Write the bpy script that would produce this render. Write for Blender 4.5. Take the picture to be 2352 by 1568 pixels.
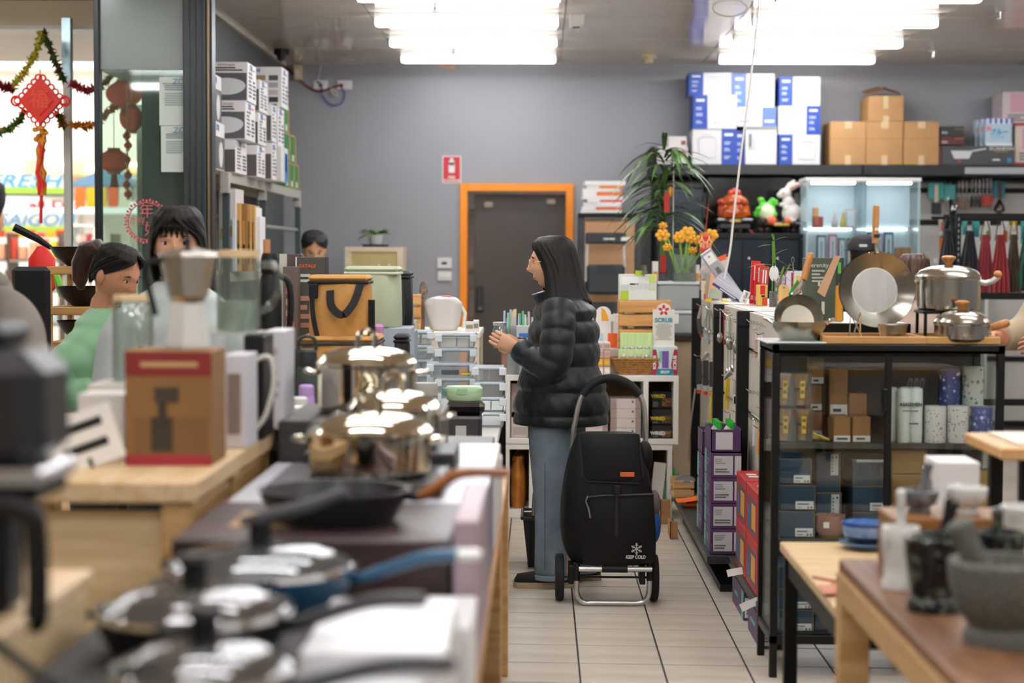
import bpy,math,random
from mathutils import Vector,Matrix
random.seed(7)
for o in list(bpy.data.objects): bpy.data.objects.remove(o)
sc=bpy.context.scene
COL=sc.collection
# ------------------------------------------------------------ camera, world, exposure
W_PX,H_PX,F_PX=2352,1568,4100.0
CAM=Vector((0,0,1.47))
YAW,PITCH,ROLL=math.atan(64/F_PX),math.atan(199/F_PX),0.004
RM=Matrix.Rotation(YAW,3,'Z') @ Matrix.Rotation(math.pi/2-PITCH,3,'X') @ Matrix.Rotation(ROLL,3,'Z')
cam_data=bpy.data.cameras.new('camera');cam=bpy.data.objects.new('camera',cam_data);COL.objects.link(cam)
cam.matrix_world=Matrix.Translation(CAM) @ RM.to_4x4()
cam_data.sensor_width=36;cam_data.lens=F_PX/W_PX*36;cam_data.clip_start=.05;cam_data.clip_end=200
cam_data.dof.use_dof=True;cam_data.dof.focus_distance=7.9;cam_data.dof.aperture_fstop=2.1;cam_data.dof.aperture_blades=9
sc.camera=cam
world=bpy.data.worlds.new('world');sc.world=world;world.use_nodes=True
world.node_tree.nodes['Background'].inputs[0].default_value=(.95,.97,1,1)
world.node_tree.nodes['Background'].inputs[1].default_value=.35
sc.view_settings.view_transform='Standard';sc.view_settings.look='None'
sc.view_settings.exposure=0.27;sc.view_settings.gamma=1.0;sc.view_settings.use_curve_mapping=False
sc.cycles.use_denoising=True;sc.cycles.use_adaptive_sampling=True;sc.cycles.adaptive_threshold=.1;sc.cycles.adaptive_min_samples=16
sc.cycles.max_bounces=6;sc.cycles.transparent_max_bounces=16;sc.cycles.diffuse_bounces=3;sc.cycles.glossy_bounces=3
sc.cycles.sample_clamp_indirect=6;sc.cycles.caustics_reflective=False;sc.cycles.caustics_refractive=False
LAMP=20.0       # strength of every ceiling batten in the shop
MALL=6.0        # strength of the unseen light panels added over the mall

def ray(px,py):
    return RM @ Vector(((px-W_PX/2)/F_PX,-(py-H_PX/2)/F_PX,-1))
def at(px,py,Y):                       # point seen at a pixel of the photo, at depth Y
    d=ray(px,py);return CAM + d*(Y/d.y)
def onz(px,py,z):                      # point seen at a pixel, on the level z
    d=ray(px,py);return CAM + d*((z-CAM.z)/d.z)
def rect(x0,y0,x1,y1,Y):             # X0, X1, Z0, Z1 of a pixel rectangle at depth Y
    m=(y0+y1)/2;c=(x0+x1)/2
    return at(x0,m,Y).x,at(x1,m,Y).x,at(c,y1,Y).z,at(c,y0,Y).z
# ------------------------------------------------------------ materials
MATS={}
def lin(h):
    if not isinstance(h,str): return tuple(h)+(1,)
    h=h.lstrip('#');c=[int(h[i:i+2],16)/255 for i in (0,2,4)]
    return tuple(x/12.92 if x <=.04045 else ((x+.055)/1.055)**2.4 for x in c)+(1,)
def base(name):
    m=bpy.data.materials.new(name);m.use_nodes=True
    nt=m.node_tree;return m,nt,nt.nodes['Principled BSDF']
def mat(c,r=.5,metal=0,var=0,scale=8,bump=0,c2=None,emit=0,coat=0,spec=.5,sheen=0,trans=0,alpha=1,stretch=None,sss=0,detail=3):
    key=('m',c,r,metal,var,scale,bump,c2,emit,coat,spec,sheen,trans,alpha,stretch,sss,detail)
    if key in MATS: return MATS[key]
    m,nt,b=base('surface_%d' % len(MATS));I=b.inputs;col=lin(c)
    I['Base Color'].default_value=col;I['Roughness'].default_value=r;I['Metallic'].default_value=metal
    I['Coat Weight'].default_value=coat;I['Specular IOR Level'].default_value=spec;I['Sheen Weight'].default_value=sheen
    I['Transmission Weight'].default_value=trans;I['Alpha'].default_value=alpha
    if sss: I['Subsurface Weight'].default_value=sss;I['Subsurface Radius'].default_value=(.02,.008,.004)
    if emit: I['Emission Color'].default_value=col;I['Emission Strength'].default_value=emit
    if var or bump or c2:
        tc=nt.nodes.new('ShaderNodeTexCoord');mp=nt.nodes.new('ShaderNodeMapping');nz=nt.nodes.new('ShaderNodeTexNoise')
        nt.links.new(tc.outputs['Object'],mp.inputs[0]);nt.links.new(mp.outputs[0],nz.inputs['Vector'])
        if stretch: mp.inputs['Scale'].default_value=stretch
        nz.inputs['Scale'].default_value=scale;nz.inputs['Detail'].default_value=detail
        if var or c2:
            mx=nt.nodes.new('ShaderNodeMix');mx.data_type='RGBA'
            rp=nt.nodes.new('ShaderNodeMapRange');rp.inputs[1].default_value=.35;rp.inputs[2].default_value=.65
            nt.links.new(nz.outputs[0],rp.inputs[0]);nt.links.new(rp.outputs[0],mx.inputs[0])
            mx.inputs[6].default_value=col
            mx.inputs[7].default_value=lin(c2) if c2 else tuple(x*(1-var) for x in col[:3])+(1,)
            nt.links.new(mx.outputs[2],I['Base Color'])
        if bump:
            bp=nt.nodes.new('ShaderNodeBump');bp.inputs['Strength'].default_value=bump;bp.inputs['Distance'].default_value=.004
            nt.links.new(nz.outputs[0],bp.inputs['Height']);nt.links.new(bp.outputs[0],I['Normal'])
    MATS[key]=m;return m
def wood(c,c2,r=.5,axis='x',scale=3):
    s={'x': (1,14,14),'y': (14,1,14),'z': (14,14,1)}[axis]
    return mat(c,r,c2=c2,scale=scale,stretch=s,bump=.05,detail=6)
def glass(tint='#eef6f4',refl=.06,edge=.5,body=0.0,bodyc='#ffffff'):
    key=('g',tint,refl,edge,body,bodyc)
    if key in MATS: return MATS[key]
    m=bpy.data.materials.new('clear_%d' % len(MATS));m.use_nodes=True;nt=m.node_tree;nt.nodes.clear()
    N=nt.nodes.new;out=N('ShaderNodeOutputMaterial');tr=N('ShaderNodeBsdfTransparent');gl=N('ShaderNodeBsdfGlossy')
    tr.inputs[0].default_value=lin(tint);gl.inputs['Roughness'].default_value=.03
    lw=N('ShaderNodeLayerWeight');lw.inputs[0].default_value=.25
    mr=N('ShaderNodeMapRange');mr.inputs[3].default_value=refl;mr.inputs[4].default_value=edge
    nt.links.new(lw.outputs[0],mr.inputs[0])
    mx=N('ShaderNodeMixShader');nt.links.new(mr.outputs[0],mx.inputs[0]);nt.links.new(tr.outputs[0],mx.inputs[1]);nt.links.new(gl.outputs[0],mx.inputs[2])
    last=mx
    if body:
        df=N('ShaderNodeBsdfDiffuse');df.inputs[0].default_value=lin(bodyc);m2=N('ShaderNodeMixShader')
        m2.inputs[0].default_value=body;nt.links.new(last.outputs[0],m2.inputs[1]);nt.links.new(df.outputs[0],m2.inputs[2]);last=m2
    nt.links.new(last.outputs[0],out.inputs[0]);MATS[key]=m;return m
def speckle(c,c2,scale=120,r=.7,thr=.5,bump=.2):
    key=('s',c,c2,scale,r,thr)
    if key in MATS: return MATS[key]
    m,nt,b=base('speckle_%d' % len(MATS));N=nt.nodes.new
    tc=N('ShaderNodeTexCoord');nz=N('ShaderNodeTexNoise');nz.inputs['Scale'].default_value=scale;nz.inputs['Detail'].default_value=4
    cr=N('ShaderNodeValToRGB');cr.color_ramp.elements[0].position=thr-.07;cr.color_ramp.elements[1].position=thr+.07
    cr.color_ramp.elements[0].color=lin(c);cr.color_ramp.elements[1].color=lin(c2)
    nt.links.new(tc.outputs['Object'],nz.inputs['Vector']);nt.links.new(nz.outputs[0],cr.inputs[0]);nt.links.new(cr.outputs[0],b.inputs['Base Color'])
    b.inputs['Roughness'].default_value=r
    if bump:
        bp=N('ShaderNodeBump');bp.inputs['Strength'].default_value=bump;bp.inputs['Distance'].default_value=.003
        nt.links.new(nz.outputs[0],bp.inputs['Height']);nt.links.new(bp.outputs[0],b.inputs['Normal'])
    MATS[key]=m;return m
def glow(c,s):
    key=('e',c,s)
    if key in MATS: return MATS[key]
    m=bpy.data.materials.new('light_%d' % len(MATS));m.use_nodes=True;nt=m.node_tree;nt.nodes.clear()
    out=nt.nodes.new('ShaderNodeOutputMaterial');e=nt.nodes.new('ShaderNodeEmission');e.inputs[0].default_value=lin(c);e.inputs[1].default_value=s
    nt.links.new(e.outputs[0],out.inputs[0]);MATS[key]=m;return m
STEEL=mat('#c9c6bf',.22,1,var=.12,scale=3,stretch=(30,30,1));CHROME=mat('#dcdcda',.08,1);ALU=mat('#cfd0ce',.32,1)
BLACK=mat('#0c0c0d',.5,spec=.35);BLACKM=mat('#121314',.45,.2,spec=.35);RUBBER=mat('#0d0d0d',.75,bump=.2,scale=200)
WHITE=mat('#eeeeea',.45);PAPER=mat('#f1f0ec',.7);PINE=wood('#d4ad78','#bb8f58',.45);PALE=wood('#e6cfa4','#d2b383',.5)
CARDB=mat('#b98a58',.75,var=.12,scale=5);INK=mat('#1d1d20',.6);GREYINK=mat('#77777a',.6)
# ------------------------------------------------------------ geometry
class G:
    def __init__(s): s.v=[];s.f=[];s.m=[]
    def add(s,vs,fs,m=0,M=None):
        n=len(s.v)
        s.v+=[tuple(M @ Vector(v)) for v in vs] if M is not None else [tuple(v) for v in vs]
        s.f+=[tuple(n+i for i in f) for f in fs];s.m+=[m]*len(fs);return s
    def box(s,x0,x1,y0,y1,z0,z1,m=0,M=None,b=0):
        if b <=0:
            vs=[(x,y,z) for z in (z0,z1) for y in (y0,y1) for x in (x0,x1)]
            return s.add(vs,[(0,2,3,1),(4,5,7,6),(0,1,5,4),(2,6,7,3),(0,4,6,2),(1,3,7,5)],m,M)
        b=min(b,(x1-x0)*.45,(y1-y0)*.45,(z1-z0)*.45);ix={};vs=[]
        for i,x in ((0,x0),(1,x1)):
            for j,y in ((0,y0),(1,y1)):
                for k,z in ((0,z0),(1,z1)):
                    dx,dy,dz=b*(1-2*i),b*(1-2*j),b*(1-2*k)
                    for a,p in (('x',(x,y+dy,z+dz)),('y',(x+dx,y,z+dz)),('z',(x+dx,y+dy,z))):
                        ix[i,j,k,a]=len(vs);vs.append(p)
        q=lambda *a: tuple(ix[t] for t in a);fs=[]
        for k in (0,1):
            o=1 if k ==0 else -1
            fs+=[q((0,0,k,'z'),(0,1,k,'z'),(1,1,k,'z'),(1,0,k,'z'))[::o],q((0,k,0,'y'),(1,k,0,'y'),(1,k,1,'y'),(0,k,1,'y'))[::o],q((k,0,0,'x'),(k,0,1,'x'),(k,1,1,'x'),(k,1,0,'x'))[::o]]
        for p in (0,1):
            for r in (0,1):
                t=1 if p ==r else -1
                fs+=[q((0,p,r,'y'),(1,p,r,'y'),(1,p,r,'z'),(0,p,r,'z'))[::-t],q((p,0,r,'z'),(p,1,r,'z'),(p,1,r,'x'),(p,0,r,'x'))[::-t],q((p,r,0,'x'),(p,r,1,'x'),(p,r,1,'y'),(p,r,0,'y'))[::-t]]
        for i in (0,1):
            for j in (0,1):
                for k in (0,1):
                    f=q((i,j,k,'x'),(i,j,k,'y'),(i,j,k,'z'));fs.append(f if (i+j+k) % 2 else f[::-1])
        return s.add(vs,fs,m,M)
    def lathe(s,prof,n=24,m=0,M=None,sx=1,sy=1,a0=0,a1=None,cap=True):
        vs=[];fs=[];full=a1 is None;k=n if full else n+1
        for r,z in prof:
            for i in range(k):
                a=a0+(2*math.pi if full else (a1-a0))*i/n;vs.append((r*math.cos(a)*sx,r*math.sin(a)*sy,z))
        for j in range(len(prof)-1):
            for i in range(n):
                i2=(i+1) % k
                fs.append((j*k+i,j*k+i2,(j+1)*k+i2,(j+1)*k+i))
        if full and cap:
            if prof[0][0] >1e-6: fs.append(tuple(range(n))[::-1])
            if prof[-1][0] >1e-6: fs.append(tuple((len(prof)-1)*k+i for i in range(n)))
        return s.add(vs,fs,m,M)
    def cyl(s,x,y,z0,z1,r,r1=None,n=16,m=0,M=None):
        T=Matrix.Translation((x,y,0));return s.lathe([(r,z0),(r if r1 is None else r1,z1)],n,m,(M @ T) if M is not None else T)
    def ball(s,c,r,n=14,k=8,m=0,M=None):
        rx,ry,rz=r if hasattr(r,'__len__') else (r,r,r)
        T=Matrix.Translation(c);pr=[(math.cos(t),math.sin(t)*rz) for t in [math.pi*(i/k-.5) for i in range(k+1)]];pr[0]=(0,-rz);pr[-1]=(0,rz)
        return s.lathe(pr,n,m,(M @ T) if M is not None else T,rx,ry)
    def tube(s,pts,r,n=8,m=0,closed=False,M=None,cap=True,flat=None):
        P=[Vector(p) for p in pts];k=len(P);R=r if hasattr(r,'__len__') else [r]*k;vs=[];fs=[];N=None
        for i in range(k):
            t=(P[(i+1) % k]-P[i-1]) if closed else (P[min(i+1,k-1)]-P[max(i-1,0)])
            t=t.normalized() if t.length >1e-9 else Vector((0,0,1))
            if N is None: N=t.cross(Vector((0,0,1)) if abs(t.z) <.9 else Vector((0,1,0)))
            N=N-t*N.dot(t);N=N.normalized() if N.length >1e-6 else t.orthogonal().normalized();B=t.cross(N)
            if flat and hasattr(flat,'__len__'): wn,wb=flat
            else: wn,wb=1,(flat or 1)
            for j in range(n):
                a=2*math.pi*j/n;vs.append(P[i]+N*(R[i]*wn*math.cos(a))+B*(R[i]*wb*math.sin(a)))
        for i in range(k if closed else k-1):
            for j in range(n):
                a,b=i*n,((i+1) % k)*n;fs.append((a+j,a+(j+1) % n,b+(j+1) % n,b+j))
        if cap and not closed: fs+=[tuple(range(n))[::-1],tuple((k-1)*n+j for j in range(n))]
        return s.add(vs,fs,m,M)
    def ribbon(s,pts,w,t=.003,up=(0,1,0),m=0):       # flat strap: width along `up`
        P=[Vector(p) for p in pts];U=Vector(up);k=len(P);vs=[];fs=[]
        for i in range(k):
            d=(P[min(i+1,k-1)]-P[max(i-1,0)]).normalized();u=(U-d*U.dot(d)).normalized();nn=d.cross(u)
            vs+=[P[i]+u*w/2+nn*t/2,P[i]-u*w/2+nn*t/2,P[i]-u*w/2-nn*t/2,P[i]+u*w/2-nn*t/2]
        for i in range(k-1):
            for j in range(4): fs.append((i*4+j,i*4+(j+1) % 4,i*4+4+(j+1) % 4,i*4+4+j))
        fs+=[(3,2,1,0),(4*k-4,4*k-3,4*k-2,4*k-1)];return s.add(vs,fs,m)
    def prism(s,poly,a,b,axis='y',m=0,M=None):        # polygon (u, v) extruded between a and b
        n=len(poly);mk={'y': lambda u,v,t: (u,t,v),'x': lambda u,v,t: (t,u,v),'z': lambda u,v,t: (u,v,t)}[axis]
        vs=[mk(u,v,a) for u,v in poly]+[mk(u,v,b) for u,v in poly]
        fs=[tuple(range(n)),tuple(range(n,2*n))[::-1]]+[(i,i+n,(i+1) % n+n,(i+1) % n) for i in range(n)]
        return s.add(vs,fs,m,M)
    def sheet(s,fn,nu,nv,m=0,wrap=False):
        vs=[fn(i/nu,j/nv) for i in range(nu+(0 if wrap else 1)) for j in range(nv+1)];fs=[];k=nu if wrap else nu+1
        for i in range(nu):
            for j in range(nv):
                a=i*(nv+1)+j;b=((i+1) % k)*(nv+1)+j;fs.append((a,b,b+1,a+1))
        return s.add(vs,fs,m)
    def quad(s,a,b,c,d,m=0): return s.add([a,b,c,d],[(0,1,2,3)],m)
    def mesh(s,name,mats,smooth=35):
        me=bpy.data.meshes.new(name);me.from_pydata(s.v,[],s.f)
        for x in (mats if isinstance(mats,(list,tuple)) else [mats]): me.materials.append(x)
        if max(s.m,default=0): me.polygons.foreach_set('material_index',s.m)
        if smooth:
            me.polygons.foreach_set('use_smooth',[True]*len(me.polygons));me.set_sharp_from_angle(angle=math.radians(smooth))
        me.update();return me
    def obj(s,name,mats,parent=None,smooth=35,loc=None,rot=None):
        return link(name,s.mesh(name,mats,smooth),parent,loc,rot)
def link(name,me,parent=None,loc=None,rot=None):
    o=bpy.data.objects.new(name,me);COL.objects.link(o)
    if parent is not None: o.parent=parent
    if loc is not None: o.location=loc
    if rot is not None: o.rotation_euler=rot
    return o
def tag(o,label=None,cat=None,group=None,kind=None):
    if label: o['label']=label
    if cat: o['category']=cat
    if group: o['group']=group
    if kind: o['kind']=kind
    return o
def thing(name,label,cat,loc=(0,0,0),rz=0,group=None):
    o=link(name,None,None,loc,(0,0,rz));o.empty_display_size=.05
    return tag(o,label,cat,group)
def dup(root,loc=None,rz=None,label=None,group=None,rot=None):
    def cp(o,par):
        c=o.copy();COL.objects.link(c);c.parent=par
        for ch in list(o.children): cp(ch,c)
        return c
    r=cp(root,None)
    if loc is not None: r.location=loc
    if rz is not None: r.rotation_euler=(0,0,rz)
    if rot is not None: r.rotation_euler=rot
    return tag(r,label,None,group)
TXT={}
def text(s,size,m,parent,M,name='lettering',bold=0,width=None,italic=0,align='CENTER',depth=.0004):
    """lettering lying in the plane of M: x to the side, y up, z out"""
    key=(s,size,bold,italic,align,depth,m.name)
    if key not in TXT:
        cu=bpy.data.curves.new('lettering','FONT');cu.body=s;cu.size=size;cu.align_x=align;cu.align_y='CENTER'
        cu.offset=bold;cu.extrude=depth;cu.shear=italic;cu.resolution_u=3
        to=bpy.data.objects.new('lettering_source',cu);COL.objects.link(to);bpy.context.view_layer.update()
        me=bpy.data.meshes.new_from_object(to.evaluated_get(bpy.context.evaluated_depsgraph_get()));bpy.data.objects.remove(to)
        me.name='lettering';me.materials.clear();me.materials.append(m);TXT[key]=me
    me=TXT[key];o=link(name,me,parent);T=M.copy()
    if width:
        xs=[v.co.x for v in me.vertices];w=max(xs)-min(xs) if xs else 1
        T=T @ Matrix.Diagonal((width/w,1,1,1))
    o.matrix_local=T;return o
def face_m(side,x,y,z,lift=.001):
    """frame for flat print on a face: f faces -Y, l faces -X, r faces +X, t faces +Z, b faces +Y"""
    R={'f': ((1,0,0),(0,0,1),(0,-1,0)),'l': ((0,-1,0),(0,0,1),(-1,0,0)),'r': ((0,1,0),(0,0,1),(1,0,0)),'t': ((1,0,0),(0,1,0),(0,0,1)),'b': ((-1,0,0),(0,0,1),(0,1,0))}[side]
    X,Y,Z=map(Vector,R);p=Vector((x,y,z))+Z*lift
    return Matrix(((X.x,Y.x,Z.x,p.x),(X.y,Y.y,Z.y,p.y),(X.z,Y.z,Z.z,p.z),(0,0,0,1)))
class Box:
    """a carton standing on (cx, cy, z): size w (x), d (y), h (z); printed patches and lettering are its parts"""
    def __init__(s,name,label,cat,x0,x1,y0,y1,z0,z1,m,rz=0,group=None,b=.002,part=None):
        s.w,s.d,s.h=x1-x0,y1-y0,z1-z0
        g=G().box(-s.w/2,s.w/2,-s.d/2,s.d/2,0,s.h,b=b)
        s.o=g.obj(name,m,part,30,((x0+x1)/2,(y0+y1)/2,z0),(0,0,rz))
        if part is None: tag(s.o,label,cat,group)
    def pt(s,side,u,v):
        w,d,h=s.w,s.d,s.h
        return {'f': (-w/2+u*w,-d/2,v*h),'b': (w/2-u*w,d/2,v*h),'l': (-w/2,d/2-u*d,v*h),'r': (w/2,-d/2+u*d,v*h),'t': (-w/2+u*w,-d/2+v*d,h)}[side]
    def patch(s,side,u0,v0,u1,v1,m,name='label_panel',lift=.0012):
        M=face_m(side,*s.pt(side,(u0+u1)/2,(v0+v1)/2),0)
        W=(s.d if side in 'lr' else s.w)*(u1-u0)/2;H=(s.d if side =='t' else s.h)*(v1-v0)/2
        o=G().box(-W,W,-H,H,0,lift).obj(name,m,s.o,0);o.matrix_local=M;return s
    def lines(s,side,u0,v0,u1,v1,n,m,name='printed_text',lift=.0022,ragged=.4):
        W=s.d if side in 'lr' else s.w;H=s.d if side =='t' else s.h;g=G();w=W*(u1-u0);h=H*(v1-v0)
        for i in range(n):
            y=h/2-(i+.5)*h/n;e=w*(1-ragged*random.random());g.box(-w/2,-w/2+e,y-h/n*.27,y+h/n*.27,0,lift)
        o=g.obj(name,m,s.o,0);o.matrix_local=face_m(side,*s.pt(side,(u0+u1)/2,(v0+v1)/2),0);return s
    def text(s,side,u,v,t,size,m,bold=0,width=None,italic=0,lift=.0028,align='CENTER',turn=0):
        text(t,size,m,s.o,face_m(side,*s.pt(side,u,v),lift) @ Matrix.Rotation(turn,4,'Z'),bold=bold,width=width,italic=italic,align=align);return s
def pbox(name,label,cat,x0,y0,x1,y1,Y,d,m,zb=None,rz=0,group=None,b=.002):
    """a carton whose front face fills a pixel rectangle at depth Y"""
    X0,X1,Z0,Z1=rect(x0,y0,x1,y1,Y)
    if zb is not None: Z0=zb
    return Box(name,label,cat,X0,X1,Y,Y+d,Z0,Z1,m,rz,group,b)
def bake(g,name,mats,voxel=None,sub=0,smooth=0,parent=None,keep=None):
    """one continuous skin over overlapping forms"""
    o=g.obj(name,mats,None,0) if isinstance(g,G) else g
    if voxel: md=o.modifiers.new('r','REMESH');md.mode='VOXEL';md.voxel_size=voxel;md.use_smooth_shade=True
    if smooth: md=o.modifiers.new('s','SMOOTH');md.factor=.5;md.iterations=smooth
    if sub: md=o.modifiers.new('u','SUBSURF');md.levels=sub;md.render_levels=sub
    bpy.context.view_layer.update()
    me=bpy.data.meshes.new_from_object(o.evaluated_get(bpy.context.evaluated_depsgraph_get()))
    bpy.data.objects.remove(o);me.name=name
    if not me.materials:
        for x in (mats if isinstance(mats,(list,tuple)) else [mats]): me.materials.append(x)
    me.polygons.foreach_set('use_smooth',[True]*len(me.polygons))
    return link(name,me,parent)
def bez(p0,p1,p2,p3,n=10):
    a,b,c,d=map(Vector,(p0,p1,p2,p3))
    return [a*(1-t)**3+b*3*t*(1-t)**2+c*3*t*t*(1-t)+d*t**3 for t in [i/n for i in range(n+1)]]
def spline(pts,n=6):
    P=[Vector(p) for p in pts];out=[]
    for i in range(len(P)-1):
        a,b,c,d=P[max(i-1,0)],P[i],P[i+1],P[min(i+2,len(P)-1)]
        for k in range(n):
            t=k/n;out.append(.5*((2*b)+(c-a)*t+(2*a-5*b+4*c-d)*t*t+(3*b-a-3*c+d)*t**3))
    return out+[P[-1]]
# ------------------------------------------------------------ the room
YB,XL,ZC=15.3,-2.2,3.09           # back wall, side wall, ceiling
GW=mat('#9d9ea3',.42,var=.06,scale=1.3,bump=.03)
def struct(name,g,m,parent=None,smooth=0):
    o=g.obj(name,m,parent,smooth)
    if parent is None: tag(o,kind='structure')
    return o
GROUT=mat('#2c2723',.8);TILE=mat('#ddd4c5',.32,var=.16,scale=2.2,c2='#cbbfae',spec=.5,stretch=(1,4,1))
flo=struct('floor',G().box(-8,7,-4,40,-.2,-.004),mat('#b5aa9b',.4,var=.15,scale=2))
struct('floor_grout',G().box(-2.3,2.4,4.0,10.5,-.004,-.0025),GROUT)
SH=.04;g=G().box(-.1468,.1468,-.1452,.1452,-.0025,0,b=.001);g.v=[(x,y-SH*x,z) for x,y,z in g.v];tile_me=g.mesh('tile',TILE,30)
X_T=onz(1147.8,1435.3,0).x;Y_T=onz(1325,1441,0).y
for i in range(-7,7):
    for j in range(-6,14):
        o=link('tile',tile_me,flo);x=X_T+.15+i*.3;y=Y_T+.15+j*.3
        o.location=(x,y-SH*(x-X_T),0)
# back wall with the door opening
dX0,dX1,_,dZ=rect(1056,422,1317,700,YB)
g=G().box(XL-.1,dX0+.06,YB,YB+.15,0,ZC).box(dX1-.06,6.2,YB,YB+.15,0,ZC).box(dX0+.06,dX1-.06,YB,YB+.15,dZ-.06,ZC)
struct('wall_back',g,GW)
struct('wall_left',G().box(XL-.1,XL,10.3,YB,0,ZC),mat('#5a6161',.55,var=.05,scale=1.5))
struct('wall_right',G().box(6.2,6.35,-4,YB,0,ZC),GW)
struct('wall_front',G().box(-8,6.35,-4.15,-4,0,ZC),mat('#b9b6ae',.6))
struct('wall_entry',G().box(-8.15,-8,-4,10.2,0,ZC),mat('#c9c6bc',.6))
# ceiling: glossy panels
CEIL=mat('#e8dac8',.1,var=.05,scale=1.2)
ceil=struct('ceiling',G().box(-8.1,6.35,-4.1,YB,ZC+.012,ZC+.2),mat('#a89c90',.4))
xs=[-2.2,-1.16,.16,1.36,2.72,4.0,5.2,6.3];ys=[11.0+.63*k for k in range(7)]+[YB]
for i in range(7):
    for j in range(7):
        G().box(xs[i]+.004,xs[i+1]-.004,ys[j]+.004,ys[j+1]-.004,ZC,ZC+.012).obj('panel',CEIL,ceil,0)
g=G()
for k in range(0,24):
    y=11-.63*k
    for x in (-8,-4.5,-2.2,.16,2.7): pass
    g.box(-8,6.3,y-.626,y-.004,ZC,ZC+.012)
o=g.obj('panel_run',CEIL,ceil,0);o['kind']='stuff'
g=G().box(XL,XL+.03,10.3,YB,ZC-.025,ZC);struct('trim_1',g,mat('#cfc6ba',.5))
# ceiling battens
def batten(x,y,label):
    t=thing('ceiling_batten_light',label,'light',(x,y,ZC),0,'fluorescent battens on the ceiling')
    G().box(-.615,.615,-.05,.05,-.045,0,b=.004).obj('housing',mat('#dfe2e4',.35),t)
    G().box(-.61,.61,-.06,.06,-.088,-.045,b=.012).obj('diffuser',glow('#fbfbff',LAMP),t,30)
    for s in (-1,1): G().box(s*.615-.004,s*.615+.004,-.056,.056,-.09,-.001,b=.003).obj('end_cap',mat('#d4d6d8',.4),t)
for cx,cn in ((-.5,'over the door side'),(2.03,'over the stacked blue boxes side')):
    for y,yn in ((14.34,'nearest the grey back wall'),(13.25,'in the middle of its row'),(12.08,'at the front of its row')):
        batten(cx,y,'white fluorescent batten light '+yn+', '+cn)
for cx in (-.5,2.03):
    for k in range(11): batten(cx,10.9-1.17*k,'white fluorescent batten light further along the shop ceiling')
for cx in (-3.2,4.56):
    for k in range(6): batten(cx,9.4-1.9*k,'white fluorescent batten light further along the shop ceiling')
batten(4.56,13.2,'white fluorescent batten light further along the shop ceiling')
# orange door frame and dark door
OR=mat('#ff9614',.4)
t=tag(thing('door_1','bright orange door frame with a dark brown door','door',((dX0+dX1)/2,YB,0)),kind='structure');w=(dX1-dX0)/2
for s in (-1,1): G().box(s*w-.066*(s >0),s*w+.066*(s <0),-.035,.15,0,dZ,b=.004).obj('door_jamb',OR,t)
G().box(-w+.066,w-.066,-.035,.15,dZ-.066,dZ,b=.004).obj('door_head',OR,t)
lx0=at(1089,600,YB+.1).x-t.location.x
leaf=G().box(lx0,w-.05,.13,.17,.02,dZ-.085,b=.003).obj('door_leaf',mat('#4b443e',.45,var=.05),t)
hx,hz=at(1101,685,YB).x-t.location.x,at(1101,685,YB).z
h=G().box(hx-.028,hx+.028,.1,.13,hz-.12,hz+.1,b=.006).obj('door_handle',mat('#3a3b3e',.4,.5),leaf)
G().box(hx-.02,hx+.03,.075,.1,hz-.11,hz-.07,b=.008).obj('lever',mat('#6a6c70',.3,.8),t)
for px,py in ((1122,470),(1266,463)):
    p=at(px,py,YB+.12);G().box(-.04,.04,-.025,.01,-.025,.025,b=.01).obj('door_stop',mat('#b9aea0',.5),t,loc=(p.x-t.location.x,.13,p.z))
# store room seen past the door edge
struct('wall_store',G().box(-1.2,1.4,17.2,17.3,0,ZC).box(-1.3,-1.2,YB+.15,17.3,0,ZC),mat('#9b948a',.6))
x0,x1,z0,z1=rect(1072,480,1094,720,15.75)
st=thing('stock_shelf','pale stockroom shelving glimpsed beside the dark door edge','shelf',((x0+x1)/2,15.9,0))
for k,zz in enumerate((.45,.88,1.33,1.86)): G().box(-.32,.2,-.14,.2,zz,zz+.035,b=.003).obj('shelf_board',mat('#c9a48a',.5),st)
for k,(za,zb) in enumerate(((.92,1.3),(1.37,1.84))):
    for q in range(3):
        Box('','','',-.12+q*.09,-.04+q*.09,-.1,.15,za,zb-.01,mat('#dcc8b8',.7,var=.1),part=st).o.name='stored_panel'
for x in (-.32,.19): G().box(x,x+.02,-.14,.2,0,2.0).obj('upright',mat('#8a7a6c',.5),st)
batten(.1,15.62,'white fluorescent batten light inside the stock room')
struct('baseboard_back',G().box(XL,dX0,YB-.015,YB,0,.09).box(dX1,6.2,YB-.015,YB,0,.09),mat('#55565a',.5))
# ------------------------------------------------------------ shopfront glass and the mall beyond
YF=10.2
DARKF=mat('#33383a',.35,.3);BRONZE=mat('#7a6a58',.3,.7)
x0,x1,_,_=rect(425,0,480,600,YF)
t=tag(thing('window_1','tall shopfront glass pane in dark frame with a round red stamp','window',(x0,YF,0)),kind='structure')
G().box(0,x1-x0,-.06,.06,0,ZC,b=.006).obj('frame_post',DARKF,t)
for k in range(3): G().box(.03+k*.035,.042+k*.035,-.066,-.06,0,ZC).obj('post_groove',mat('#23282a',.3,.4),t,0)
G().box(x1-x0,x1-x0+.016,-.064,.06,0,ZC,b=.003).obj('bronze_strip',BRONZE,t)
G().box(x1-x0+.016,x1-x0+.028,-.05,.06,0,ZC).obj('edge_strip',mat('#1d2122',.4),t)
lx0,lx1,_,_=rect(220,0,232,600,YF)
G().box(lx0-x0,lx1-x0,-.04,.04,0,ZC,b=.003).obj('frame_post',mat('#1f2527',.4,.3),t)
zs=at(300,160,YF).z
G().box(lx1-x0,0,-.012,.02,zs,ZC).obj('spandrel_panel',mat('#6c756c',.25,var=.1,scale=.8),t,0)
G().box(lx1-x0,0,-.004,.004,.05,zs).obj('pane',glass('#dcebe2',.09,.5,.03,'#cfe0d6'),t,0)
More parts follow.
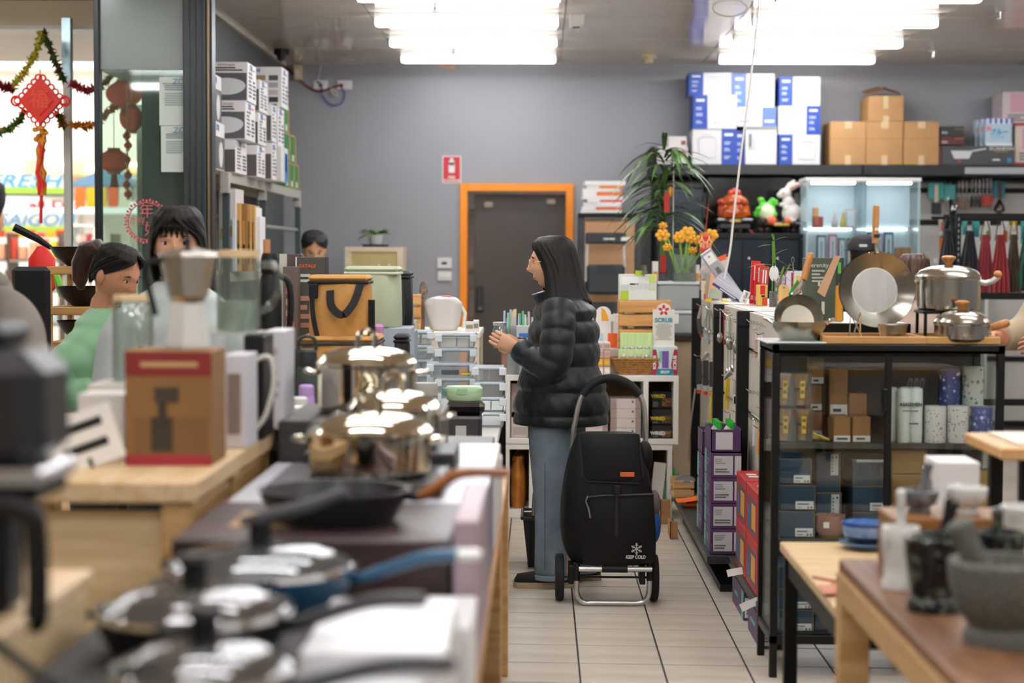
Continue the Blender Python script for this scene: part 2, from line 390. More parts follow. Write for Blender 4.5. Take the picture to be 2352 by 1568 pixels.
G().box(lx1-x0,0,-.03,.03,0,.05).obj('frame_rail',DARKF,t)
# red round stamp and notices stuck on the glass
p=at(337,508,YF-.006);g=G();n=40
for i in range(n):
    a=2*math.pi*i/n;r=.1165+.006*(i % 2);g.box(-.008,.008,-.0008,.0008,-.006,.006,M=Matrix.Translation((r*math.cos(a),0,r*math.sin(a))) @ Matrix.Rotation(-a,4,'Y'))
STAMP=mat('#c8656a',.6)
ring=[(.106*math.cos(a),0,.106*math.sin(a)) for a in [2*math.pi*i/40 for i in range(40)]]
g.tube(ring,.0035,5,closed=True)
st=tag(g.obj('round_sticker',STAMP,None,0,p),'round red seal sticker with scalloped edge on the shopfront glass','sticker')
text('年',.09,STAMP,st,face_m('f',0,0,.055));text('好',.09,STAMP,st,face_m('f',.03,0,-.05));text('吉祥',.05,STAMP,st,face_m('f',-.055,0,0))
for nm,lab,r4,txt in (('notice_sheet','upper printed notice sheet taped inside the shopfront glass',(366,177,424,288),'RICE COOKER & WARMER'),('notice_sheet','lower printed notice sheet with small print on the shopfront glass',(370,289,426,395),'NS-ZAQ18')):
    X0,X1,Z0,Z1=rect(*r4,YF-.012);X1=x0+.06
    b=Box(nm,lab,'notice',X0,X1,YF-.014,YF-.013,Z0,Z1,mat('#c8d2ca',.5),b=0)
    b.text('f',.6,.9,'ZOJI',.045,mat('#6f9bb8',.6),bold=.001);b.lines('f',.15,.72,.95,.84,3,mat('#7d8a86',.6));b.lines('f',.15,.4,.9,.68,6,mat('#97a5a0',.6))
    b.text('f',.5,.86,txt,.014,mat('#b0605c',.6))
for k,(a,y,b_) in enumerate(((340,228,402),(326,262,376),(350,286,396),(384,330,404))):  # added glowing bars stand in for batten reflections and brighten the partition
    X0,X1,Z0,Z1=rect(a,y-3,b_,y+3,12.5);t=thing('reflection_bar','short white strip light on the grey partition behind the shopfront glass, %s down' % ['first','second','third','fourth'][k],'light',((X0+X1)/2,12.6,Z0));G().box(-(X1-X0)/2,(X1-X0)/2,-.1,-.03,0,Z1-Z0,b=.004).obj('tube',glow('#fdfffb',5),t);G().box(-.02,.02,-.03,0,.002,Z1-Z0-.002).obj('bracket',WHITE,t)
# mall shell
struct('mall_floor',G().box(-16,-2.3,11,34,-.02,.002),mat('#cfc9bd',.25))
struct('wall_mall_far',G().box(-16,-2.3,27,27.2,0,6.2),mat('#f4f4f2',.5))
struct('wall_mall_side',G().box(-16.2,-16,10.3,27.2,0,6.2).box(-2.3,-2.2,YB,27.2,0,6.2),mat('#efeeea',.5))
struct('ceiling_mall',G().box(-16,-2.3,11,27,6.2,6.3),mat('#f3f2ee',.6))
for k in range(4):  # glowing panels added out of view above the hall to light it
    tag(G().box(-14,-3.4,-.9,.9,0,.05).obj('added_light_panel',glow('#fdfdff',MALL),None,0,(0,13.5+k*3.6,6.12)),'bright skylight panel high over the mall hall','light','mall skylights')
X0,X1,Z0,Z1=rect(-30,-40,218,62,11.6)
struct('ceiling_bulkhead',G().box(-9,X1+.0,11.6,11.75,Z0,6.2),mat('#fbe9c4',.6))
struct('ceiling_ledge',G().box(-9,X1,11.55,11.78,Z0-.02,Z0+.005),mat('#f5f2ea',.5))
Zs=zs;struct('ceiling_soffit',G().box(-2.53,-2.2,YF+.03,YB,Zs,Zs+.06),mat('#566055',.4))
struct('wall_soffit',G().box(-2.85,-2.45,12.6,12.66,0,Zs),mat('#cfd8cf',.2,var=.25,scale=3,stretch=(6,1,.7)))
X0,X1,_,_=rect(148,60,164,580,11.3)
t=tag(thing('mall_post','slim pale post standing in the mall beside the red knot','post',((X0+X1)/2,11.3,0)))
G().box(-.024,.024,-.024,.024,.03,2.9,b=.003).obj('shaft',mat('#fbfdf6',.4),t);G().box(-.05,.05,-.05,.05,0.002,.03,b=.004).obj('base_plate',mat('#c9ccc4',.4),t)
zz=at(156,190,11.3).z;G().box(-.03,.03,-.03,.03,zz,2.95,b=.003).obj('steel_sleeve',mat('#9fb6bb',.25,.6),t)
# horizontal ledge and shops opposite
YM=24
def mall(name,lab,cat,r4,m,d=.3,Y=YM,zb=None):
    return pbox(name,lab,cat,*r4,Y,d,m,zb,b=.01)
mall('wall_ledge','white ledge band high on the mall wall','ledge',(-60,146,250,158),mat('#ffffff',.5),Y=26.6,d=.39)
X0,X1,Z0,Z1=rect(-60,366,430,400,YM)
t=thing('market_canopy','peach fascia and canopy over the fruit market opposite','canopy',((X0+X1)/2,YM,0));w=(X1-X0)/2
G().box(-w,w,0,2.9,Z0,Z1,b=.01).obj('fascia',mat('#f0c79a',.6),t);G().box(-w,w,-.02,.02,Z0-.05,Z0,b=.01).obj('rail',mat('#b89a6c',.5),t)
for k in range(7): G().box(-.17,.17,-.1,.1,0,.03,b=.008).obj('downlight',glow('#fff6e6',9),t,0,(-w+.5+k*.6,-.03,Z0+.06+.05*(k % 2)))
for s in (-1,1): G().box(s*w-.1,s*w+.1,.4,.6,.003,Z0).obj('column',mat('#d8c3a4',.6),t)
BLUE_L=mat('#5fa3c9',.5)
b=mall('market_sign','long market sign with blue italic letters over a green stripe','sign',(-90,402,150,450),mat('#dde6e6',.5),Y=22.2,d=.12)
b.patch('f',0,.12,1,.4,mat('#a6d23f',.5),'green_stripe',.004);b.patch('f',0,0,1,.1,mat('#3a3a36',.5),'dark_edge',.004)
b.text('f',.6,.7,'FRESH',.23,BLUE_L,bold=.004,italic=.3,width=.95,lift=.006)
b=mall('shop_sign','long lit white shop sign with small red lettering','sign',(-90,462,430,490),glow('#ffffff',1.3),Y=22.6,d=.1)
b.text('f',.42,.7,'all Day',.12,mat('#c33a2c',.5),bold=.004,width=.7,lift=.006)
b=mall('shop_sign','lower shop sign with blue capitals over a row of painted fruit','sign',(-60,494,150,545),mat('#e3ddcf',.5),Y=21.5,d=.12)
b.text('f',.68,.77,'SAIGON',.21,BLUE_L,bold=.003,italic=.25,width=.95,lift=.006);b.patch('f',0,.28,1,.5,mat('#b7d64a',.5),'green_stripe',.004)
for k in range(9): b.patch('f',.02+k*.11,0,.12+k*.11,.22+.12*((k*7) % 3)/2,mat(['#e8641c','#f2c21e','#d9481a'][k % 3],.5),'painted_fruit',.005)
X0,X1,Z0,Z1=rect(163,392,300,452,22.5)
t=thing('stall_awning','slate blue pitched awning over an orange stall opposite','awning',((X0+X1)/2,22.5,0));w=(X1-X0)/2
G().prism([(-w,Z0+.18),(w*.2,Z1+.05),(w,Z1-.1),(w,Z0+.15),(-w,Z0+.13)],0,.8).obj('roof_sheet',mat('#6f93b0',.5),t)
for k in range(5): G().box(-w+.05+k*.14,-w+.17+k*.14,0,.05,Z0-.13,Z0+.12).obj('board',mat(['#e2762a','#c6b019','#e9c04a','#e0602c','#d9d2c0'][k],.5),t)
for s in (-.9,.9): G().box(w*s-.03,w*s+.03,.3,.36,.003,Z0+.2).obj('post',mat('#b8b0a4',.5),t)
# grocery shelves under the signs
t=thing('grocery_stand','white lit grocery stand with pink produce across the mall','stand',(at(190,560,20).x,20,0))
x0,x1,z0,z1=rect(164,523,218,600,20);w=(x1-x0)/2
for zz in (.5,.85,1.2,1.52,1.78): G().box(-w,w,0,.4,zz-.015,zz+.015).obj('shelf_board',WHITE,t)
for s in (-1,1): G().box(s*w-.012,s*w+.012,0,.4,.003,1.8).obj('side_panel',WHITE,t)
for k in range(12): G().ball((0,0,0),(.05,.05,.06),8,5).obj('produce',mat(['#e8b7b0','#c23a4a','#f1e2d6'][k % 3],.6),t,40,(-w+.06+(k % 4)*.065,.1,[.9,1.25,1.6][k//4]+.03))
t=thing('grocery_shelf','grocery shelf of bright packets under the fruit sign','shelf',(at(70,570,21).x,21.05,0));w=.95
for zz in (.6,1.0,1.36): G().box(-w,w,0,.4,zz,zz+.03).obj('shelf_board',mat('#8d8478',.5),t)
for s in (-1,-.3,.35,1): G().box(s*w-.015,s*w+.015,0,.4,.003,1.7).obj('upright',mat('#5d4a3c',.5),t)
random.seed(3)
for k in range(44):
    zz=(.63,1.03,1.39)[k % 3];x=-w+.07+(k//3)*.125;h=random.uniform(.13,.26)
    G().box(-.045,.045,0,.1,0,h,b=.01).obj('packet',mat(random.choice(['#f3efe6','#e9d9c0','#d94d3a','#efc53a','#f6f6f2','#b9d0c8','#e7a27c','#9b6a4a']),.6),t,30,(x,.06,zz))
# red knot ornament
Yk=10.9;c=at(93,232,Yk);RED=mat('#fb2c1e',.5,sheen=.3);s=Yk/F_PX
t=thing('knot_ornament','large red lucky knot ornament with looped edge and orange tassel hanging in the entrance','ornament',c)
d=50*s;poly=[(0,d*1.08),(d*.98,0),(0,-d*1.08),(-d*.98,0)]
G().prism(poly,-.02,.02).obj('knot_body',RED,t,0)
G().prism([(0,d*.7),(d*.62,0),(0,-d*.7),(-d*.62,0)],-.03,.03).obj('knot_pad',mat('#f03a22',.5),t,0)
text('福',.12,mat('#ff5230',.5),t,face_m('f',0,-.031,0),bold=.001)
for i in range(22):
    a=i/22*4;k=int(a);f=a-k;p0,p1=Vector(poly[k]),Vector(poly[(k+1) % 4]);q=p0.lerp(p1,f+.1)
    r=7*s*(1.6 if (k in (0,2) and abs(f) <.05 and False) else 1);o=q*1.08
    G().tube([(o.x+r*math.cos(b),0,o.y+r*math.sin(b)) for b in [2*math.pi*j/12 for j in range(12)]],2.3*s,5,closed=True).obj('cord_loop',RED,t)
for sx in (-1,1): G().tube([(sx*d*1.12+11*s*math.cos(b),0,11*s*math.sin(b)) for b in [2*math.pi*j/14 for j in range(14)]],3*s,5,closed=True).obj('cord_loop',RED,t)
ztop=2.99-c.z;G().tube([(0,0,d),(0,0,d+22*s)],1.2*s,5).obj('hanging_cord',RED,t)
OG=mat('#f59a22',.5,var=.3,scale=40);g=G();random.seed(5)
for k in range(26):
    a=random.uniform(0,6.28);r=random.uniform(2,17)*s;g.ball((r*math.cos(a),r*math.sin(a)*.5,-d*1.2-random.uniform(2,34)*s),random.uniform(4,7)*s,7,5)
g.obj('tassel_knot',OG,t)
for k in range(9): G().tube([((random.uniform(-9,9))*s,random.uniform(-4,4)*s,-d*1.2-(26+q*26)*s) for q in range(6)],[5*s,6*s,4*s,6*s,4*s,3*s],6).obj('tassel_strand',OG if k % 4 else RED,t)
G().tube([(2*s,0,-d*1.2-100*s),(-2*s,0,-d*1.2-220*s)],4*s,6).obj('ribbon',RED,t)
# tinsel garlands
def garland(pts,c1,c2,lab,Y=11.0,r=.036):
    P=spline([at(x,y,Y) for x,y in pts],7);g=G();random.seed(len(lab));L=Vector(P[0]);g.tube([p-L for p in P],r*.35,5)
    for i in range(len(P)-1):
        for q in range(9):
            p=P[i].lerp(P[i+1],random.random())-L;d=Vector((random.gauss(0,1),random.gauss(0,1),random.gauss(0,1))).normalized();e=d.orthogonal()*r*.28
            g.add([p-e,p+e,p+d*r*random.uniform(.9,1.4)],[(0,1,2)],random.choice((0,0,1)))
    tag(g.obj('tinsel_garland',[mat(c1,.3,.4),mat(c2,.3,.4)],None,0,L),lab,'garland','tinsel garlands strung in the mall')
garland([(97,74),(85,110),(60,160),(30,196)],'#d8cf4a','#b9a83a','yellow tinsel garland slanting down from its peak')
garland([(101,76),(115,110),(130,150),(146,182)],'#3f6a35','#8d3a2c','dark green and red tinsel garland slanting from the peak to the post')
garland([(-20,190),(8,200),(30,204)],'#a8323c','#7d2a35','short dark red tinsel garland end beside the red knot')
garland([(166,190),(190,206),(222,202),(262,172)],'#b03a48','#d05a5a','red tinsel garland drooping behind the shopfront frame')
garland([(166,286),(195,290),(226,280),(264,244)],'#e08a28','#f0b44a','orange tinsel garland drooping behind the shopfront frame')
garland([(-20,310),(15,300),(40,280),(58,256)],'#4f7a3c','#b9a04a','green tinsel garland rising to the red knot from below')
garland([(132,262),(140,276),(147,288)],'#8a7a34','#c98a3a','short gold and green tinsel end between knot and post')
# lanterns behind the glass
LR,LG=glass('#ffb4a4',.02,.08,.72,'#f2705e'),mat('#e0b070',.5)
def lantern(px,py,rw,rh,lab,Y=12.3,tass=20):
    s=Y/F_PX;t=thing('paper_lantern',lab,'lantern',at(px,py,Y),0,'lanterns behind the shopfront glass');n=20
    pr=[(rw*s*math.sqrt(max(0,1-(k/7)**2)) if abs(k) <7 else rw*s*.35,k/7*rh*s) for k in range(-7,8)];pr[0]=(rw*s*.4,-rh*s);pr[-1]=(rw*s*.4,rh*s)
    g=G();vs=[]
    g.lathe(pr,n);g.v=[(x*(1+.035*(i % 2)),y*(1+.035*(i % 2)),z) for i,(x,y,z) in enumerate(g.v)];g.obj('lantern_shell',LR,t)
    for z in (-rh,rh): G().cyl(0,0,z*s-.012,z*s+.012,rw*s*.42,n=16).obj('lantern_ring',LG,t)
    G().tube([(0,0,rh*s),(0,0,rh*s+.3)],.003,5).obj('hanging_cord',LG,t)
    if tass: G().lathe([(rw*s*.12,-rh*s-tass*s),(rw*s*.3,-rh*s-tass*s),(rw*s*.16,-rh*s)],10).obj('tassel',mat('#c96a62',.7),t)
lantern(285,216,40,30,'widest round red lantern highest behind the shopfront glass',12.3)
lantern(302,272,26,30,'oblong red lantern hanging just below the widest round one',11.9,0)
lantern(262,370,35,26,'lowest large round red lantern beside the dark frame',12.0,34)
for k,yy in enumerate((312,334,366,402,424,446)): lantern(291+(k % 2)*3,yy,9,8,'tiny red lantern on a vertical string, %s from its top' % ['first','second','third','fourth','fifth','sixth'][k],11.6,0)
# ------------------------------------------------------------ grey metal shelving with cartons on the side wall
SX0,SX1,SZ=-2.17,-1.86,1.957
POST=mat('#4a5557',.4,.3);BEAM=mat('#b3b1aa',.4,.1)
t=thing('metal_shelving','grey bolted metal shelving with pale beams on the dark side wall','shelf',((SX0+SX1)/2,12.2,0));cx,cy=t.location.x,12.2
UP=(10.68,12.1,13.84)
for y in UP:
    for x in (SX0,SX1-.04):
        up=G().box(x-cx,x-cx+.04,y-cy-.02,y-cy+.02,0,1.95,b=.002).obj('upright',POST,t)
        if x >SX0:
            g=G()
            for k in range(10): g.box(x-cx+.04,x-cx+.0412,y-cy-.006,y-cy+.006,.9+k*.1,.915+k*.1)
            g.obj('slot_print',BLACK,up,0)
    G().box(SX1-.05-cx,SX1+.004-cx,y-cy-.05,y-cy+.012,1.83,1.957,b=.003).obj('bracket',BEAM,t)
for a,b_ in ((0,1),(1,2)):
    ya,yb=UP[a]-cy,UP[b_]-cy
    for x in (SX0,SX1-.012): G().box(x-cx,x-cx+.014,ya,yb,1.895,1.957,b=.002).obj('beam',BEAM,t)
    G().box(SX0-cx,SX1-cx-.014,ya,yb,1.94,1.955).obj('shelf_board',mat('#b7a283',.6),t)
    for zz in (1.36,.7,.1):
        if a ==0 or zz <1.0:
            G().box(SX0-cx,SX1-cx-.014,ya,yb,zz-.015,zz).obj('shelf_board',mat('#b7a283',.6),t)
            G().box(SX1-.012-cx,SX1+.002-cx,ya,yb,zz-.06,zz+.002,b=.002).obj('beam',BEAM,t)
    G().tube([(SX0+.02-cx,ya,1.72),(SX0+.02-cx,yb,1.72)],.012,8).obj('rear_brace',mat('#7c8783',.4,.4),t)
G().tube([(SX1-.03-cx,UP[1]-cy,1.655),(SX1-.03-cx,UP[2]-cy,1.655)],.016,10).obj('front_brace',mat('#9aa19d',.4,.4),t)
CW=mat('#e9e8e8',.5);CG=mat('#5d5b60',.5);ZB=mat('#2f6fb5',.5)
def pot_print(b,side,u,v,ru,rv):
    M=face_m(side,*b.pt(side,u,v),.0016);W=(b.d if side in 'lr' else b.w);g=G()
    g.prism([(ru*W*math.cos(a),rv*b.h*math.sin(a)*(1 if math.sin(a) <0 else .8)) for a in [2*math.pi*i/24 for i in range(24)]],0,.0008,'z')
    o=g.obj('printed_pot',mat('#d9dcdb',.5),b.o,0);o.matrix_local=M
def cooker_box(lab,x0,x1,y0,y1,z0,z1,style=0):
    b=Box('rice_cooker_box',lab,'box',x0,x1,y0,y1,z0,z1,CW,group='cartons on the grey metal shelving')
    if style ==0:
        b.patch('f',.02,.02,.98,.72,CG);pot_print(b,'f',.62,.4,.34,.24);b.text('f',.12,.87,'ZOJIRUSHI',.035,ZB,bold=.0012)
        b.text('f',.62,.92,'MICOM EASY',.018,mat('#c8352b',.5));b.lines('f',.42,.76,.95,.88,2,INK)
    if style ==2:
        b.text('f',.3,.9,'ZOJIRUSHI',.032,ZB,bold=.0012)
        for i in range(4):
            for j in range(2): b.patch('f',.45+.27*j,.12+.18*i,.65+.27*j,.25+.18*i,mat([['#c7743f','#8d3a2c','#c98a82','#9d8a58'],['#3c3c3c','#c9b9b0','#a9a9a9','#5a5a5a']][j][i],.5),'printed_dish')
        b.lines('f',.5,.03,.92,.08,1,INK,ragged=.1)
    if style ==3: b.patch('f',.02,.02,.98,.7,mat('#5c5254',.5));b.lines('f',.15,.75,.8,.9,2,GREYINK)
    b.patch('r',.02,.02,.98,.7 if style in (0,1) else .02,CG) if style in (1,) else None
    b.text('r',.35,.88,'ZOJI',.045,ZB,bold=.001)
    if style ==1: pot_print(b,'r',.65,.36,.18,.3)
    else: b.lines('r',.12,.1,.5,.78,7,GREYINK);b.lines('r',.62,.1,.92,.6,5,mat('#3a3a3e',.5));b.patch('r',.6,.84,.85,.88,mat('#e0642c',.5),'orange_mark')
    return b
z=SZ
cooker_box('lower rice cooker carton nearest the dark shopfront post',-2.16,-1.875,10.24,10.6,z,z+.275,1)
cooker_box('upper rice cooker carton nearest the dark shopfront post',-2.16,-1.885,10.24,10.56,z+.276,z+.55,1)
cooker_box('bottom rice cooker carton of the second stack with a dark front',-2.1,-1.835,10.76,11.16,z,z+.2,3)
cooker_box('middle rice cooker carton with a white cooker picture',-2.1,-1.775,10.76,11.12,z+.201,z+.43,0)
cooker_box('topmost rice cooker carton with a white cooker picture',-2.1,-1.765,10.78,11.1,z+.431,z+.665,0)
for k,(h,a) in enumerate(((.2,'bottom'),(.22,'middle'),(.2,'top'))): cooker_box('narrow white cooker carton turned sideways, %s of the third stack' % a,-2.1,-1.79+.008*k,11.3,11.62,z+.206*k,z+.206*k+.2,3)
for k,a in enumerate(('bottom','upper')): cooker_box('slim white carton with a dark front, %s of the fourth stack' % a,-2.1,-1.76,11.72,11.9,z+.25*k,z+.25*k+.24,3)
b=Box('kettle_box','pale carton with a blue printed side under the dish pictures','box',-2.06,-1.745,12.02,12.35,z,z+.235,mat('#dcdad6',.5),group='cartons on the grey metal shelving')
b.patch('r',.5,.02,.95,.85,mat('#2f7fc9',.5));b.patch('r',.62,.3,.8,.8,mat('#3a4046',.5));b.lines('f',.2,.3,.8,.8,3,mat('#c9c6c1',.6))
cooker_box('cooker carton with rows of dish pictures, middle of its stack',-2.06,-1.765,12.02,12.3,z+.236,z+.5,2)
cooker_box('cooker carton with rows of dish pictures, top of its stack',-2.06,-1.745,12.06,12.36,z+.501,z+.77,2)
GRN,KR=mat('#2f7d45',.55),mat('#c59c5a',.7)
def green_box(lab,y0,y1,z0,z1,x1):
    b=Box('green_carton',lab,'box',-2.08,x1,y0,y1,z0,z1,GRN,group='green cartons at the shelving end')
    b.patch('f',.0,0,.12,1,KR);b.patch('r',.85,0,1,1,KR);b.patch('r',0,.94,1,1,KR);b.patch('r',.3,.08,.6,.3,WHITE);b.patch('f',.5,.4,.7,.6,mat('#b59a4a',.5))
for k in range(3): green_box('green and kraft carton in the bottom row, %s from the wall end' % ['third','second','first'][k],13.0+k*.26,13.24+k*.26,z,z+.19,-1.86)
for k in range(2): green_box('green and kraft carton in the middle row, %s' % ['nearer one','farther one'][k],13.0+k*.3,13.28+k*.3,z+.191,z+.4,-1.86)
green_box('single green and kraft carton on top of the green stack',13.02,13.3,z+.401,z+.6,-1.87)
# lower shelf goods
zl=1.3635
def lowbox(lab,px0,py0,px1,Y,d,m,nm='slim_carton'):
    X0,X1,_,Z1=rect(px0,py0,px1,580,Y);return Box(nm,lab,'box',X0,X1,Y,Y+d,zl,Z1,m,group='cartons on the lower metal shelf')
b=lowbox('tall white carton with a round green logo on the lower metal shelf',503,433,541,10.75,.3,mat('#dcd6d4',.5));b.patch('f',.35,.78,.7,.95,mat('#b5b2ae',.5));b.patch('f',.55,.42,.8,.55,KR)
b.patch('f',.05,.38,.32,.47,mat('#b5c26a',.5));b.patch('f',.08,.46,.3,.52,mat('#d9a52c',.5));b.lines('f',.05,.05,.9,.3,4,mat('#b9c4cc',.5));b.patch('f',.5,.1,.62,.34,KR)
lowbox('thin pale blue carton standing beside the kraft cartons',533,501,541,10.72,.02,mat('#dfe4ec',.5))
for k,(a,b_,m) in enumerate(((541,553,KR),(553,567,mat('#9a6a34',.7)),(567,576,KR),(576,585,KR))):
    b=lowbox('upright kraft pan carton, %s of four' % ['first','second','third','last'][k],a,466+2*k,b_,10.8+.04*k,.2,m)
    b.patch('f',.3,.1,.7,.75,mat('#7b5a34',.6) if k != 1 else mat('#b98a54',.6));b.patch('f',.35,.3,.65,.4,INK)
for k,(a,b_,y) in enumerate(((585,590,476),(590,598,497))): lowbox('narrow white carton %s the row of kraft cartons' % ['ending','just after'][k],a,y,b_,10.95,.2,mat('#eeeef0',.5))
# camera dome, junction box, sockets and leads on the walls
p=at(646,116,14.2);t=thing('security_camera','black dome security camera on the ceiling corner','camera',(p.x,14.2,ZC))
G().lathe([(.06,-.045),(.062,-.01),(.062,0)],20).obj('camera_base',BLACKM,t);G().lathe([(0,-.1),(.02,-.097),(.036,-.08),(.042,-.045)],18).obj('camera_dome',mat('#1a1b1e',.05,coat=1),t)
p=at(680,163,15.15);t=thing('sensor_box','small cream sensor box high in the wall corner','sensor',(p.x,YB,p.z));G().box(-.035,.035,-.06,0,-.065,.06,b=.006).obj('case',mat('#d8c7a4',.5),t);G().box(-.02,.02,-.063,-.06,-.04,.02).obj('window',mat('#efe6d0',.4),t,0)
def socket(px,py,lab,w,h,parts):
    p=at(px,py,YB);t=thing('power_socket',lab,'socket',(p.x,YB,p.z));G().box(-w/2,w/2,-.022,0,-h/2,h/2,b=.005).obj('plate',mat('#e4e3e0',.4),t)
    for x,z_,ww,hh,m in parts: G().box(x-ww/2,x+ww/2,-.03,-.022,z_-hh/2,z_+hh/2,b=.002).obj('switch' if m is not INK else 'slot',m,t)
    return t
socket(737,195,'white wall socket with a plug and blue lead near the ceiling',.125,.075,[(-.02,.02,.03,.012,INK),(0,-.005,.03,.03,mat('#5a4a44',.5)),(.04,-.02,.03,.03,WHITE)])
t=socket(792,195,'white double wall socket with a red switch cap',.125,.075,[(.03,.012,.02,.01,WHITE),(.03,-.01,.02,.01,WHITE)])
G().ball((-.022,-.035,-.008),.017,12,8).obj('red_cap',mat('#b8242c',.4),t)
socket(1021,604,'white thermostat plate with black display beside the orange frame',.125,.09,[(0,0,.045,.02,INK)]);socket(1021,634,'white three gang switch plate under the thermostat',.12,.08,[(-.03,0,.02,.03,WHITE),(0,0,.02,.03,WHITE),(.03,0,.02,.03,WHITE)])
def lead(pts,Y,r,m,lab,nm='cable'):
    P=[at(x,y,Y) for x,y in pts];L=P[0];return tag(G().tube([p-L for p in spline(P,6)],r,6).obj(nm,m,None,60,L),lab,'cable')
lead([(655,150),(668,165),(690,185),(712,202),(735,210),(765,200),(783,195)],YB-.03,.008,mat('#8d2233',.5),'dark red cable running along the grey wall to the sockets')
lead([(738,200),(742,222),(762,241),(785,236),(791,215),(785,200)],YB-.03,.006,mat('#2c55a8',.5),'blue looped lead hanging under the wall sockets')
lead([(737,150),(733,175),(729,190)],YB-.02,.003,WHITE,'thin white wire from the ceiling to the wall socket')
lead([(757,196),(764,215),(776,222),(770,210),(760,200)],YB-.03,.006,mat('#c9c9c4',.5),'bundled pale lead behind the wall plug')
# fire sign
X0,X1,Z0,Z1=rect(1016,358,1059,420,YB)
b=Box('fire_sign','red and white fire extinguisher sign on the grey wall','sign',X0,X1,YB-.004,YB,Z0,Z1,mat('#eceae8',.4),b=0);b.patch('f',.05,.03,.95,.97,mat('#cf1f2e',.4),'red_panel')
b.text('f',.5,.2,'FIRE',.032,WHITE,bold=.001);b.text('f',.5,.09,'EXTINGUISHER',.021,WHITE,bold=.0008)
g=G().box(-.025,.025,0,.001,-.055,.03,b=0).cyl(0,0,0,.001,.025,n=14,M=Matrix.Translation((0,.001,.03)) @ Matrix.Rotation(math.pi/2,4,'X')).box(-.012,.012,0,.001,.05,.07)
g.obj('extinguisher_symbol',WHITE,b.o,0,(0,-.005,(Z1-Z0)*.62))
X0,X1,Z0,Z1=rect(985,149,1046,161,YB)
tag(G().prism([(X0,ZC-.002),(X1,ZC-.002),(X1,Z0),(X0+.12,Z1-.02)],YB-.02,YB-.001).obj('wall_patch',mat('#c9a088',.7),None,0),'peach coloured board patch at the top of the grey wall','patch',kind='structure')
# ceiling fittings
def sprinkler(px,Y,lab):
    t=thing('ceiling_sprinkler',lab,'sprinkler',(at(px,20,Y).x,Y,ZC));G().lathe([(.035,-.008),(.03,0)],16).obj('rosette',mat('#d8d6d2',.4),t);G().lathe([(.009,-.05),(.011,-.01)],8).obj('stem',CHROME,t)
    G().lathe([(.024,-.056),(.024,-.052)],12).obj('deflector',CHROME,t);G().cyl(0,0,-.05,-.02,.004,n=6).obj('red_bulb',mat('#c02030',.2),t)
sprinkler(1000,11.6,'ceiling sprinkler beside the door side battens');sprinkler(2220/2.4706+1400,11.9,'ceiling sprinkler far along, above the soap packs');sprinkler(2145,14.2,'ceiling sprinkler nearest the back wall above the cartons');sprinkler(1042,14.15,'tiny sprinkler just in front of the last door side batten')
p=at(1325,42,12.2);t=thing('motion_detector','white wedge motion detector on the ceiling between the batten rows','detector',(p.x,12.2,ZC))
G().prism([(-.05,0),(.05,0),(.048,-.05),(.01,-.1),(-.045,-.085)],-.045,.045).obj('case',WHITE,t,0);G().box(-.03,.02,-.047,-.045,-.09,-.08).obj('slot',INK,t,0)
p=at(940,118,13.6);t=thing('smoke_detector','small round white smoke detector in front of the far batten','detector',(p.x,13.6,ZC));G().lathe([(.03,-.05),(.045,-.035),(.05,0)],18).obj('case',WHITE,t)
for x in (-.018,.018): G().cyl(x,-.035,-.045,-.03,.008,n=8).obj('sensor_hole',GREYINK,t)
p=at(1491,140,14.6);t=thing('ceiling_vent','small cream pipe fitting on the ceiling near the wall','fitting',(p.x,14.6,ZC));G().lathe([(.035,-.06),(.035,-.02)],12).obj('pipe',mat('#d6c5a2',.5),t);G().lathe([(.06,-.02),(.06,0)],12).obj('flange',mat('#d6c5a2',.5),t)
# ------------------------------------------------------------ long black wall shelf with boxes, slat wall below
YS=14.75;zt=at(1900,378,YS).z+.0015;sx0=at(1498,390,YS).x
BSH=mat('#1f2023',.4);SLAT=mat('#d3d0ca',.5)
t=thing('long_shelf','long black shelf across the grey back wall carrying cartons','shelf',(sx0,YB,0))
L=6.1-sx0
for k in range(3): G().box(k*L/3+.003,(k+1)*L/3-.003,-(YB-YS),-.02,zt-.085,zt-.0015,b=.004).obj('shelf_board',BSH,t)
G().box(0,L,-.1,-.02,zt-.11,zt-.085).obj('rear_beam',mat('#111113',.5),t)
for px in (1501,1843,2190): x=at(px,500,YB-.1).x-sx0;G().box(x-.018,x+.018,-.13,-.02,0.0,zt-.085,b=.003).obj('upright',BLACK,t)
G().box(at(2216,390,YS).x-sx0,L,-(YB-YS)-.012,-(YB-YS),zt-.075,zt-.02,b=.003).obj('price_rail',mat('#a9adb3',.3),t)
G().box(-.012,.02,-(YB-YS),-.02,zt-.1,zt+.14,b=.003).obj('end_plate',BLACK,t)
t=thing('slat_wall','pale slat panels with black rails below the long black shelf','slat wall',(at(1505,500,YB).x,YB,0))
ex=6.0-t.location.x;zlist=[2.24,2.03,1.76,1.2,.6,.05];zlist[0]=zt-.11
for a,b_ in zip(zlist[1:],zlist[:-1]):
    for k in range(3): G().box(ex*k/3+.004,ex*(k+1)/3-.004,-.03,-.005,a+.02,b_-.02,b=.003).obj('panel',SLAT,t)
    G().box(0,ex,-.045,-.004,a-.022,a+.022,b=.003).obj('rail',BLACK,t)
BL=mat('#2148a8',.45);BL2=mat('#5d78c0',.45);CWH=mat('#dcdcde',.45)
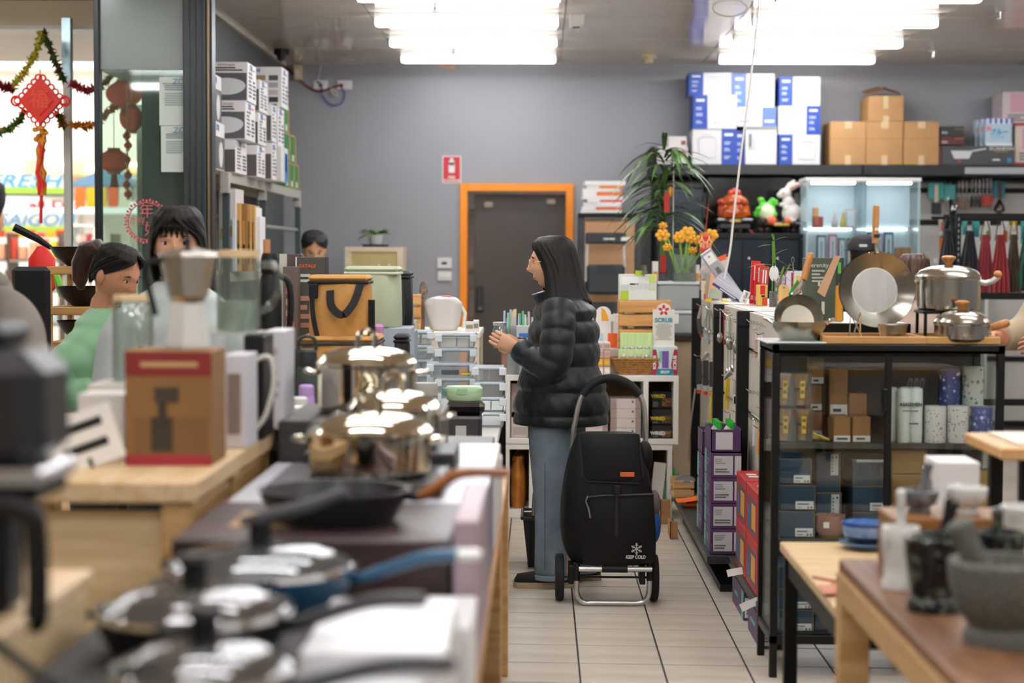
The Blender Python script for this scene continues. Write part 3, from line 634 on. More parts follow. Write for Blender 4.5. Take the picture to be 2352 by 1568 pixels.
def jug(b,side,u0,u1,v0=.12,v1=.85):
    u=(u0+u1)/2;W=b.w*(u1-u0);H=b.h*(v1-v0);o=face_m(side,*b.pt(side,u,(v0+v1)/2),.0016);g=G();m=mat('#d6d8da',.5)
    P=[(-.34,-.4),(-.38,.25),(-.3,.38),(.3,.38),(.38,.25),(.34,-.4)]
    g.tube([(x*W,y*H,0) for x,y in P],.004,4,closed=True).tube([(-.2*W,.4*H,0),(-.12*W,.48*H,0),(.12*W,.48*H,0),(.2*W,.4*H,0)],.004,4)
    q=g.obj('printed_pot',m,b.o,0);q.matrix_local=o
def bluebox(lab,r4,blue,Y=14.8,d=.34,zb=None,m=CWH,bm=BL):
    b=pbox('blender_box',lab,'box',*r4,Y,d,m,zb,group='blue and white boxes on the black shelf')
    if blue =='l': b.patch('f',0,0,.33,1,bm,'blue_band');b.patch('l',0,0,1,1,bm,'blue_side');u=.165;jug(b,'f',.38,.95)
    elif blue =='r': b.patch('f',.67,0,1,1,bm,'blue_band');u=.835;jug(b,'f',.08,.62)
    elif blue =='a': b.patch('f',0,0,1,1,bm,'blue_band');u=.5
    else: return b
    w=.1 if blue != 'a' else .35
    b.patch('f',u-w,.8,u+w,.88,CWH,'logo_bar',.003)
    for k,v in enumerate((.6,.42,.2)): b.lines('f',u-w,v-.05,u+w*.6,v+.05,3 if k ==1 else 2,mat('#c9d4ee',.5),lift=.003)
    return b
P=[('stacked box with blue band, bottom of the first column',(1590,296,1690,376),'r',0),('box with blue band at its start, middle of the first column',(1592,218,1692,296),'l',1),('box with blue band at its start, top of the first column',(1583,167,1681,218),'l',2)]
z1=zt;zz=[zt,at(1640,296,14.8).z,at(1640,218,14.8).z]
bluebox(P[0][0],P[0][1],'r',zb=zt);bluebox(P[1][0],P[1][1],'l',zb=zz[1],Y=14.79);bluebox(P[2][0],P[2][1],'l',zb=zz[2],Y=14.84)
bluebox('narrow blue box end beside the toaster box',(1690,299,1711,376),'a',Y=14.84,zb=zt)
t0=pbox('toaster_box','white toaster box with a grey appliance picture among the blue boxes','box',1712,290,1784,376,14.79,.3,CWH,zt);t0.patch('f',.02,.9,.98,1,mat('#8d8f92',.5));t0.patch('f',.1,.38,.33,.85,mat('#a7abae',.3,.3),'printed_toaster');t0.patch('f',.1,.45,.2,.8,mat('#6f7376',.4),'printed_slot',.002)
zb2=at(1748,290,14.79).z
b=bluebox('white box with a blue patch upside down above the toaster box',(1693,246,1783,290),'',zb=zb2,Y=14.8);b.patch('f',.64,0,1,1,BL2,'blue_band');b.patch('f',.7,.2,.95,.34,CWH,'logo_bar',.003);b.lines('f',.05,.2,.4,.32,1,GREYINK)
bluebox('faded blue band box, top of the second column',(1682,169,1779,246),'l',Y=14.82,zb=at(1740,246,14.8).z,bm=BL2)
za,zb_=at(1836,309,14.8).z,at(1836,243,14.8).z
bluebox('blue band box at the bottom of the last blue column',(1789,309,1884,376),'l',zb=zt);bluebox('box with its blue band at the far edge, middle of the last blue column',(1788,243,1884,309),'r',zb=za);bluebox('blue band box at the top of the last blue column',(1790,176,1884,243),'l',zb=zb_)
b=pbox('coffee_maker_box','small grey coffee maker box on the end of the black shelf','box',1509,337,1580,376,14.78,.25,mat('#c9c6c4',.5),zt);b.patch('f',.45,.1,.68,.9,mat('#5d6166',.4),'printed_machine');b.patch('f',.72,.5,.95,.8,mat('#a5786a',.5),'printed_cup')
zb2=at(1540,337,14.78).z;b=pbox('coffee_maker_box','smaller grey box set on top of the coffee maker box','box',1535,313,1577,337,14.82,.2,mat('#d2cfcd',.5),zb2);b.patch('f',.7,.2,.95,.6,mat('#8d4a42',.5),'printed_cup')
# cartons
CB=mat('#c39664',.75,var=.1,scale=4);TAPE=mat('#d9bd94',.25)
def carton(lab,r4,zb,open_=False):
    b=pbox('cardboard_carton',lab,'carton',*r4,14.8,.38,CB,zb,group='plain cartons on the black shelf',b=.004)
    b.patch('f',.42,.0,.58,.22,TAPE,'tape');b.patch('f',.0,.6,1,.606,mat('#8f6a42',.8),'flap_seam');b.patch('f',.4,.84,.6,1,TAPE,'tape') if not open_ else b.patch('f',.42,.5,.56,1,TAPE,'tape')
    return b
carton('plain cardboard carton next to the blue boxes',(1907,279,1989,376),zt);carton('plain cardboard carton in the middle of three, under the open one',(1990,279,2074,376),zt);carton('plain cardboard carton next to the black pan boxes',(2076,279,2157,376),zt)
zz=at(2032,279,14.8).z;b=carton('open topped cardboard carton standing on the others',(1995,220,2076,278),zz+.001,True)
for s,a in ((-1,.5),(1,-.45)): q=G().box(-b.w*.5*(s <0),b.w*.5*(s >0),-.001,.19,0,.004).obj('flap',mat('#8b6b4a',.8),b.o,0);q.location=(0,-b.d/2+.1,b.h+.005+.05);q.rotation_euler=(.25,s*.3,0)
DK=mat('#26262a',.4);DR=mat('#5a1a22',.4);GD=mat('#c9a84e',.5)
for lab,r4,m,zb in (('black pan box on the dark red pan box',(2160,290,2215,312),DK,1),('dark red pan box under the black one',(2160,312,2215,333),DR,0)):
    zq=at(2190,333,14.8).z+.001 if zb ==0 else at(2190,312,14.8).z+.002;b=pbox('pan_box',lab,'box',*r4,14.8,.3,m,zq);b.text('f',.8,.7,'SCANPAN',.018,GD);b.patch('f',.05,.2,.3,.45,mat('#9d9da0',.4),'printed_pan')
b=pbox('pan_box','thin dark red pan box end standing against the long grey box','box',2157,335,2163,376,14.8,.3,DR,zt)
b=pbox('wok_box','long dark grey wok box with a white pan picture and gold lettering','box',2164,335,2330,376,14.79,.32,mat('#47484d',.4),zt)
b.text('f',.82,.86,'SCANPAN',.035,mat('#d8d8d6',.5),bold=.001,width=.2);b.lines('f',.72,.69,.92,.75,1,GD);b.patch('f',.9,.15,.96,.4,mat('#3a86b5',.5),'blue_mark');b.patch('f',.7,.25,.8,.32,WHITE,'label_panel');b.patch('f',.22,.16,.26,.28,mat('#c03038',.5),'red_mark')
g=G().prism([(-.09,.02),(.09,.02),(.06,-.045),(-.06,-.045)],0,.001,'z').prism([(.08,.012),(.2,.032),(.2,.044),(.08,.024)],0,.001,'z');q=g.obj('printed_wok',mat('#d9dadb',.5),b.o,0);q.matrix_local=face_m('f',*b.pt('f',.27,.62),.0015)
zz=at(2280,335,14.8).z+.001
for k in range(3):
    b=pbox('soap_pack','blue and white detergent pack with ruffled top, %s of three' % ['rear','middle','front'][k],'pack',2240+k*12,276-k*2,2300+k*13,335,15.02-k*.11,.1,mat('#bcd6e8',.3),zz,group='detergent packs on the wok box',b=.012);b.patch('f',.0,.82,1,1,mat('#4a5fc0',.4),'blue_top')
    for j in range(5): b.patch('f',.02+j*.2,.8,.12+j*.2,1.0,mat('#e9eef8',.4),'white_stripe',.002)
    b.text('f',.5,.5,'ブルー',.05,mat('#2a8fc8',.5),bold=.002);b.text('f',.45,.3,'ハワイ',.042,mat('#5aa0d0',.5));b.patch('f',.02,.55,.2,.72,mat('#e88aa0',.5),'pink_mark');b.patch('f',.0,.0,1,.1,mat('#e9f1f4',.4),'white_base')
for lab,r4,zb,m in (('pink and white printed carton at the shelf end, upper one',(2303,211,2420,289),1,'#d9c9cc'),('pink and cream printed carton at the shelf end, lower one',(2331,289,2440,376),0,'#e5d2c4')):
    b=pbox('snack_carton',lab,'carton',*r4,14.85,.35,mat(m,.5),zt if not zb else at(2380,289,14.85).z+.002);b.patch('f',.15,.4,.5,.95,mat('#d8a8b4',.5));b.patch('f',0,0,1,.08,mat('#b8303a',.5));b.lines('f',.1,.12,.5,.35,3,GREYINK)
# black television on the slat wall and dark screen beside
x0,x1,z0,z1=rect(1622,404,1825,546,15.0)
t=thing('television','large black television fixed to the slat wall above the figurines','tv',((x0+x1)/2,15.0,z0));w=(x1-x0)/2
G().box(-w,w,0,.06,0,z1-z0,b=.006).obj('casing',BLACK,t);G().box(-w+.012,w-.012,-.003,.0,.02,z1-z0-.012).obj('screen',mat('#0c0c0e',.12,coat=.6),t,0);G().box(-.2,.2,.06,.265,.1,.3).obj('mount',BLACK,t)
x0,x1,z0,z1=rect(1505,430,1616,640,14.6)
t=thing('monitor_cabinet','dark monitor with a bluish screen behind the tall plant','monitor',((x0+x1)/2,14.6,0));w=(x1-x0)/2
G().box(-w,w,0,.07,z0+.25,z1,b=.006).obj('casing',BLACK,t);G().box(-w+.015,w-.015,-.003,0,z0+.28,z1-.02).obj('screen',mat('#27313f',.12,coat=.8),t,0);G().box(-.18,.18,-.05,.25,0,z0+.25,b=.006).obj('stand',mat('#2d2f33',.5),t)
# media cabinet with figurines on top
Yc=14.25;x0,x1,z0,z1=rect(1632,536,1845,660,Yc)
t=thing('media_cabinet','black cabinet with smoky glass doors carrying the figurines','cabinet',((x0+x1)/2,Yc,0));w=(x1-x0)/2;zf=z1
G().box(-w,w,0,.45,zf-.045,zf,b=.004).obj('cabinet_top',BLACK,t);G().box(-w,w,.42,.45,0,zf-.045).obj('back_panel',mat('#202226',.5),t)
for x in (-w,w-.03): G().box(x,x+.03,0,.42,0,zf-.045).obj('side_panel',BLACK,t)
G().box(-w+.03,w-.03,.02,.42,.5,.53).obj('inner_shelf',BLACK,t)
for k in range(3):
    dd=G().box(-w+.03+k*(2*w-.06)/3,-w+.03+(k+1)*(2*w-.06)/3-.006,0,.012,.05,zf-.05).obj('glass_door',mat('#2a323c',.1,coat=.5),t,0);G().ball((-w+.08+k*(2*w-.06)/3,-.012,zf-.2),.012,10,6).obj('knob',CHROME,dd)
# amber figurine
c=at(1686,536,14.35);c.z=zf;AM=mat('#e8760c',.25,var=.35,scale=14,trans=.25,c2='#b83208',coat=.5,sss=.2)
t=thing('amber_ornament','amber orange resin money ornament on a black carved base','ornament',c);s=14.35/F_PX
g=G();g.lathe([(33*s,36*s),(38*s,44*s),(36*s,56*s),(30*s,64*s),(33*s,70*s),(28*s,80*s),(16*s,88*s),(6*s,92*s),(0,93*s)],20,sy=.6)
random.seed(2)
for k in range(16): a=k*.393;g.ball((math.cos(a)*30*s,math.sin(a)*17*s,(44+(k % 3)*14)*s),(9*s,8*s,8*s),8,6)
g.obj('resin_body',AM,t)
for k in range(3): G().ball(((k-1)*8*s,-4*s,93*s+(k ==1)*4*s),7*s,10,7).obj('red_bead',mat('#d8452e',.2,coat=.6),t)
g=G().box(-42*s,42*s,-22*s,22*s,24*s,34*s,b=.01).box(-36*s,36*s,-18*s,18*s,10*s,24*s,b=.008);g.obj('carved_base',mat('#17120f',.3,coat=.4),t)
for x in (-34,-12,12,34): G().lathe([(6*s,0),(8*s,6*s),(5*s,12*s)],10).obj('base_foot',mat('#17120f',.3),t,loc=(x*s,-8*s,0))
G().box(-12*s,12*s,-23.2*s,-22*s,26*s,32*s).obj('name_plate',GD,t,0)
# green cabbage with white rabbit on carved base
c=at(1792,534,14.35);c.z=zf;DW=mat('#2a1b18',.35,bump=.3,scale=40)
t=thing('rabbit_ornament','white rabbit leaning on a bright green cabbage on dark carved wood','ornament',c)
g=G().box(-52*s,52*s,-20*s,20*s,18*s,26*s,b=.01)
for x in (-44,-30,30,44): g.lathe([(9*s,0),(12*s,8*s),(8*s,20*s)],10,M=Matrix.Translation((x*s,0,0)))
for k in range(14): g.ball(((-50+k*7.7)*s,-14*s+random.uniform(-4,4)*s,24*s+random.uniform(-3,5)*s),random.uniform(5,9)*s,8,6)
g.obj('carved_base',DW,t)
G().box(-18*s,18*s,-24*s,-20*s,17*s,24*s,b=.006).obj('gold_tablet',GD,t)
g=G();pr=[(10*s,30*s),(18*s,38*s),(20*s,50*s),(15*s,62*s),(8*s,68*s)]
g.lathe(pr,16,M=Matrix.Translation((-14*s,0,2*s)) @ Matrix.Rotation(-.35,4,'Y'));g.obj('cabbage_heart',mat('#e6efd2',.4,c2='#b9d68a',scale=30,stretch=(1,1,.2)),t)
g=G();random.seed(9)
for k in range(24):
    a=random.uniform(0,6.28);r=random.uniform(6,24)*s;g.ball((-32*s+r*math.cos(a),r*math.sin(a)*.6,62*s+random.uniform(-20,16)*s),(random.uniform(7,11)*s,6*s,random.uniform(6,10)*s),7,5)
bake(g,'cabbage_leaves',mat('#38b52c',.35,c2='#7fdc55',scale=20,bump=.4),.006,0,1,t)
g=G().ball((26*s,0,46*s),(24*s,18*s,24*s)).ball((18*s,0,70*s),(15*s,13*s,17*s)).ball((10*s,0,92*s),(15*s,11*s,12*s)).ball((-1*s,0,88*s),(8*s,8*s,7*s)).ball((14*s,-9*s,58*s),(10*s,6*s,7*s)).ball((3*s,-8*s,66*s),(8*s,5*s,5*s)).ball((48*s,0,40*s),8*s).ball((20*s,-12*s,30*s),(16*s,8*s,6*s))
g.tube([(14*s,-4*s,98*s),(28*s,-6*s,108*s),(48*s,-7*s,116*s)],[5*s,8*s,4*s],8,flat=(.5,1));g.tube([(12*s,4*s,100*s),(22*s,6*s,112*s),(34*s,8*s,122*s)],[5*s,7*s,3*s],8,flat=(.5,1))
bake(g,'rabbit_body',mat('#e9e6de',.4,var=.06,sss=.1),.006,0,2,t)
G().tube([(22*s,-10*s,104*s),(40*s,-11*s,112*s)],[3*s,2*s],6).obj('pink_inner_ear',mat('#e58a76',.5),t);G().ball((5*s,-11*s,93*s),1.8*s,8,5).obj('eye',mat('#a0522d',.2),t)
for x,zq,r in ((-22,30,11),(14,29,8)):
    G().ball((x*s,-20*s,zq*s),(r*s,6*s,r*.9*s),9,6).obj('coral_flower',mat('#ee6a45',.4,bump=.5,scale=60),t)
tag(G().ball((0,0,.012),.012,10,6).obj('red_bead',mat('#d0203a',.3),None,60,(at(1727,518,14.3).x,14.3,zf)),'tiny red bead lying between the two ornaments','bead')
# lit glass display cabinet
Yd=13.9;x0,x1,z0,z1=rect(1852,408,2112,620,Yd);GL=glass('#f5fbfc',.05,.5,.02,'#d8ecf2')
t=thing('display_case','frameless lit glass display case with knives and gifts','display case',((x0+x1)/2,Yd,0));w=(x1-x0)/2
G().box(-w-.01,w+.01,-.01,.36,z1-.03,z1,b=.004).obj('case_top',WHITE,t);zsh=at(1980,523,Yd).z;zlo=at(1980,600,Yd).z-.05
for k in range(2): G().box(-w+.05+k*w,-.05+k*w,.08,.12,z1-.045,z1-.031).obj('lamp_strip',glow('#f4faff',16),t,0);G().box(-w+.03+k*w,-.03+k*w,.33,.34,zsh-.012,zsh-.002).obj('lamp_strip',glow('#f4faff',6),t,0)
for x in (-w,-.012,.02,w-.006): G().box(x,x+.006,0,.35,.6,z1-.03).obj('side_pane',GL,t,0)
for k in range(2): G().box(-w+.01+k*w,-.015+k*w,0,.005,.6,z1-.03).obj('door_pane',GL,t,0)
for zq in (zsh,zlo): G().box(-w+.008,w-.008,.01,.345,zq-.006,zq).obj('glass_shelf',GL,t,0)
G().box(-w,w,0,.36,0,.6,b=.004).obj('base_cabinet',mat('#dfe6ea',.4),t);G().box(-w+.005,w-.005,.352,.357,.6,z1-.03).obj('back_panel',mat('#dfe9ef',.5),t,0)
for x in (-w,w-.012): G().box(x,x+.012,-.006,.0,.6,z1-.03).obj('corner_strip',mat('#a8c4cc',.3),t,0)
def incase(nm,lab,cat,r4,m,zq,dy=.1,d=.06): return pbox(nm,lab,cat,*r4,Yd+dy,d,m,zq+.001,group='goods in the lit display case')
incase('gift_box','red gift box in the display case','box',(1868,497,1891,523),mat('#c23a32',.5),zsh,.08).patch('f',.1,.3,.5,.9,mat('#d8604a',.5));incase('gift_box','small orange box behind the red gift box','box',(1868,477,1880,523),mat('#e2a05a',.5),zsh,.17)
for k,px in enumerate((1917,1936)):
    c=at(px,523,Yd+.12);t2=thing('figurine_bottle',['pale pink slender perfume bottle in the display case','white and gold slender perfume bottle beside the photo frame'][k],'bottle',(c.x,c.y,zsh+.001));sc_=Yd/F_PX
    G().lathe([(7*sc_,0),(8*sc_,8*sc_),(5*sc_,22*sc_),(2*sc_,34*sc_)],12).obj('bottle_body',mat(['#e3cfcf','#e0c05a'][k],.3),t2);G().lathe([(2.5*sc_,34*sc_),(3.5*sc_,38*sc_),(1*sc_,46*sc_)],10).obj('stopper',mat('#f2ecec',.3),t2)
b=incase('photo_frame','pale wooden photo frame in the display case','frame',(1942,479,1966,523),mat('#d9c4b8',.5),zsh,.2,.02);b.patch('f',.15,.1,.85,.88,mat('#e6eef4',.4),'picture')
for k,(a,b_,y,m) in enumerate(((1876,1898,540,'#2a3140'),(1903,1922,538,'#c0305a'),(1926,1942,547,'#3a4452'),(1946,1962,547,'#2a3140'),(1992,2004,533,'#2a3548'),(2012,2026,536,'#a8458a'),(2030,2052,533,'#2a3548'))):
    b=incase('knife_box','boxed knife standing in the display case, %s along the shelf' % ['first','second','third','fourth','fifth','sixth','seventh'][k],'box',(a,y,b_,600),mat(m,.4),zlo,.08,.04);b.patch('f',.14,.06,.86,.94,mat('#d3dde8',.3),'window');b.patch('f',.4,.15,.6,.8,mat('#b5bcc4',.2,.6),'knife_blade',.002)
b=incase('chopping_block','warm wooden chopping block at the end of the display case','board',(2057,568,2093,602),wood('#c48a50','#a06a34',.5,'z'),zlo,.05,.05)
for k in range(4): b.patch('f',.25*k+.01,0,.25*k+.24,1,wood(['#c98f55','#b87a40','#d09a62','#bd8247'][k],'#a06a34',.5,'z'),'stave')
# hanging utensils on the rails
Yu=15.1
def packs(px,py,w,h,m,lab,cat,card=True,Y=Yu,extra=None):
    c=at(px,py,Y);s=Y/F_PX;t=thing('hanging_'+cat.replace(' ','_'),lab,cat,(c.x,YB-.045,c.z),0,'utensils hung on the slat wall')
    dy=Y-(YB-.045);G().tube([(0,0,.006),(0,dy-.06,.006),(0,dy-.075,.02)],.003,6).obj('hook',CHROME,t)
    for k in range(2):
        if card: G().box(-w/2*s,w/2*s,dy-.02-k*.02,dy-.016-k*.02,-h*s,0,b=.001).obj('card',m,t)
    if extra: extra(t,s,dy-.05)
    return t
TEAL=mat('#4fb9b4',.5)
def brush(t,s,y): G().box(-5*s,5*s,y-.006,y,-45*s,-5*s,b=.003).obj('handle',mat('#b9ad9c',.3,.4),t);G().box(-11*s,11*s,y-.012,y,-72*s,-45*s,b=.004).obj('bristle_head',mat('#2b3038',.6),t)
def whisk(t,s,y):
    for q in (-8,8): G().tube([(q*s,y,-5*s),(q*s,y,-30*s),(q*s+3*s,y,-46*s)],.004,6).obj('handle',mat('#8d8f94',.3,.6),t)
    for q in (-10,-4,4,10): G().tube([(q*s,y,-30*s),(q*s*1.5,y,-46*s),(q*s,y,-58*s)],.002,5).obj('wire',CHROME,t)
packs(2148,420,34,36,TEAL,'teal carded pack with a black pastry brush on the rail','pastry brush',extra=brush);packs(2180,424,26,34,TEAL,'teal carded pack with thin whisks on the rail','whisk',extra=whisk)
def spoons(cols):
    def f(t,s,y):
        for k,c in enumerate(cols):
            x=(k-(len(cols)-1)/2)*8*s;G().tube([(x,y-k*.006,-2*s),(x*1.05,y-k*.006,-38*s)],.0045,6).obj('handle',CHROME,t);G().ball((x*1.1,y-k*.006,-52*s),(4.5*s,.01,14*s),8,6).obj('spoon_head',mat(c,.5),t)
    return f
packs(2208,414,0,0,TEAL,'bunch of steel and brown spoons hung on the rail','spoon',False,extra=spoons(['#6d5a48','#7a6552','#6a5745']));packs(2238,410,0,0,TEAL,'bunch of black headed tongs hung on the rail','tongs',False,extra=spoons(['#1c1c20','#202026','#1a1a1e']));packs(2264,408,0,0,TEAL,'bunch of red headed tongs hung on the rail','tongs',False,extra=spoons(['#b3301f','#c43a24','#a82c1c']))
def masher(t,s,y): G().box(-4*s,4*s,y-.008,y,-45*s,-4*s,b=.003).obj('handle',mat('#5a4034',.5),t);G().lathe([(3*s,0),(12*s,-18*s),(13*s,-26*s),(4*s,-32*s)][::-1],14).obj('scoop',mat('#4a4442',.2,.8),t,loc=(0,y,-42*s))
packs(2293,416,26,38,mat('#3d8a9a',.5),'dark teal carded scoop with a polished bowl','scoop',extra=masher)
for k,(px,py,w,h,c,lab) in enumerate(((2165,500,20,45,'#d8d4d0','white and orange carded gadget on the lower rail'),(2168,540,22,40,'#e2702a','orange carded gadget beside the dark apron'))):
    def ex(t,s,y,k=k): G().box(-7*s,7*s,y-.01,y,-30*s,-8*s,b=.004).obj('gadget',mat(['#d8552c','#3a3a3a'][k],.4),t)
    packs(px,py,w,h,mat(c,.5),lab,'gadget',extra=ex)
t=thing('counter_gadgets_shelf','low white shelf of bottles behind the glass case end','shelf',(at(2130,620,14.9).x,14.9,0));G().box(-.3,.5,-.1,.25,1.22,1.25).obj('shelf_board',WHITE,t)
for x in (-.28,.46): G().box(x,x+.02,-.1,.25,0,1.22).obj('upright',WHITE,t)
for k in range(7):
    o=thing('spray_bottle','small bottle on the low white shelf, %s in its row' % ['first','second','third','fourth','fifth','sixth','seventh'][k],'bottle',(t.location.x-.24+k*.1,14.88,1.251),0,'bottles on the low white shelf')
    G().lathe([(.03,0),(.032,.02),(.03,.12),(.012,.15),(.012,.17)],12).obj('bottle_body',mat(['#d8d8d4','#2a2a2c','#d2d6d8','#c8b0a0','#e8e8e8','#b9d06a','#c23a3a'][k],.4),o);G().lathe([(.014,.17),(.014,.2)],10).obj('cap',mat(['#c03a3a','#444','#fff','#444','#9a9a9a','#e8e8e8','#333'][k] if False else '#efeeea',.4),o)
# apron rack
Ya=12.2;x0,x1,z0,z1=rect(2195,490,2420,686,Ya)
t=thing('apron_rack','black slotted metal rack hung with aprons','rack',(x0,Ya,0));w=x1-x0+.4;up=G().box(0,.036,0,.04,0,z1,b=.002).obj('upright',BLACKM,t)
G().box(w-.036,w,0,.04,0,z1,b=.002).obj('upright',BLACKM,t);g=G()
for k in range(14): g.box(.014,.022,-.001,0,z1-.05-k*.04,z1-.03-k*.04)
g.obj('slot_print',mat('#8d8f92',.5),up,0)
for z_ in (z1,z0+.04,.5): G().box(0.036,w-.036,0,.03,z_-.045,z_,b=.003).obj('cross_beam',BLACKM,t)
G().tube([(-.14,.12,z1-.03),(w,.12,z1-.03)],.01,8).obj('hanging_rail',BLACKM,t);G().box(.036,w-.036,.03,.4,z0+.02,z0+.035).obj('shelf_board',BLACKM,t)
for x in (0,w-.036): G().box(x,x+.036,.37,.41,0,z1,b=.002).obj('rear_upright',BLACKM,t)
def apron(px0,px1,y0,y1,m,strap,lab,Y,fold=4,hook=0):
    c0=at((px0+px1)/2,y0,Y);s=Y/F_PX;W=(px1-px0)*s;H=(y1-y0)*s;t=thing('hanging_apron',lab,'apron',(c0.x,Y,c0.z),0,'aprons hung on the black rack')
    for q in (-1,1): G().tube([(q*.01,0,0),(q*W*.2,-.005,-H*.12),(q*W*.28,0,-H*.28)],.009,6,flat=(.35,1)).obj('neck_strap',strap,t)
    def fn(u,v):
        k=.35+.65*min(1,v*1.3);x=(u-.5)*W*k;return (x,.035*math.sin(u*math.pi*2*fold)*(.4+.6*v)-.01,-H*.2-v*H*.8)
    G().sheet(fn,28,10).obj('apron_cloth',m,t,60);G().sheet(lambda u,v: tuple(Vector(fn(u,v))+Vector((0,.012,0))),28,10).obj('apron_lining',m,t,60)
DG=mat('#4a4b50',.75,bump=.1,scale=80);RD=mat('#b81c2c',.45,sheen=.3);BR=mat('#8a7362',.8,c2='#5d4a3e',scale=25,stretch=(8,8,.2));GN=mat('#4f8470',.8,c2='#2f5a4a',scale=25,stretch=(8,8,.2))
apron(2158,2196,500,625,DG,DG,'dark grey pinstripe apron hung outside the rack post',12.31);apron(2207,2248,505,625,DG,DG,'dark grey apron just inside the rack post',12.3)
apron(2243,2285,505,672,RD,BLACK,'red apron with black neck strap, nearer the grey ones',12.32);apron(2277,2320,505,672,RD,BLACK,'red apron with black neck strap, nearer the brown one',12.25);apron(2312,2346,505,670,BR,mat('#5a3a34',.7),'brown striped apron on the rack',12.3);apron(2336,2390,505,660,GN,mat('#2c3a34',.7),'green striped apron at the end of the rack',12.28)
for k,(a,b_,y1,c) in enumerate(((2210,2222,540,'#47b3ad'),(2232,2250,545,'#47b3ad'),(2262,2274,560,'#e9e4dc'),(2300,2318,560,'#e8e6e0'),(2322,2336,530,'#f0d84a'),(2345,2360,560,'#47b3ad'))):
    c0=at((a+b_)/2,508,12.45);Z0=at(a,y1,12.45).z;q=thing('carded_gadget','carded kitchen gadget hung behind the aprons, %s along the rail' % ['first','second','third','fourth','fifth','sixth'][k],'gadget',(c0.x,12.45,c0.z),0,'cards behind the aprons')
    W=(b_-a)/2*12.45/F_PX;G().box(-W,W,0,.004,Z0-c0.z,0,b=.001).obj('card',mat(c,.5),q);G().box(-W*.5,W*.5,-.012,0,(Z0-c0.z)*.9,(Z0-c0.z)*.4,b=.004).obj('gadget',mat(['#2a8a86','#2a8a86','#7fae3c','#d8702a','#e8e8e8','#2a8a86'][k],.4),q)
# kraft paper roll stand with ladder and books
Yp=14.5;x0,x1,z0,z1=rect(1328,489,1474,650,Yp);zp=z1
t=thing('paper_roll_stand','black stand holding a roll of kraft wrapping paper','stand',((x0+x1)/2,Yp,0));w=(x1-x0)/2;KP=mat('#c79b70',.6,var=.06)
G().box(-w,w,0,.4,zp-.03,zp,b=.004).obj('stand_top',BLACKM,t)
for x in (-w,w-.05): G().box(x,x+.05,.03,.38,0,zp-.03,b=.003).obj('side_panel',mat('#3b3c40',.5),t)
G().cyl(0,0,-w+.055,w-.055,.055,n=24,M=Matrix.Translation((0,.1,zp-.1)) @ Matrix.Rotation(math.pi/2,4,'Y')).obj('paper_roll',KP,t);G().box(-w+.055,w-.055,.045,.048,.3,zp-.1).obj('paper_sheet',KP,t,0)
for s in (-1,1): G().cyl(0,0,-.02,.02,.02,n=12,M=Matrix.Translation((s*(w-.05),.1,zp-.1)) @ Matrix.Rotation(math.pi/2,4,'Y')).obj('roll_knob',CHROME,t)
OB=['#f1efec','#f3f1ee','#eceae8','#f4f2f0','#efedea'];z=zp+.001;random.seed(4)
for k in range(9):
    h=.022+.006*(k % 3);a=random.uniform(-.06,.06);x=at(1385+random.uniform(-5,5),460,Yp+.15).x
    q=thing('paperback','white paperback with orange spine band, %s from the bottom of the pile' % ['first','second','third','fourth','fifth','sixth','seventh','eighth','ninth'][k],'book',(x,Yp+.18,z),a,'books piled on the paper stand')
    W=.165-.006*(k % 4);G().box(-W,W,-.12,.12,0,h,b=.001).obj('pages',mat(OB[k % 5],.6),q);G().box(-W*.3,W,-.1225,-.12,.003,h-.003).obj('spine_band',mat(['#f4f2f0','#e8642a','#f0f0f0','#dd4a3a','#f4f2f0','#ee7a2c','#f4f2f0','#e8862a','#f1efec'][k],.5),q,0);z+=h+.001
x0,x1,z0,z1=rect(1336,534,1447,690,14.3)
t=thing('step_ladder','folded stepladder with black treads and white rails before the paper roll','ladder',((x0+x1)/2,14.3,0));w=(x1-x0)/2;zl=z1
for s in (-1,1):
    G().tube([(s*w,0,0),(s*(w-.05),.06,zl-.02)],.018,8,flat=(.5,1)).obj('rail',mat('#e2e2e0',.4),t)
    for q in (.55,.75): G().tube([(s*(w-.05*q),.06*q-.001,zl*q-.06),(s*(w-.05*q),.06*q,zl*q+.02)],.02,8,flat=(.52,1.02)).obj('rail_sleeve',BLACK,t)
G().box(-w+.03,w-.03,.01,.08,zl-.09,zl,b=.012).obj('top_handle',mat('#2b2e33',.5),t);G().box(-.02,.07,.008,.01,zl-.056,zl-.044).obj('printed_text',WHITE,t,0);G().box(.12,.2,.006,.01,zl-.065,zl-.035).obj('label_panel',WHITE,t,0)
for k,zz in enumerate((at(1390,607,14.3).z,at(1390,607,14.3).z-.3,.3)): G().box(-w+.04,w-.04,-.02,.06,zz-.24,zz,b=.02).obj('tread',mat('#2f3338',.5),t);G().box(-.07,.07,-.024,-.02,zz-.07,zz-.005).obj('grip_plate',mat('#23262a',.5),t,0)
p=at(1424,460,Yp+.2)
tag(G().tube([(0,0,0),(.05,0,.05),(.12,0,.03),(.16,.02,.0),(.1,.0,.015)],.006,6).obj('cable_coil',mat('#2a3f88',.5),None,60,(p.x+.09,Yp+.12,zp+.006)),'blue coiled cable beside the pile of paperbacks','cable')
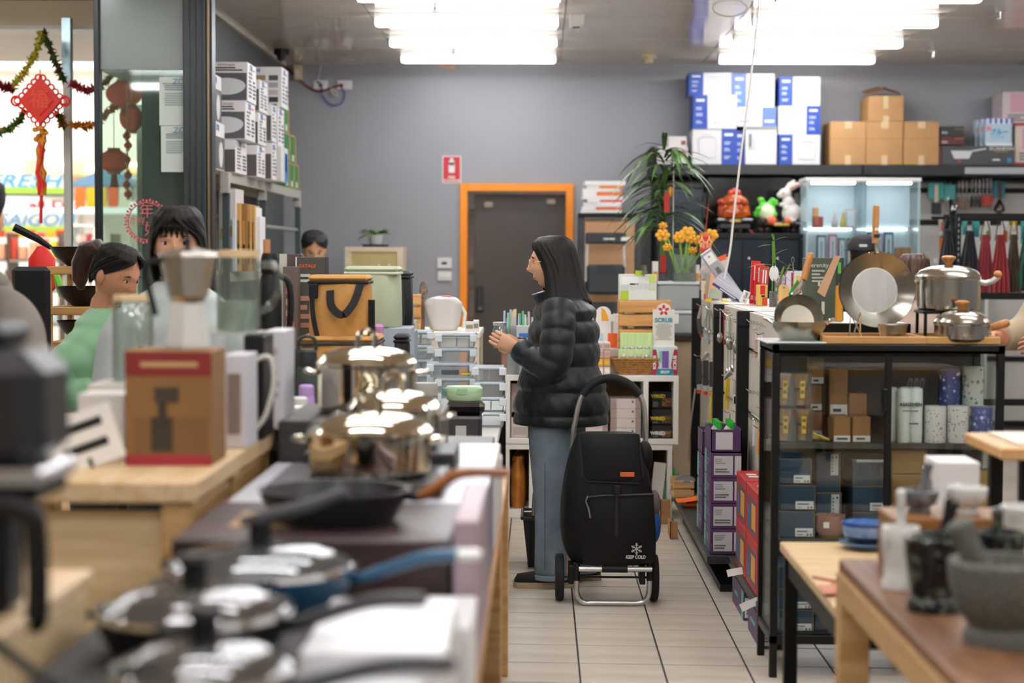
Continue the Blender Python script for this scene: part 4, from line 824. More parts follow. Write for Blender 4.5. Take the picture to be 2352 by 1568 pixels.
# cabinet with potted plant
Yw=14.4;x0,x1,z0,z1=rect(791,567,926,700,Yw)
t=thing('cream_cabinet','small cream cabinet with a gold sliding front under the potted fern','cabinet',((x0+x1)/2,Yw,0));w=(x1-x0)/2;CRM=wood('#e9dcc4','#d8c6a8',.5)
G().box(-w,w,0,.4,z1-.04,z1,b=.003).obj('cabinet_top',CRM,t)
for x in (-w,w-.05): G().box(x,x+.05,0,.4,0,z1-.04,b=.003).obj('side_panel',CRM,t)
G().box(-w+.05,w-.05,.03,.4,0,.5).obj('lower_panel',CRM,t);pn=G().box(-w+.05,w-.05,.02,.03,.5,z1-.04).obj('sliding_front',mat('#d3c184',.3,.1,var=.12),t,0)
for x in (.04,.12): G().ball((x,.012,z1-.15),.012,8,6).obj('knob',mat('#e9e2c8',.4),pn)
c=at(862,565,Yw+.15);t=thing('potted_fern','small leafy plant in a grey pot on a dark saucer','plant',(c.x,Yw+.16,z1));s=Yw/F_PX
G().lathe([(0,0),(30*s,0),(32*s,6*s),(28*s,6*s),(0,4*s)],20).obj('saucer',mat('#25262a',.4),t);G().lathe([(13*s,4*s),(17*s,24*s),(18*s,28*s),(15*s,28*s),(14*s,22*s),(0,22*s)],20).obj('pot',mat('#bfc2c4',.4),t)
LF=mat('#4f8a34',.4,c2='#8bbd4a',scale=18);random.seed(12)
def frond(p0,d,L,w,m,t,droop=.5,nm='leaf',n=6):
    d=Vector(d).normalized();side=d.cross(Vector((0,0,1))).normalized();g=G();vs=[];P0=Vector(p0)
    for i in range(n+1):
        u=i/n;p=P0+d*L*u+Vector((0,0,-droop*L*u*u));ww=w*math.sin(math.pi*min(1,.12+u*.88))**.8*(1 if u <1 else 0)+1e-4;vs+=[p-side*ww,p+Vector((0,0,-ww*.25)),p+side*ww]
    fs=[(3*i+j,3*i+j+1,3*i+j+4,3*i+j+3) for i in range(n) for j in (0,1)];g.add(vs,fs);return g.obj(nm,m,t,60)
for k in range(22):
    a=random.uniform(0,6.28);e=random.uniform(.1,.9);frond((0,0,29*s),(math.cos(a),math.sin(a)*.8,e+.1),random.uniform(38,66)*s,random.uniform(4.5,8)*s,LF,t,.5)
# ------------------------------------------------------------ black gondola of hanging tools along the aisle
GT=1.222;GX=.95;PY=(10.45,9.15,8.05,6.62);GB=mat('#0f0f10',.5,spec=.35);BEI=mat('#cdc6b8',.55)
t=thing('display_gondola','black shop gondola with pale back panels and hooks along the aisle','gondola',(GX,8.5,0));cy=8.5
for k,y in enumerate(PY):
    G().box(-.06,-.008,y-cy-.0,y-cy+.05,0,GT,b=.003).obj('post',GB,t)
    G().box(-.06,.42,y-cy-.012,y-cy,GT-.07,GT,b=.003).obj('header_bar',GB,t);G().box(.37,.42,y-cy,y-cy+.05,0,GT-.07).obj('rear_post',GB,t)
for k in range(3):
    ya,yb=PY[k+1]+.05-cy,PY[k]-.012-cy;G().box(-.008,.012,ya,yb,.16,GT-.004,b=.002).obj('back_panel',BEI,t);G().box(.012,.42,ya,yb,GT-.03,GT-.001).obj('top_board',mat('#d8d5cc',.5),t)
    G().box(-.008,.012,ya,yb,0,.155).obj('plinth',GB,t)
    for z_ in (.78,1.06): G().tube([(-.02,ya,z_),(-.02,yb,z_)],.006,6).obj('hang_rail',CHROME,t)
for x0,ya,yb in ((.735,7.75,9.84),(.825,6.62,7.74)): G().box(x0-GX,-.008,ya-cy,yb-cy,.125,.16,b=.003).obj('base_deck',mat('#2c2d2f',.4),t);G().box(x0-GX+.06,-.01,ya-cy+.02,yb-cy-.02,.0,.03).obj('base_foot',GB,t)
ORD=['first','second','third','fourth','fifth','sixth','seventh','eighth','ninth','tenth','eleventh','twelfth']
def hung(nm,lab,cat,px,py,Y,build,off=.1,grp='tools hung on the gondola hooks'):
    """thing hanging from a hook that sticks out of the gondola panel towards the aisle"""
    c=at(px,py,Y);t=thing(nm,lab,cat,(c.x,Y,c.z),0,grp);d=GX-.008-c.x
    G().tube([(d,0,.01),(-.012,0,.004),(-.03,0,.016)],.0028,6).obj('hook',CHROME,t);build(t,Y/F_PX);return t
DKG=mat('#4d5150',.5);SIL=mat('#c4c4c0',.25,.9);CLR=glass('#f2f4f4',.1,.5,.06,'#e8ecec')
def peeler(t,s):
    G().tube([(-.004,0,0),(-8*s,0,-28*s)],3.5*s,8).obj('grip',SIL,t);G().tube([(-8*s,0,-28*s),(-2*s,0,-62*s)],[5*s,6*s],8).obj('handle',DKG,t);G().box(-4*s,4*s,-3*s,3*s,-70*s,-62*s,b=.003).obj('red_tag',mat('#d83a2c',.5),t)
hung('potato_peeler','steel handled brush with red tag hung nearest the storage bins','brush',1612,704,10.1,peeler)
def sheath(k):
    def f(t,s):
        G().box(-7*s,7*s,-3*s,3*s,-62*s,-4*s,b=.004).obj('sheath',mat('#3b3d40',.35),t);G().box(-5*s,5*s,-3.5*s,3.5*s,-76*s,-62*s,b=.003).obj('clasp',mat('#c9cbca',.3,.4),t);G().box(-5*s,5*s,-4*s,4*s,-84*s,-75*s,b=.003).obj('red_tag',mat('#d83a2c',.5),t)
    return f
for k in range(3): hung('sheathed_knife','grey sheathed knife with a red tag, %s of three on the lower hooks' % ORD[k],'knife',1606+k*15,820+k*3,10.05-k*.22,sheath(k))
def tongs(t,s):
    for q in (-1,1): G().tube([(0,0,0),(q*3*s,0,-20*s),(q*4*s,0,-46*s)],1.8*s,6).obj('arm',SIL,t)
    for q in (-1,1): G().ball((q*4*s,0,-52*s),(3*s,2*s,6*s),8,6).obj('tip',SIL,t)
hung('serving_tongs','pair of bright steel tongs hung in the far bay','tongs',1626,706,9.8,tongs);hung('serving_tongs','second pair of bright steel tongs beside the black post','tongs',1634,712,9.62,tongs)
def sieve(r):
    def f(t,s):
        ring=[(r*.55*s*math.cos(a),r*.5*s*math.cos(a),r*s*math.sin(a)-60*s) for a in [2*math.pi*i/20 for i in range(20)]]
        G().tube(ring,1.3*s,6,closed=True).obj('rim',SIL,t);G().tube([(0,0,0),(0,0,-60*s+r*s)],1.5*s,6).obj('handle',SIL,t)
        G().lathe([(r*s*.95,0),(r*s*.8,r*.3*s),(r*s*.4,r*.5*s),(0,r*.55*s)],16,cap=False,M=Matrix.Translation((0,0,-60*s)) @ Matrix.Rotation(.85,4,'Z') @ Matrix.Rotation(math.pi/2,4,'X'),sx=.75).obj('mesh_bowl',mat('#b3b0a4',.4,.7,bump=.4,scale=300),t)
    return f
hung('wire_sieve','round wire sieve on the middle hooks, the higher one','sieve',1677,728,8.75,sieve(15));hung('wire_sieve','round wire sieve on the middle hooks, nearer the slotted post','sieve',1694,736,8.5,sieve(17));hung('wire_sieve','small gold wire strainer close to the far post','sieve',1654,715,9.0,sieve(11))
def card(c,h,w=8,extra=None):
    def f(t,s):
        G().box(-w*s,w*s,-.003,.003,-h*s,0,b=.001).obj('card',mat(c,.5),t)
        if extra: G().box(-w*.5*s,w*.5*s,-.012,-.003,-h*.85*s,-h*.25*s,b=.003).obj('gadget',mat(extra,.4),t)
    return f
hung('carded_tool','red and white carded thermometer on the middle hooks','tool',1666,716,8.9,card('#a33a34',75,4,'#d8b0a8'));hung('carded_tool','pale green carded tool behind the sieves','tool',1672,722,8.82,card('#cfdccb',60,5,'#e8ece6'));hung('carded_tool','green and white carded tool close to the slotted post','tool',1696,742,8.4,card('#e5ebe4',30,5,'#4f8a5c'))
def scoop(t,s): G().tube([(0,0,0),(0,0,-20*s)],1.5*s,6).obj('handle',SIL,t);G().lathe([(0,-34*s),(3*s,-28*s),(7*s,-14*s),(8*s,-8*s)],12,M=Matrix.Translation((-8*s,0,-20*s)) @ Matrix.Rotation(.7,4,'Y')).obj('cone',mat('#c3c3bf',.3,.9),t)
hung('steel_funnel','pointed steel cone scoop jutting from the middle hooks','scoop',1692,828,8.5,scoop);hung('steel_funnel','small steel cone scoop between the far posts','scoop',1640,784,9.4,scoop)
def ladle(t,s): G().tube([(0,0,0),(1*s,0,-70*s)],1.6*s,6).obj('handle',SIL,t);G().ball((1*s,0,-76*s),(7*s,5*s,9*s),10,7).obj('bowl',SIL,t)
for k,(px,py,y) in enumerate(((1684,770,8.65),(1678,776,8.8),(1672,778,8.92))): hung('steel_ladle','steel ladle hung under the sieves, %s from the slotted post' % ORD[k],'ladle',px,py,y,ladle)
def yel(t,s):
    g=G()
    for q in (-3,0,3): g.tube([(q*s,0,0),(q*1.6*s,0,-30*s),(q*2.2*s,0,-72*s)],2.2*s,6)
    g.obj('yellow_strap',mat('#e8c21a',.5),t)
hung('yellow_tool','bright yellow rubber strainer hung low in the middle bay','strainer',1672,868,8.85,yel);hung('yellow_tool','bright yellow rubber strainer peeking out from the far bay','strainer',1638,900,9.3,yel)
def brush2(t,s):
    G().box(-9*s,9*s,-4*s,4*s,-30*s,0,b=.004).obj('clear_pack',CLR,t);G().box(-4*s,4*s,-5*s,5*s,-22*s,-6*s).obj('orange_card',mat('#e0a080',.5),t);G().box(-9*s,9*s,-5*s,5*s,-52*s,-30*s,b=.004).obj('white_pack',mat('#cfd4d2',.4),t);G().cyl(-5*s,-.01,-50*s,-34*s,3.5*s,n=10).obj('black_disc',INK,t)
    G().tube([(3*s,0,-52*s),(5*s,0,-84*s)],5*s,8).obj('wood_handle',mat('#8a5a32',.5),t)
hung('packed_brush','clear packed pastry brush with wooden handle in the middle bay','brush',1694,876,8.45,brush2)
def spat(t,s): G().box(-1*s,1*s,-2*s,2*s,-30*s,0).obj('handle',DKG,t);G().box(-7*s,7*s,-2*s,2*s,-74*s,-28*s,b=.012).obj('blade',mat('#8b8f88',.5),t)
hung('spatula','pale grey rubber spatula hanging lowest in the middle bay','spatula',1677,950,8.8,spat);hung('spatula','dark grey rubber spatula hanging lowest by the slotted post','spatula',1694,948,8.45,spat)
def net(c):
    def f(t,s): G().box(-6*s,6*s,-3*s,3*s,-60*s,0,b=.004).obj('bag',mat(c,.5),t);G().box(-4*s,4*s,-4*s,4*s,-20*s,-5*s).obj('label_panel',WHITE,t)
    return f
for k,(px,py,y,c) in enumerate(((1738,760,7.75,'#e2b9b4'),(1747,770,7.5,'#e9e6df'),(1735,965,7.8,'#dfe2e4'),(1752,940,7.4,'#d8a878'),(1746,985,7.55,'#f0a21c'))): hung('bagged_utensil',['pink bagged icing set on the near bay hooks','white spatula in a pack on the near bay hooks','white bag with red print low on the near bay','tan carded tool low on the near bay','bright amber card folder hung lowest on the near bay'][k],'utensil',px,py,y,net(c))
for k in range(10): c=at(1724+(k % 5)*8,742+(k//5)*160+(k % 5)*2,7.95-(k % 5)*.12);tag(G().tube([(GX-.008-c.x,0,0),(0,0,0),(-.02,0,.018)],.003,6).obj('display_hook',CHROME,None,60,c),'bare chrome hook on the near gondola bay','hook','bare hooks of the gondola')
# bottles with yellow caps on the far deck top
for k,px in enumerate((1628,1651)):
    c=at(px,700,9.9);t=thing('yellow_cap_bottle','clear bottle with a yellow cap, %s the far post' % ['against','a step from'][k],'bottle',(c.x,9.9-.3*k,GT-.07),0);s=9.9/F_PX
    tz=at(px,687,9.9).z-GT+.07;c2=G().lathe([(0,-.16),(.024,-.16),(.026,-.1),(.024,-.04),(.013,-.012),(.013,tz-.014)],14).obj('bottle_body',mat('#c8d2d6',.2,trans=.5),t);G().lathe([(.016,tz-.016),(.016,tz+.004)],14).obj('cap',mat('#f4d21c',.4),t)
    G().tube([(.0,0,-.165),(GX-.008-c.x,0,-.165)],.01,6).obj('hook',CHROME,t)
# goods on the gondola decks
PU,TQ=mat('#5a3a66',.5),mat('#5fb89c',.5)
def pbottle_case(lab,x0,x1,y0,y1,z0,z1,open_=False):
    b=Box('purple_carton',lab,'carton',x0,x1,y0,y1,z0,z1,PU,group='purple cartons stacked on the gondola deck')
    b.patch('f',.1,.12,.72,.88,mat('#d9d8dc',.5));b.patch('f',.78,.12,.99,.88,mat('#d9d8dc',.5));b.lines('f',.14,.2,.66,.4,2,GREYINK,lift=.003);b.lines('f',.14,.55,.5,.8,3,mat('#a9a9ae',.5),lift=.003);b.patch('l',0,.05,.3,.95,TQ);b.lines('l',.4,.4,.9,.7,2,mat('#8a6a96',.5))
    return b
z=.161
for k in range(4): b=pbottle_case('purple carton with white label in the near stack, %s from the deck' % ORD[k],.752,.886,7.8,8.08,z+k*.112,z+k*.112+.11)
zq=z+4*.112
def open_tray(lab,x0,x1,y0,y1,z0,h,nb,cap):
    t=thing('bottle_tray',lab,'tray',((x0+x1)/2,(y0+y1)/2,z0));w,d=(x1-x0)/2,(y1-y0)/2
    for a in ((-w,w,-d,-d+.004),(-w,w,d-.004,d),(-w,-w+.004,-d,d),(w-.004,w,-d,d)): G().box(*a,0,h).obj('tray_wall',PU,t,0)
    G().box(-w+.02,w-.04,-d-.002,-d,.012,h-.012).obj('label_panel',mat('#dcdbdf',.5),t,0);G().box(-w,w,-d,d,0,.004).obj('tray_floor',CARDB,t,0)
    for i in range(nb):
        bx,by=-w+.026+(i % 2)*.058+.012,-d+.03+(i//2)*.06
        bt=thing('green_cap_bottle','bottle with a bright green cap standing in the purple tray','bottle',(t.location.x+bx,t.location.y+by,z0+.0045),0,'green capped bottles in the tray');G().lathe([(.022,0),(.022,h*.75),(.009,h*.95),(.009,h*.98)],10).obj('bottle_body',mat('#d5d9d6',.3),bt);G().lathe([(.012,h*.98),(.012,h*1.25)],10).obj('cap',mat(cap,.4),bt)
open_tray('open purple tray of green capped bottles on the near purple stack',.752,.886,7.8,8.08,zq+.001,.1,8,'#2fbf3f')
for k in range(3): pbottle_case('purple carton with white label in the rear stack, %s from the deck' % ORD[k],.765,.886,8.35,8.6,z+k*.125,z+k*.125+.122)
open_tray('open purple tray of bottles on the rear purple stack',.765,.886,8.35,8.6,z+3*.125+.001,.11,6,'#2fbf3f')
RB=mat('#c2262f',.45)
for k in range(4):
    b=Box('red_gas_box','red gas burner box on the near deck, %s %s' % (['lower','lower','upper','upper'][k],['toward the purple cartons','toward the glass cabinet'][k % 2]),'box',.838,.94,7.2-.38*(k % 2),7.56-.38*(k % 2),z+(k//2)*.2,z+(k//2)*.2+.198,RB,group='red boxes on the near gondola deck')
    b.patch('l',.1,.1,.9,.8,mat('#6a4a52',.5));b.patch('l',.5,.2,.85,.7,mat('#e0a54a',.5),'printed_flame',.002);b.patch('l',.15,.2,.42,.6,mat('#4a6a9a',.5),'printed_stove',.002);b.lines('t',.25,.3,.75,.7,2,WHITE)
def plbox(lab,px,py,Y,d):
    c=onz(px,py,0);b=Box('purple_floor_box',lab,'box',.826,.93,c.y,c.y+d,.0005,.115,PU,group='purple boxes on the floor under the deck');b.patch('l',.84,0,1,1,TQ);b.patch('t',0,.85,1,1,TQ);b.patch('t',.3,.15,.75,.6,TQ,'green_badge',.002);b.lines('l',.25,.45,.75,.65,1,TQ);b.patch('f',.05,.1,.95,.8,mat('#dedde0',.5));b.lines('f',.12,.2,.8,.6,4,GREYINK,lift=.003)
plbox('purple and green box on the floor, beside the cabinet legs',1720,1490,0,.36);plbox('purple and green box on the floor, under the deck corner',1693,1425,0,.42)
for px,py,Y,rz,lab in ((1690,1314,7.3,.1,'flat white price tag sticking out above the floor boxes'),(1722,1388,6.75,.35,'curled white price tag near the cabinet leg')):
    c=at(px,py,Y);tag(G().sheet(lambda u,v: ((u-.5)*.075,(v-.5)*.03,.012*math.sin(u*2.4)),8,2).obj('price_tag',PAPER,None,60,(c.x,Y,c.z),(1.1,-rz,.2)),lab,'tag')
# small timber crates and orange scoop at the far deck end
for k,(r4,Y,lab) in enumerate((((1546,1096,1607,1133),9.6,'pine slat crate with a grey net by the white shelf unit'),((1546,1133,1585,1210),9.72,'flattened kraft box leaning at the gondola end'),((1570,1185,1600,1236),9.2,'kraft box edge leaning along the base deck'))):
    X0,X1,Z0,Z1=rect(*r4,Y);t=thing(['pine_crate','kraft_box','kraft_box'][k],lab,['crate','box','box'][k],((X0+X1)/2,Y,max(Z0,.0005) if k else .16));w=(X1-X0)/2;h=Z1-Z0
    if k ==0:
        for j in range(2): G().box(-w,w-.03,-.012,0,j*.05+.004,j*.05+.046,b=.003).obj('slat',PINE,t)
        for j in range(2): G().box(-w,w-.03,.2,.212,j*.05+.004,j*.05+.046,b=.003).obj('slat',PINE,t)
        G().box(-w,w-.03,0,.2,.0,.012).obj('crate_floor',PINE,t);G().ball((0,.08,.09),(w*.8,.1,.025),10,6).obj('grey_net',mat('#6b6b6c',.8),t)
        t.location.z=.161
    else: t.location.x -= .07;G().box(-w,-w+.006,0,.16,0,h*.75,b=.001).obj('box_side',CARDB,t);G().box(-w,w*.2,0,.006,0,h*.75,b=.001).obj('box_end',CARDB,t)
c=at(1580,1160,9.3);t=thing('orange_scoop','bright orange plastic dustpan scoop lying on the dark deck','dustpan',(c.x+.03,9.3,.161));G().sheet(lambda u,v: ((u-.7)*.13,(v-.5)*.16,.03+.02*u*u),6,4).obj('pan',mat('#f26a1c',.45),t,60);G().tube([(.04,0,.05),(.045,0,.13)],.012,8).obj('handle',mat('#f26a1c',.45),t);G().box(-.05,.04,-.06,.06,0,.03,b=.01).obj('pan_base',mat('#e0601a',.45),t)
# ------------------------------------------------------------ goods standing on the gondola top
def top(px,Y): c=at(px,680,Y);return (c.x,Y,GT)
def topbox(nm,lab,cat,r4,Y,d,m,rz=0,ry=0): b=pbox(nm,lab,cat,*r4,Y,d,m,GT,rz);b.o.rotation_euler=(0,ry,rz);return b
b=topbox('pastel_box','peach and sage green tall box on the gondola corner','box',(1627,630,1652,680),9.9,.05,mat('#f2b995',.5),ry=.12);b.o.location.z+=.012;b.patch('f',0,0,1,.36,mat('#b5c2a8',.5),'green_half');b.patch('f',.1,.9,1,1,mat('#ef8a35',.5),'orange_corner')
b=topbox('spice_box','small yellow and white spice packet behind the pastel box','packet',(1612,645,1628,678),10.1,.04,mat('#ece6da',.5));b.patch('f',.4,.3,.95,.8,mat('#eab93c',.5));b.patch('f',.3,0,.9,.3,mat('#c8552c',.5))
def crinkle(lab,px,py,Y,w,h,c,c2,stripe=None):
    t=thing('snack_bag',lab,'bag',top(px,Y));s=Y/F_PX;random.seed(len(lab));R_=[[random.uniform(-.012,.012) for _ in range(11)] for _ in range(11)]
    zc=at(px,py,Y).z-GT;zz=max(0,zc-h*s/2)
    for sg,nm in ((-1,'bag_front'),(1,'bag_back')): G().sheet(lambda u,v: ((u-.5)*w*s,sg*.03*math.sin(math.pi*u)*math.sin(math.pi*v)+R_[int(u*10)][int(v*10)]*.6,zz+v*h*s+R_[int(v*10)][int(u*10)]*.5),10,10).obj(nm,mat(c,.3,c2=c2,scale=30),t,60)
    if zz >.01: G().box(-w*s*.3,w*s*.3,-.02,.02,0,zz+.02).obj('bag_base',mat(c2,.5),t)
    if stripe: G().sheet(lambda u,v: ((u-.3)*w*s*.6,-.045,zz+h*s*(.6+.3*u)+v*.03),6,2).obj('stripe',mat(stripe,.4),t)
crinkle('crinkled clear snack bag with orange stripe',1640,615,10.0,60,50,'#d9d6d2','#b9b2aa','#e8602c');crinkle('brown dried fruit bag beside the storage bins',1620,640,10.25,28,50,'#7a4a2c','#c9b09a')
t=thing('knife_blister','long clear blister pack with a knife leaning backward','pack',top(1700,9.75),0);s=9.75/F_PX;M=Matrix.Rotation(-.62,4,'Y')
q=G().box(-15*s,15*s,-.006,.006,0,140*s,b=.012,M=M).obj('blister',mat('#c3c5cc',.15,trans=.25),t);G().box(-11*s,11*s,-.009,-.006,108*s,132*s,M=M).obj('header_card',WHITE,t,0);text('+',.03,INK,t,M @ face_m('f',0,-.01,124*s));G().box(-5*s,5*s,-.009,-.005,15*s,95*s,M=M).obj('knife_blade',CHROME,t,0)
for k in range(3):
    t=thing('chopstick_pack','flat pack of skewers slanting behind the cord, %s from the front' % ORD[k],'pack',(top(1672,9.6)[0]+.005*k,9.62+.04*k,GT));M=Matrix.Translation((.09,0,.004)) @ Matrix.Rotation(-.98+.1*k,4,'Y')
    G().box(-10*s,10*s,-.004,.004,0,82*s,b=.003,M=M).obj('pack',mat('#b9bac4',.3),t);G().box(-10*s,-4*s,-.006,-.004,0,82*s,M=M).obj('purple_strip',mat('#3a2f78',.5),t,0);G().box(-8*s,-6*s,-.008,-.006,20*s,62*s,M=M).obj('printed_text',WHITE,t,0)
for k in range(3):
    b=topbox('red_pack','red boxed kitchen tool pack, %s of the red row' % ORD[k],'pack',(1722+k*10,600+k*6,1742+k*10,686),9.0+.06*(2-k),.03,mat(['#d8232a','#cc2a2e','#c9363a'][k],.35),ry=.05);b.o.location.z+=.002;b.patch('f',.3,.55,.45,.9,WHITE);b.patch('f',.6,.55,.75,.9,WHITE);b.patch('f',.1,.1,.35,.2,mat('#e6b8b4',.5))
b=topbox('red_gold_box','gold and red printed cup box in front of the red packs','box',(1739,654,1763,694),8.9,.05,mat('#e3b95a',.4));b.patch('f',.3,.55,.75,.98,mat('#d8281e',.4),'red_print');b.patch('f',.5,.02,1,.4,mat('#e04a22',.4),'red_print');b.patch('f',.4,.42,.75,.5,INK)
b=topbox('label_tag','slanted slim white box with black lettering on the gondola','box',(1698,672,1714,698),9.0,.03,WHITE,ry=.4);b.o.location.z+=.012;b.text('f',.5,.5,'e Gel',.022,INK,turn=math.pi/2)
t=thing('lucky_bamboo','lucky bamboo stem in a ribbed grey vase on the gondola','plant',top(1776,8.75));s=8.75/F_PX
pr=[(9*s,0)];[pr.extend([(9.6*s,i*4*s+1*s),(8.6*s,i*4*s+3*s)]) for i in range(9)];G().lathe(pr+[(9*s,36*s),(6*s,36*s),(0,30*s)],18).obj('ribbed_vase',mat('#5d625c',.5),t)
g=G().tube([(0,0,30*s),(1*s,0,90*s),(-1*s,0,150*s)],[4.5*s,4.5*s,3.5*s],8)
for k in range(6): g.tube([(0,0,(40+18*k)*s),(0,0,(42+18*k)*s)],5.3*s,8)
g.obj('bamboo_stem',mat('#5c8a2c',.35),t);BLF=mat('#4f8a2a',.4,c2='#7fb04a',scale=15)
G().tube([(10*s,0,30*s),(20*s,0,80*s),(24*s,0,92*s)],[3*s,3*s,2*s],8).obj('bamboo_stem',mat('#5c8a2c',.35),t)
for x,z_,dx,dz,L,w in ((0,152,-.2,1,26,4),(0,150,.7,.5,40,4.5),(0,140,-.8,.2,40,4),(2,118,1,.9,42,5),(-2,95,-1,.25,62,6),(-2,90,-1,-.05,45,5),(24,92,1,.5,30,4),(24,88,1,.1,40,4),(2,110,.9,-.2,30,3),(10,80,.7,-.3,34,3),(22,70,.5,-.2,30,3)): frond((x*s,0,z_*s),(dx,-.15,dz),L*s,w*s,BLF,t,.35)
G().tube([(0,-8*s,20*s),(0,-8*s,100*s)],1.2*s,5).obj('support_stick',BLACK,t);G().ball((0,-8*s,76*s),(11*s,.003,18*s),18,10).obj('oval_tag',mat('#d9dcd6',.4),t)
t=thing('bamboo_board','small bamboo serving board standing on end with a hole','board',top(1800,8.6));s=8.6/F_PX
G().prism([(-11*s,0),(11*s,0),(12*s,44*s),(8*s,52*s),(-8*s,52*s),(-12*s,44*s)],-.006,.006).obj('board',wood('#d9b06a','#c89a52',.5,'z'),t,30);G().cyl(0,0,-.0075,.0075,3*s,n=12,M=Matrix.Translation((0,0,46*s)) @ Matrix.Rotation(math.pi/2,4,'X')).obj('hole_ring',mat('#5f8a8c',.4),t);G().box(-14*s,14*s,-.03,.03,-.001+.001,.012,b=.003).obj('board_foot',wood('#d9b06a','#c89a52',.5),t)
t=thing('knife_in_pack','small knife slanting out of a floral pack','knife',top(1790,8.9));s=8.9/F_PX;G().box(-12*s,12*s,-.01,.01,0,70*s,b=.003).obj('floral_pack',mat('#d2b8c8',.5,c2='#8a3f86',scale=60),t);G().tube([(2*s,0,50*s),(24*s,0,96*s)],4.5*s,6,flat=(.4,1)).obj('handle',wood('#8a6a4a','#6a4a32',.5,'z'),t)
b=topbox('purple_card','lilac and white card box behind the bamboo board','box',(1806,622,1850,690),9.1,.03,mat('#cfc8d8',.5));b.patch('f',.25,.02,.45,.95,mat('#8d2a34',.5));b.patch('f',.5,.02,.75,.95,mat('#8a8d90',.5))
b=topbox('egg_pack','noodle tool pack with a red base beside the wooden handle','pack',(1824,625,1842,690),8.75,.03,mat('#d8d2c8',.5));b.patch('f',.05,.02,.95,.35,mat('#b8303a',.5));b.patch('f',.2,.45,.8,.9,mat('#c9a86a',.5))
t=thing('whisk_tool','thin steel skewer standing up beside the wooden handle','skewer',top(1822,8.8));s=8.8/F_PX;G().tube([(4*s,0,0),(2*s,0,60*s),(-2*s,0,100*s)],1.4*s,6).obj('shaft',mat('#8a7a6c',.3,.6),t);G().tube([(-2*s+3*s*math.cos(a),0,106*s+7*s*math.sin(a)) for a in [2*math.pi*i/12 for i in range(12)]],1.1*s,5,closed=True).obj('loop',mat('#8a7a6c',.3,.6),t)
b=pbox('utensil_box','tall dark green utensil box with a cooking hand picture','box',1851,592,1938,724,6.9,.1,mat('#4a5345',.5),GT);b.text('f',.32,.88,'Serenity',.024,mat('#d8d8d0',.5));b.lines('f',.15,.6,.5,.82,4,mat('#a9ada2',.5));b.patch('f',.78,.0,1,1,mat('#2c3230',.5),'dark_side');b.patch('f',.84,.75,.92,.93,mat('#4fb83a',.5),'green_mark',.002);b.patch('f',.86,.35,.92,.6,mat('#c9c9c4',.5),'white_mark',.002)
g=G().prism([(-.03,-.04),(.0,-.06),(.06,.1),(.035,.1)],0,.0012,'z');q=g.obj('printed_arm',mat('#c9a07c',.5),b.o,0);q.matrix_local=face_m('f',*b.pt('f',.5,.62),.0015);b.patch('f',.42,.1,.5,.3,mat('#cfd2cc',.5),'printed_bottle');b.patch('f',.32,.55,.38,.62,mat('#c9c9c0',.5),'badge')
b=pbox('orange_pack','narrow orange pack standing behind the big pan','pack',1922,668,1936,730,6.8,.04,mat('#d9952a',.5),GT-.02);b.o.location.z=GT
# ------------------------------------------------------------ glass fronted black cabinet
KX0,KX1,KY0,KY1,KZ=at(1770,1300,6.18).x,at(2306,1000,6.18).x,6.18,6.55,at(2040,792,6.18).z
KW=KX1-KX0;KB=mat('#0e0f10',.4,spec=.35)
t=thing('glass_cabinet','black metal cabinet with sliding glass doors full of boxes','cabinet',(KX0,KY0,0));D=KY1-KY0
for x in (0,KW-.026):
    for y in (0,D-.026): G().box(x,x+.026,y,y+.026,0,KZ-.03,b=.002).obj('corner_post',KB,t)
G().box(0,KW,0,D,KZ-.03,KZ-.018,b=.002).obj('cabinet_top',KB,t)
for z_ in (KZ-.018,.13): G().box(0,KW,0,.024,z_-.012,z_+.018,b=.002).obj('front_rail',KB,t);G().box(0,KW,D-.024,D,z_-.012,z_+.018,b=.002).obj('rear_rail',KB,t)
for x in (0,KW-.024): G().box(x,x+.024,0,D,.118,.148,b=.002).obj('side_rail',KB,t);G().box(x,x+.024,0,D,KZ-.03,KZ,b=.002).obj('side_rail',KB,t)
CG2=glass('#fcfefd',.04,.3)
for x in (.008,KW-.012): G().box(x,x+.004,.03,D-.03,.15,KZ-.035).obj('side_pane',CG2,t,0)
sp=at(2042,900,KY0).x-KX0
for k,(a,b_) in enumerate(((.03,sp),(sp-.012,KW-.03))): dd=G().box(a,b_,.006+.01*k,.01+.01*k,.155,KZ-.04).obj('sliding_door',CG2,t,0)
G().box(sp-.012,sp+.01,.0,.024,.15,KZ-.035,b=.002).obj('door_stile',KB,t)
hz=at(2035,915,KY0).z;G().box(sp-.022,sp-.004,-.012,.0,hz-.045,hz+.035,b=.004).obj('door_handle',KB,t)
G().box(.02,KW-.02,D-.012,D-.008,.15,KZ-.04).obj('back_panel',mat('#3a3b3a',.4),t,0)
ZS=[at(1950,1018,KY0+.03).z,at(1950,1238,KY0+.03).z,.152]
for z_ in ZS[:2]: G().box(.03,KW-.03,.035,D-.02,z_-.02,z_,b=.002).obj('shelf_plate',mat('#4a4840',.35),t)
G().box(.02,KW-.02,.03,D-.02,.135,.15).obj('bottom_plate',KB,t)
def kbox(nm,lab,r4,z_,m,dy=.06,d=.12,grp=None,zb=None):
    Y=KY0+dy;X0,X1,Z0,Z1=rect(*r4,Y);return Box(nm,lab,'box',X0,X1,Y,Y+d,z_+.001 if zb is None else zb,max(Z1,(z_ if zb is None else zb)+.02),m,group=grp,b=.003)
KF=mat('#9a7044',.7,var=.08)
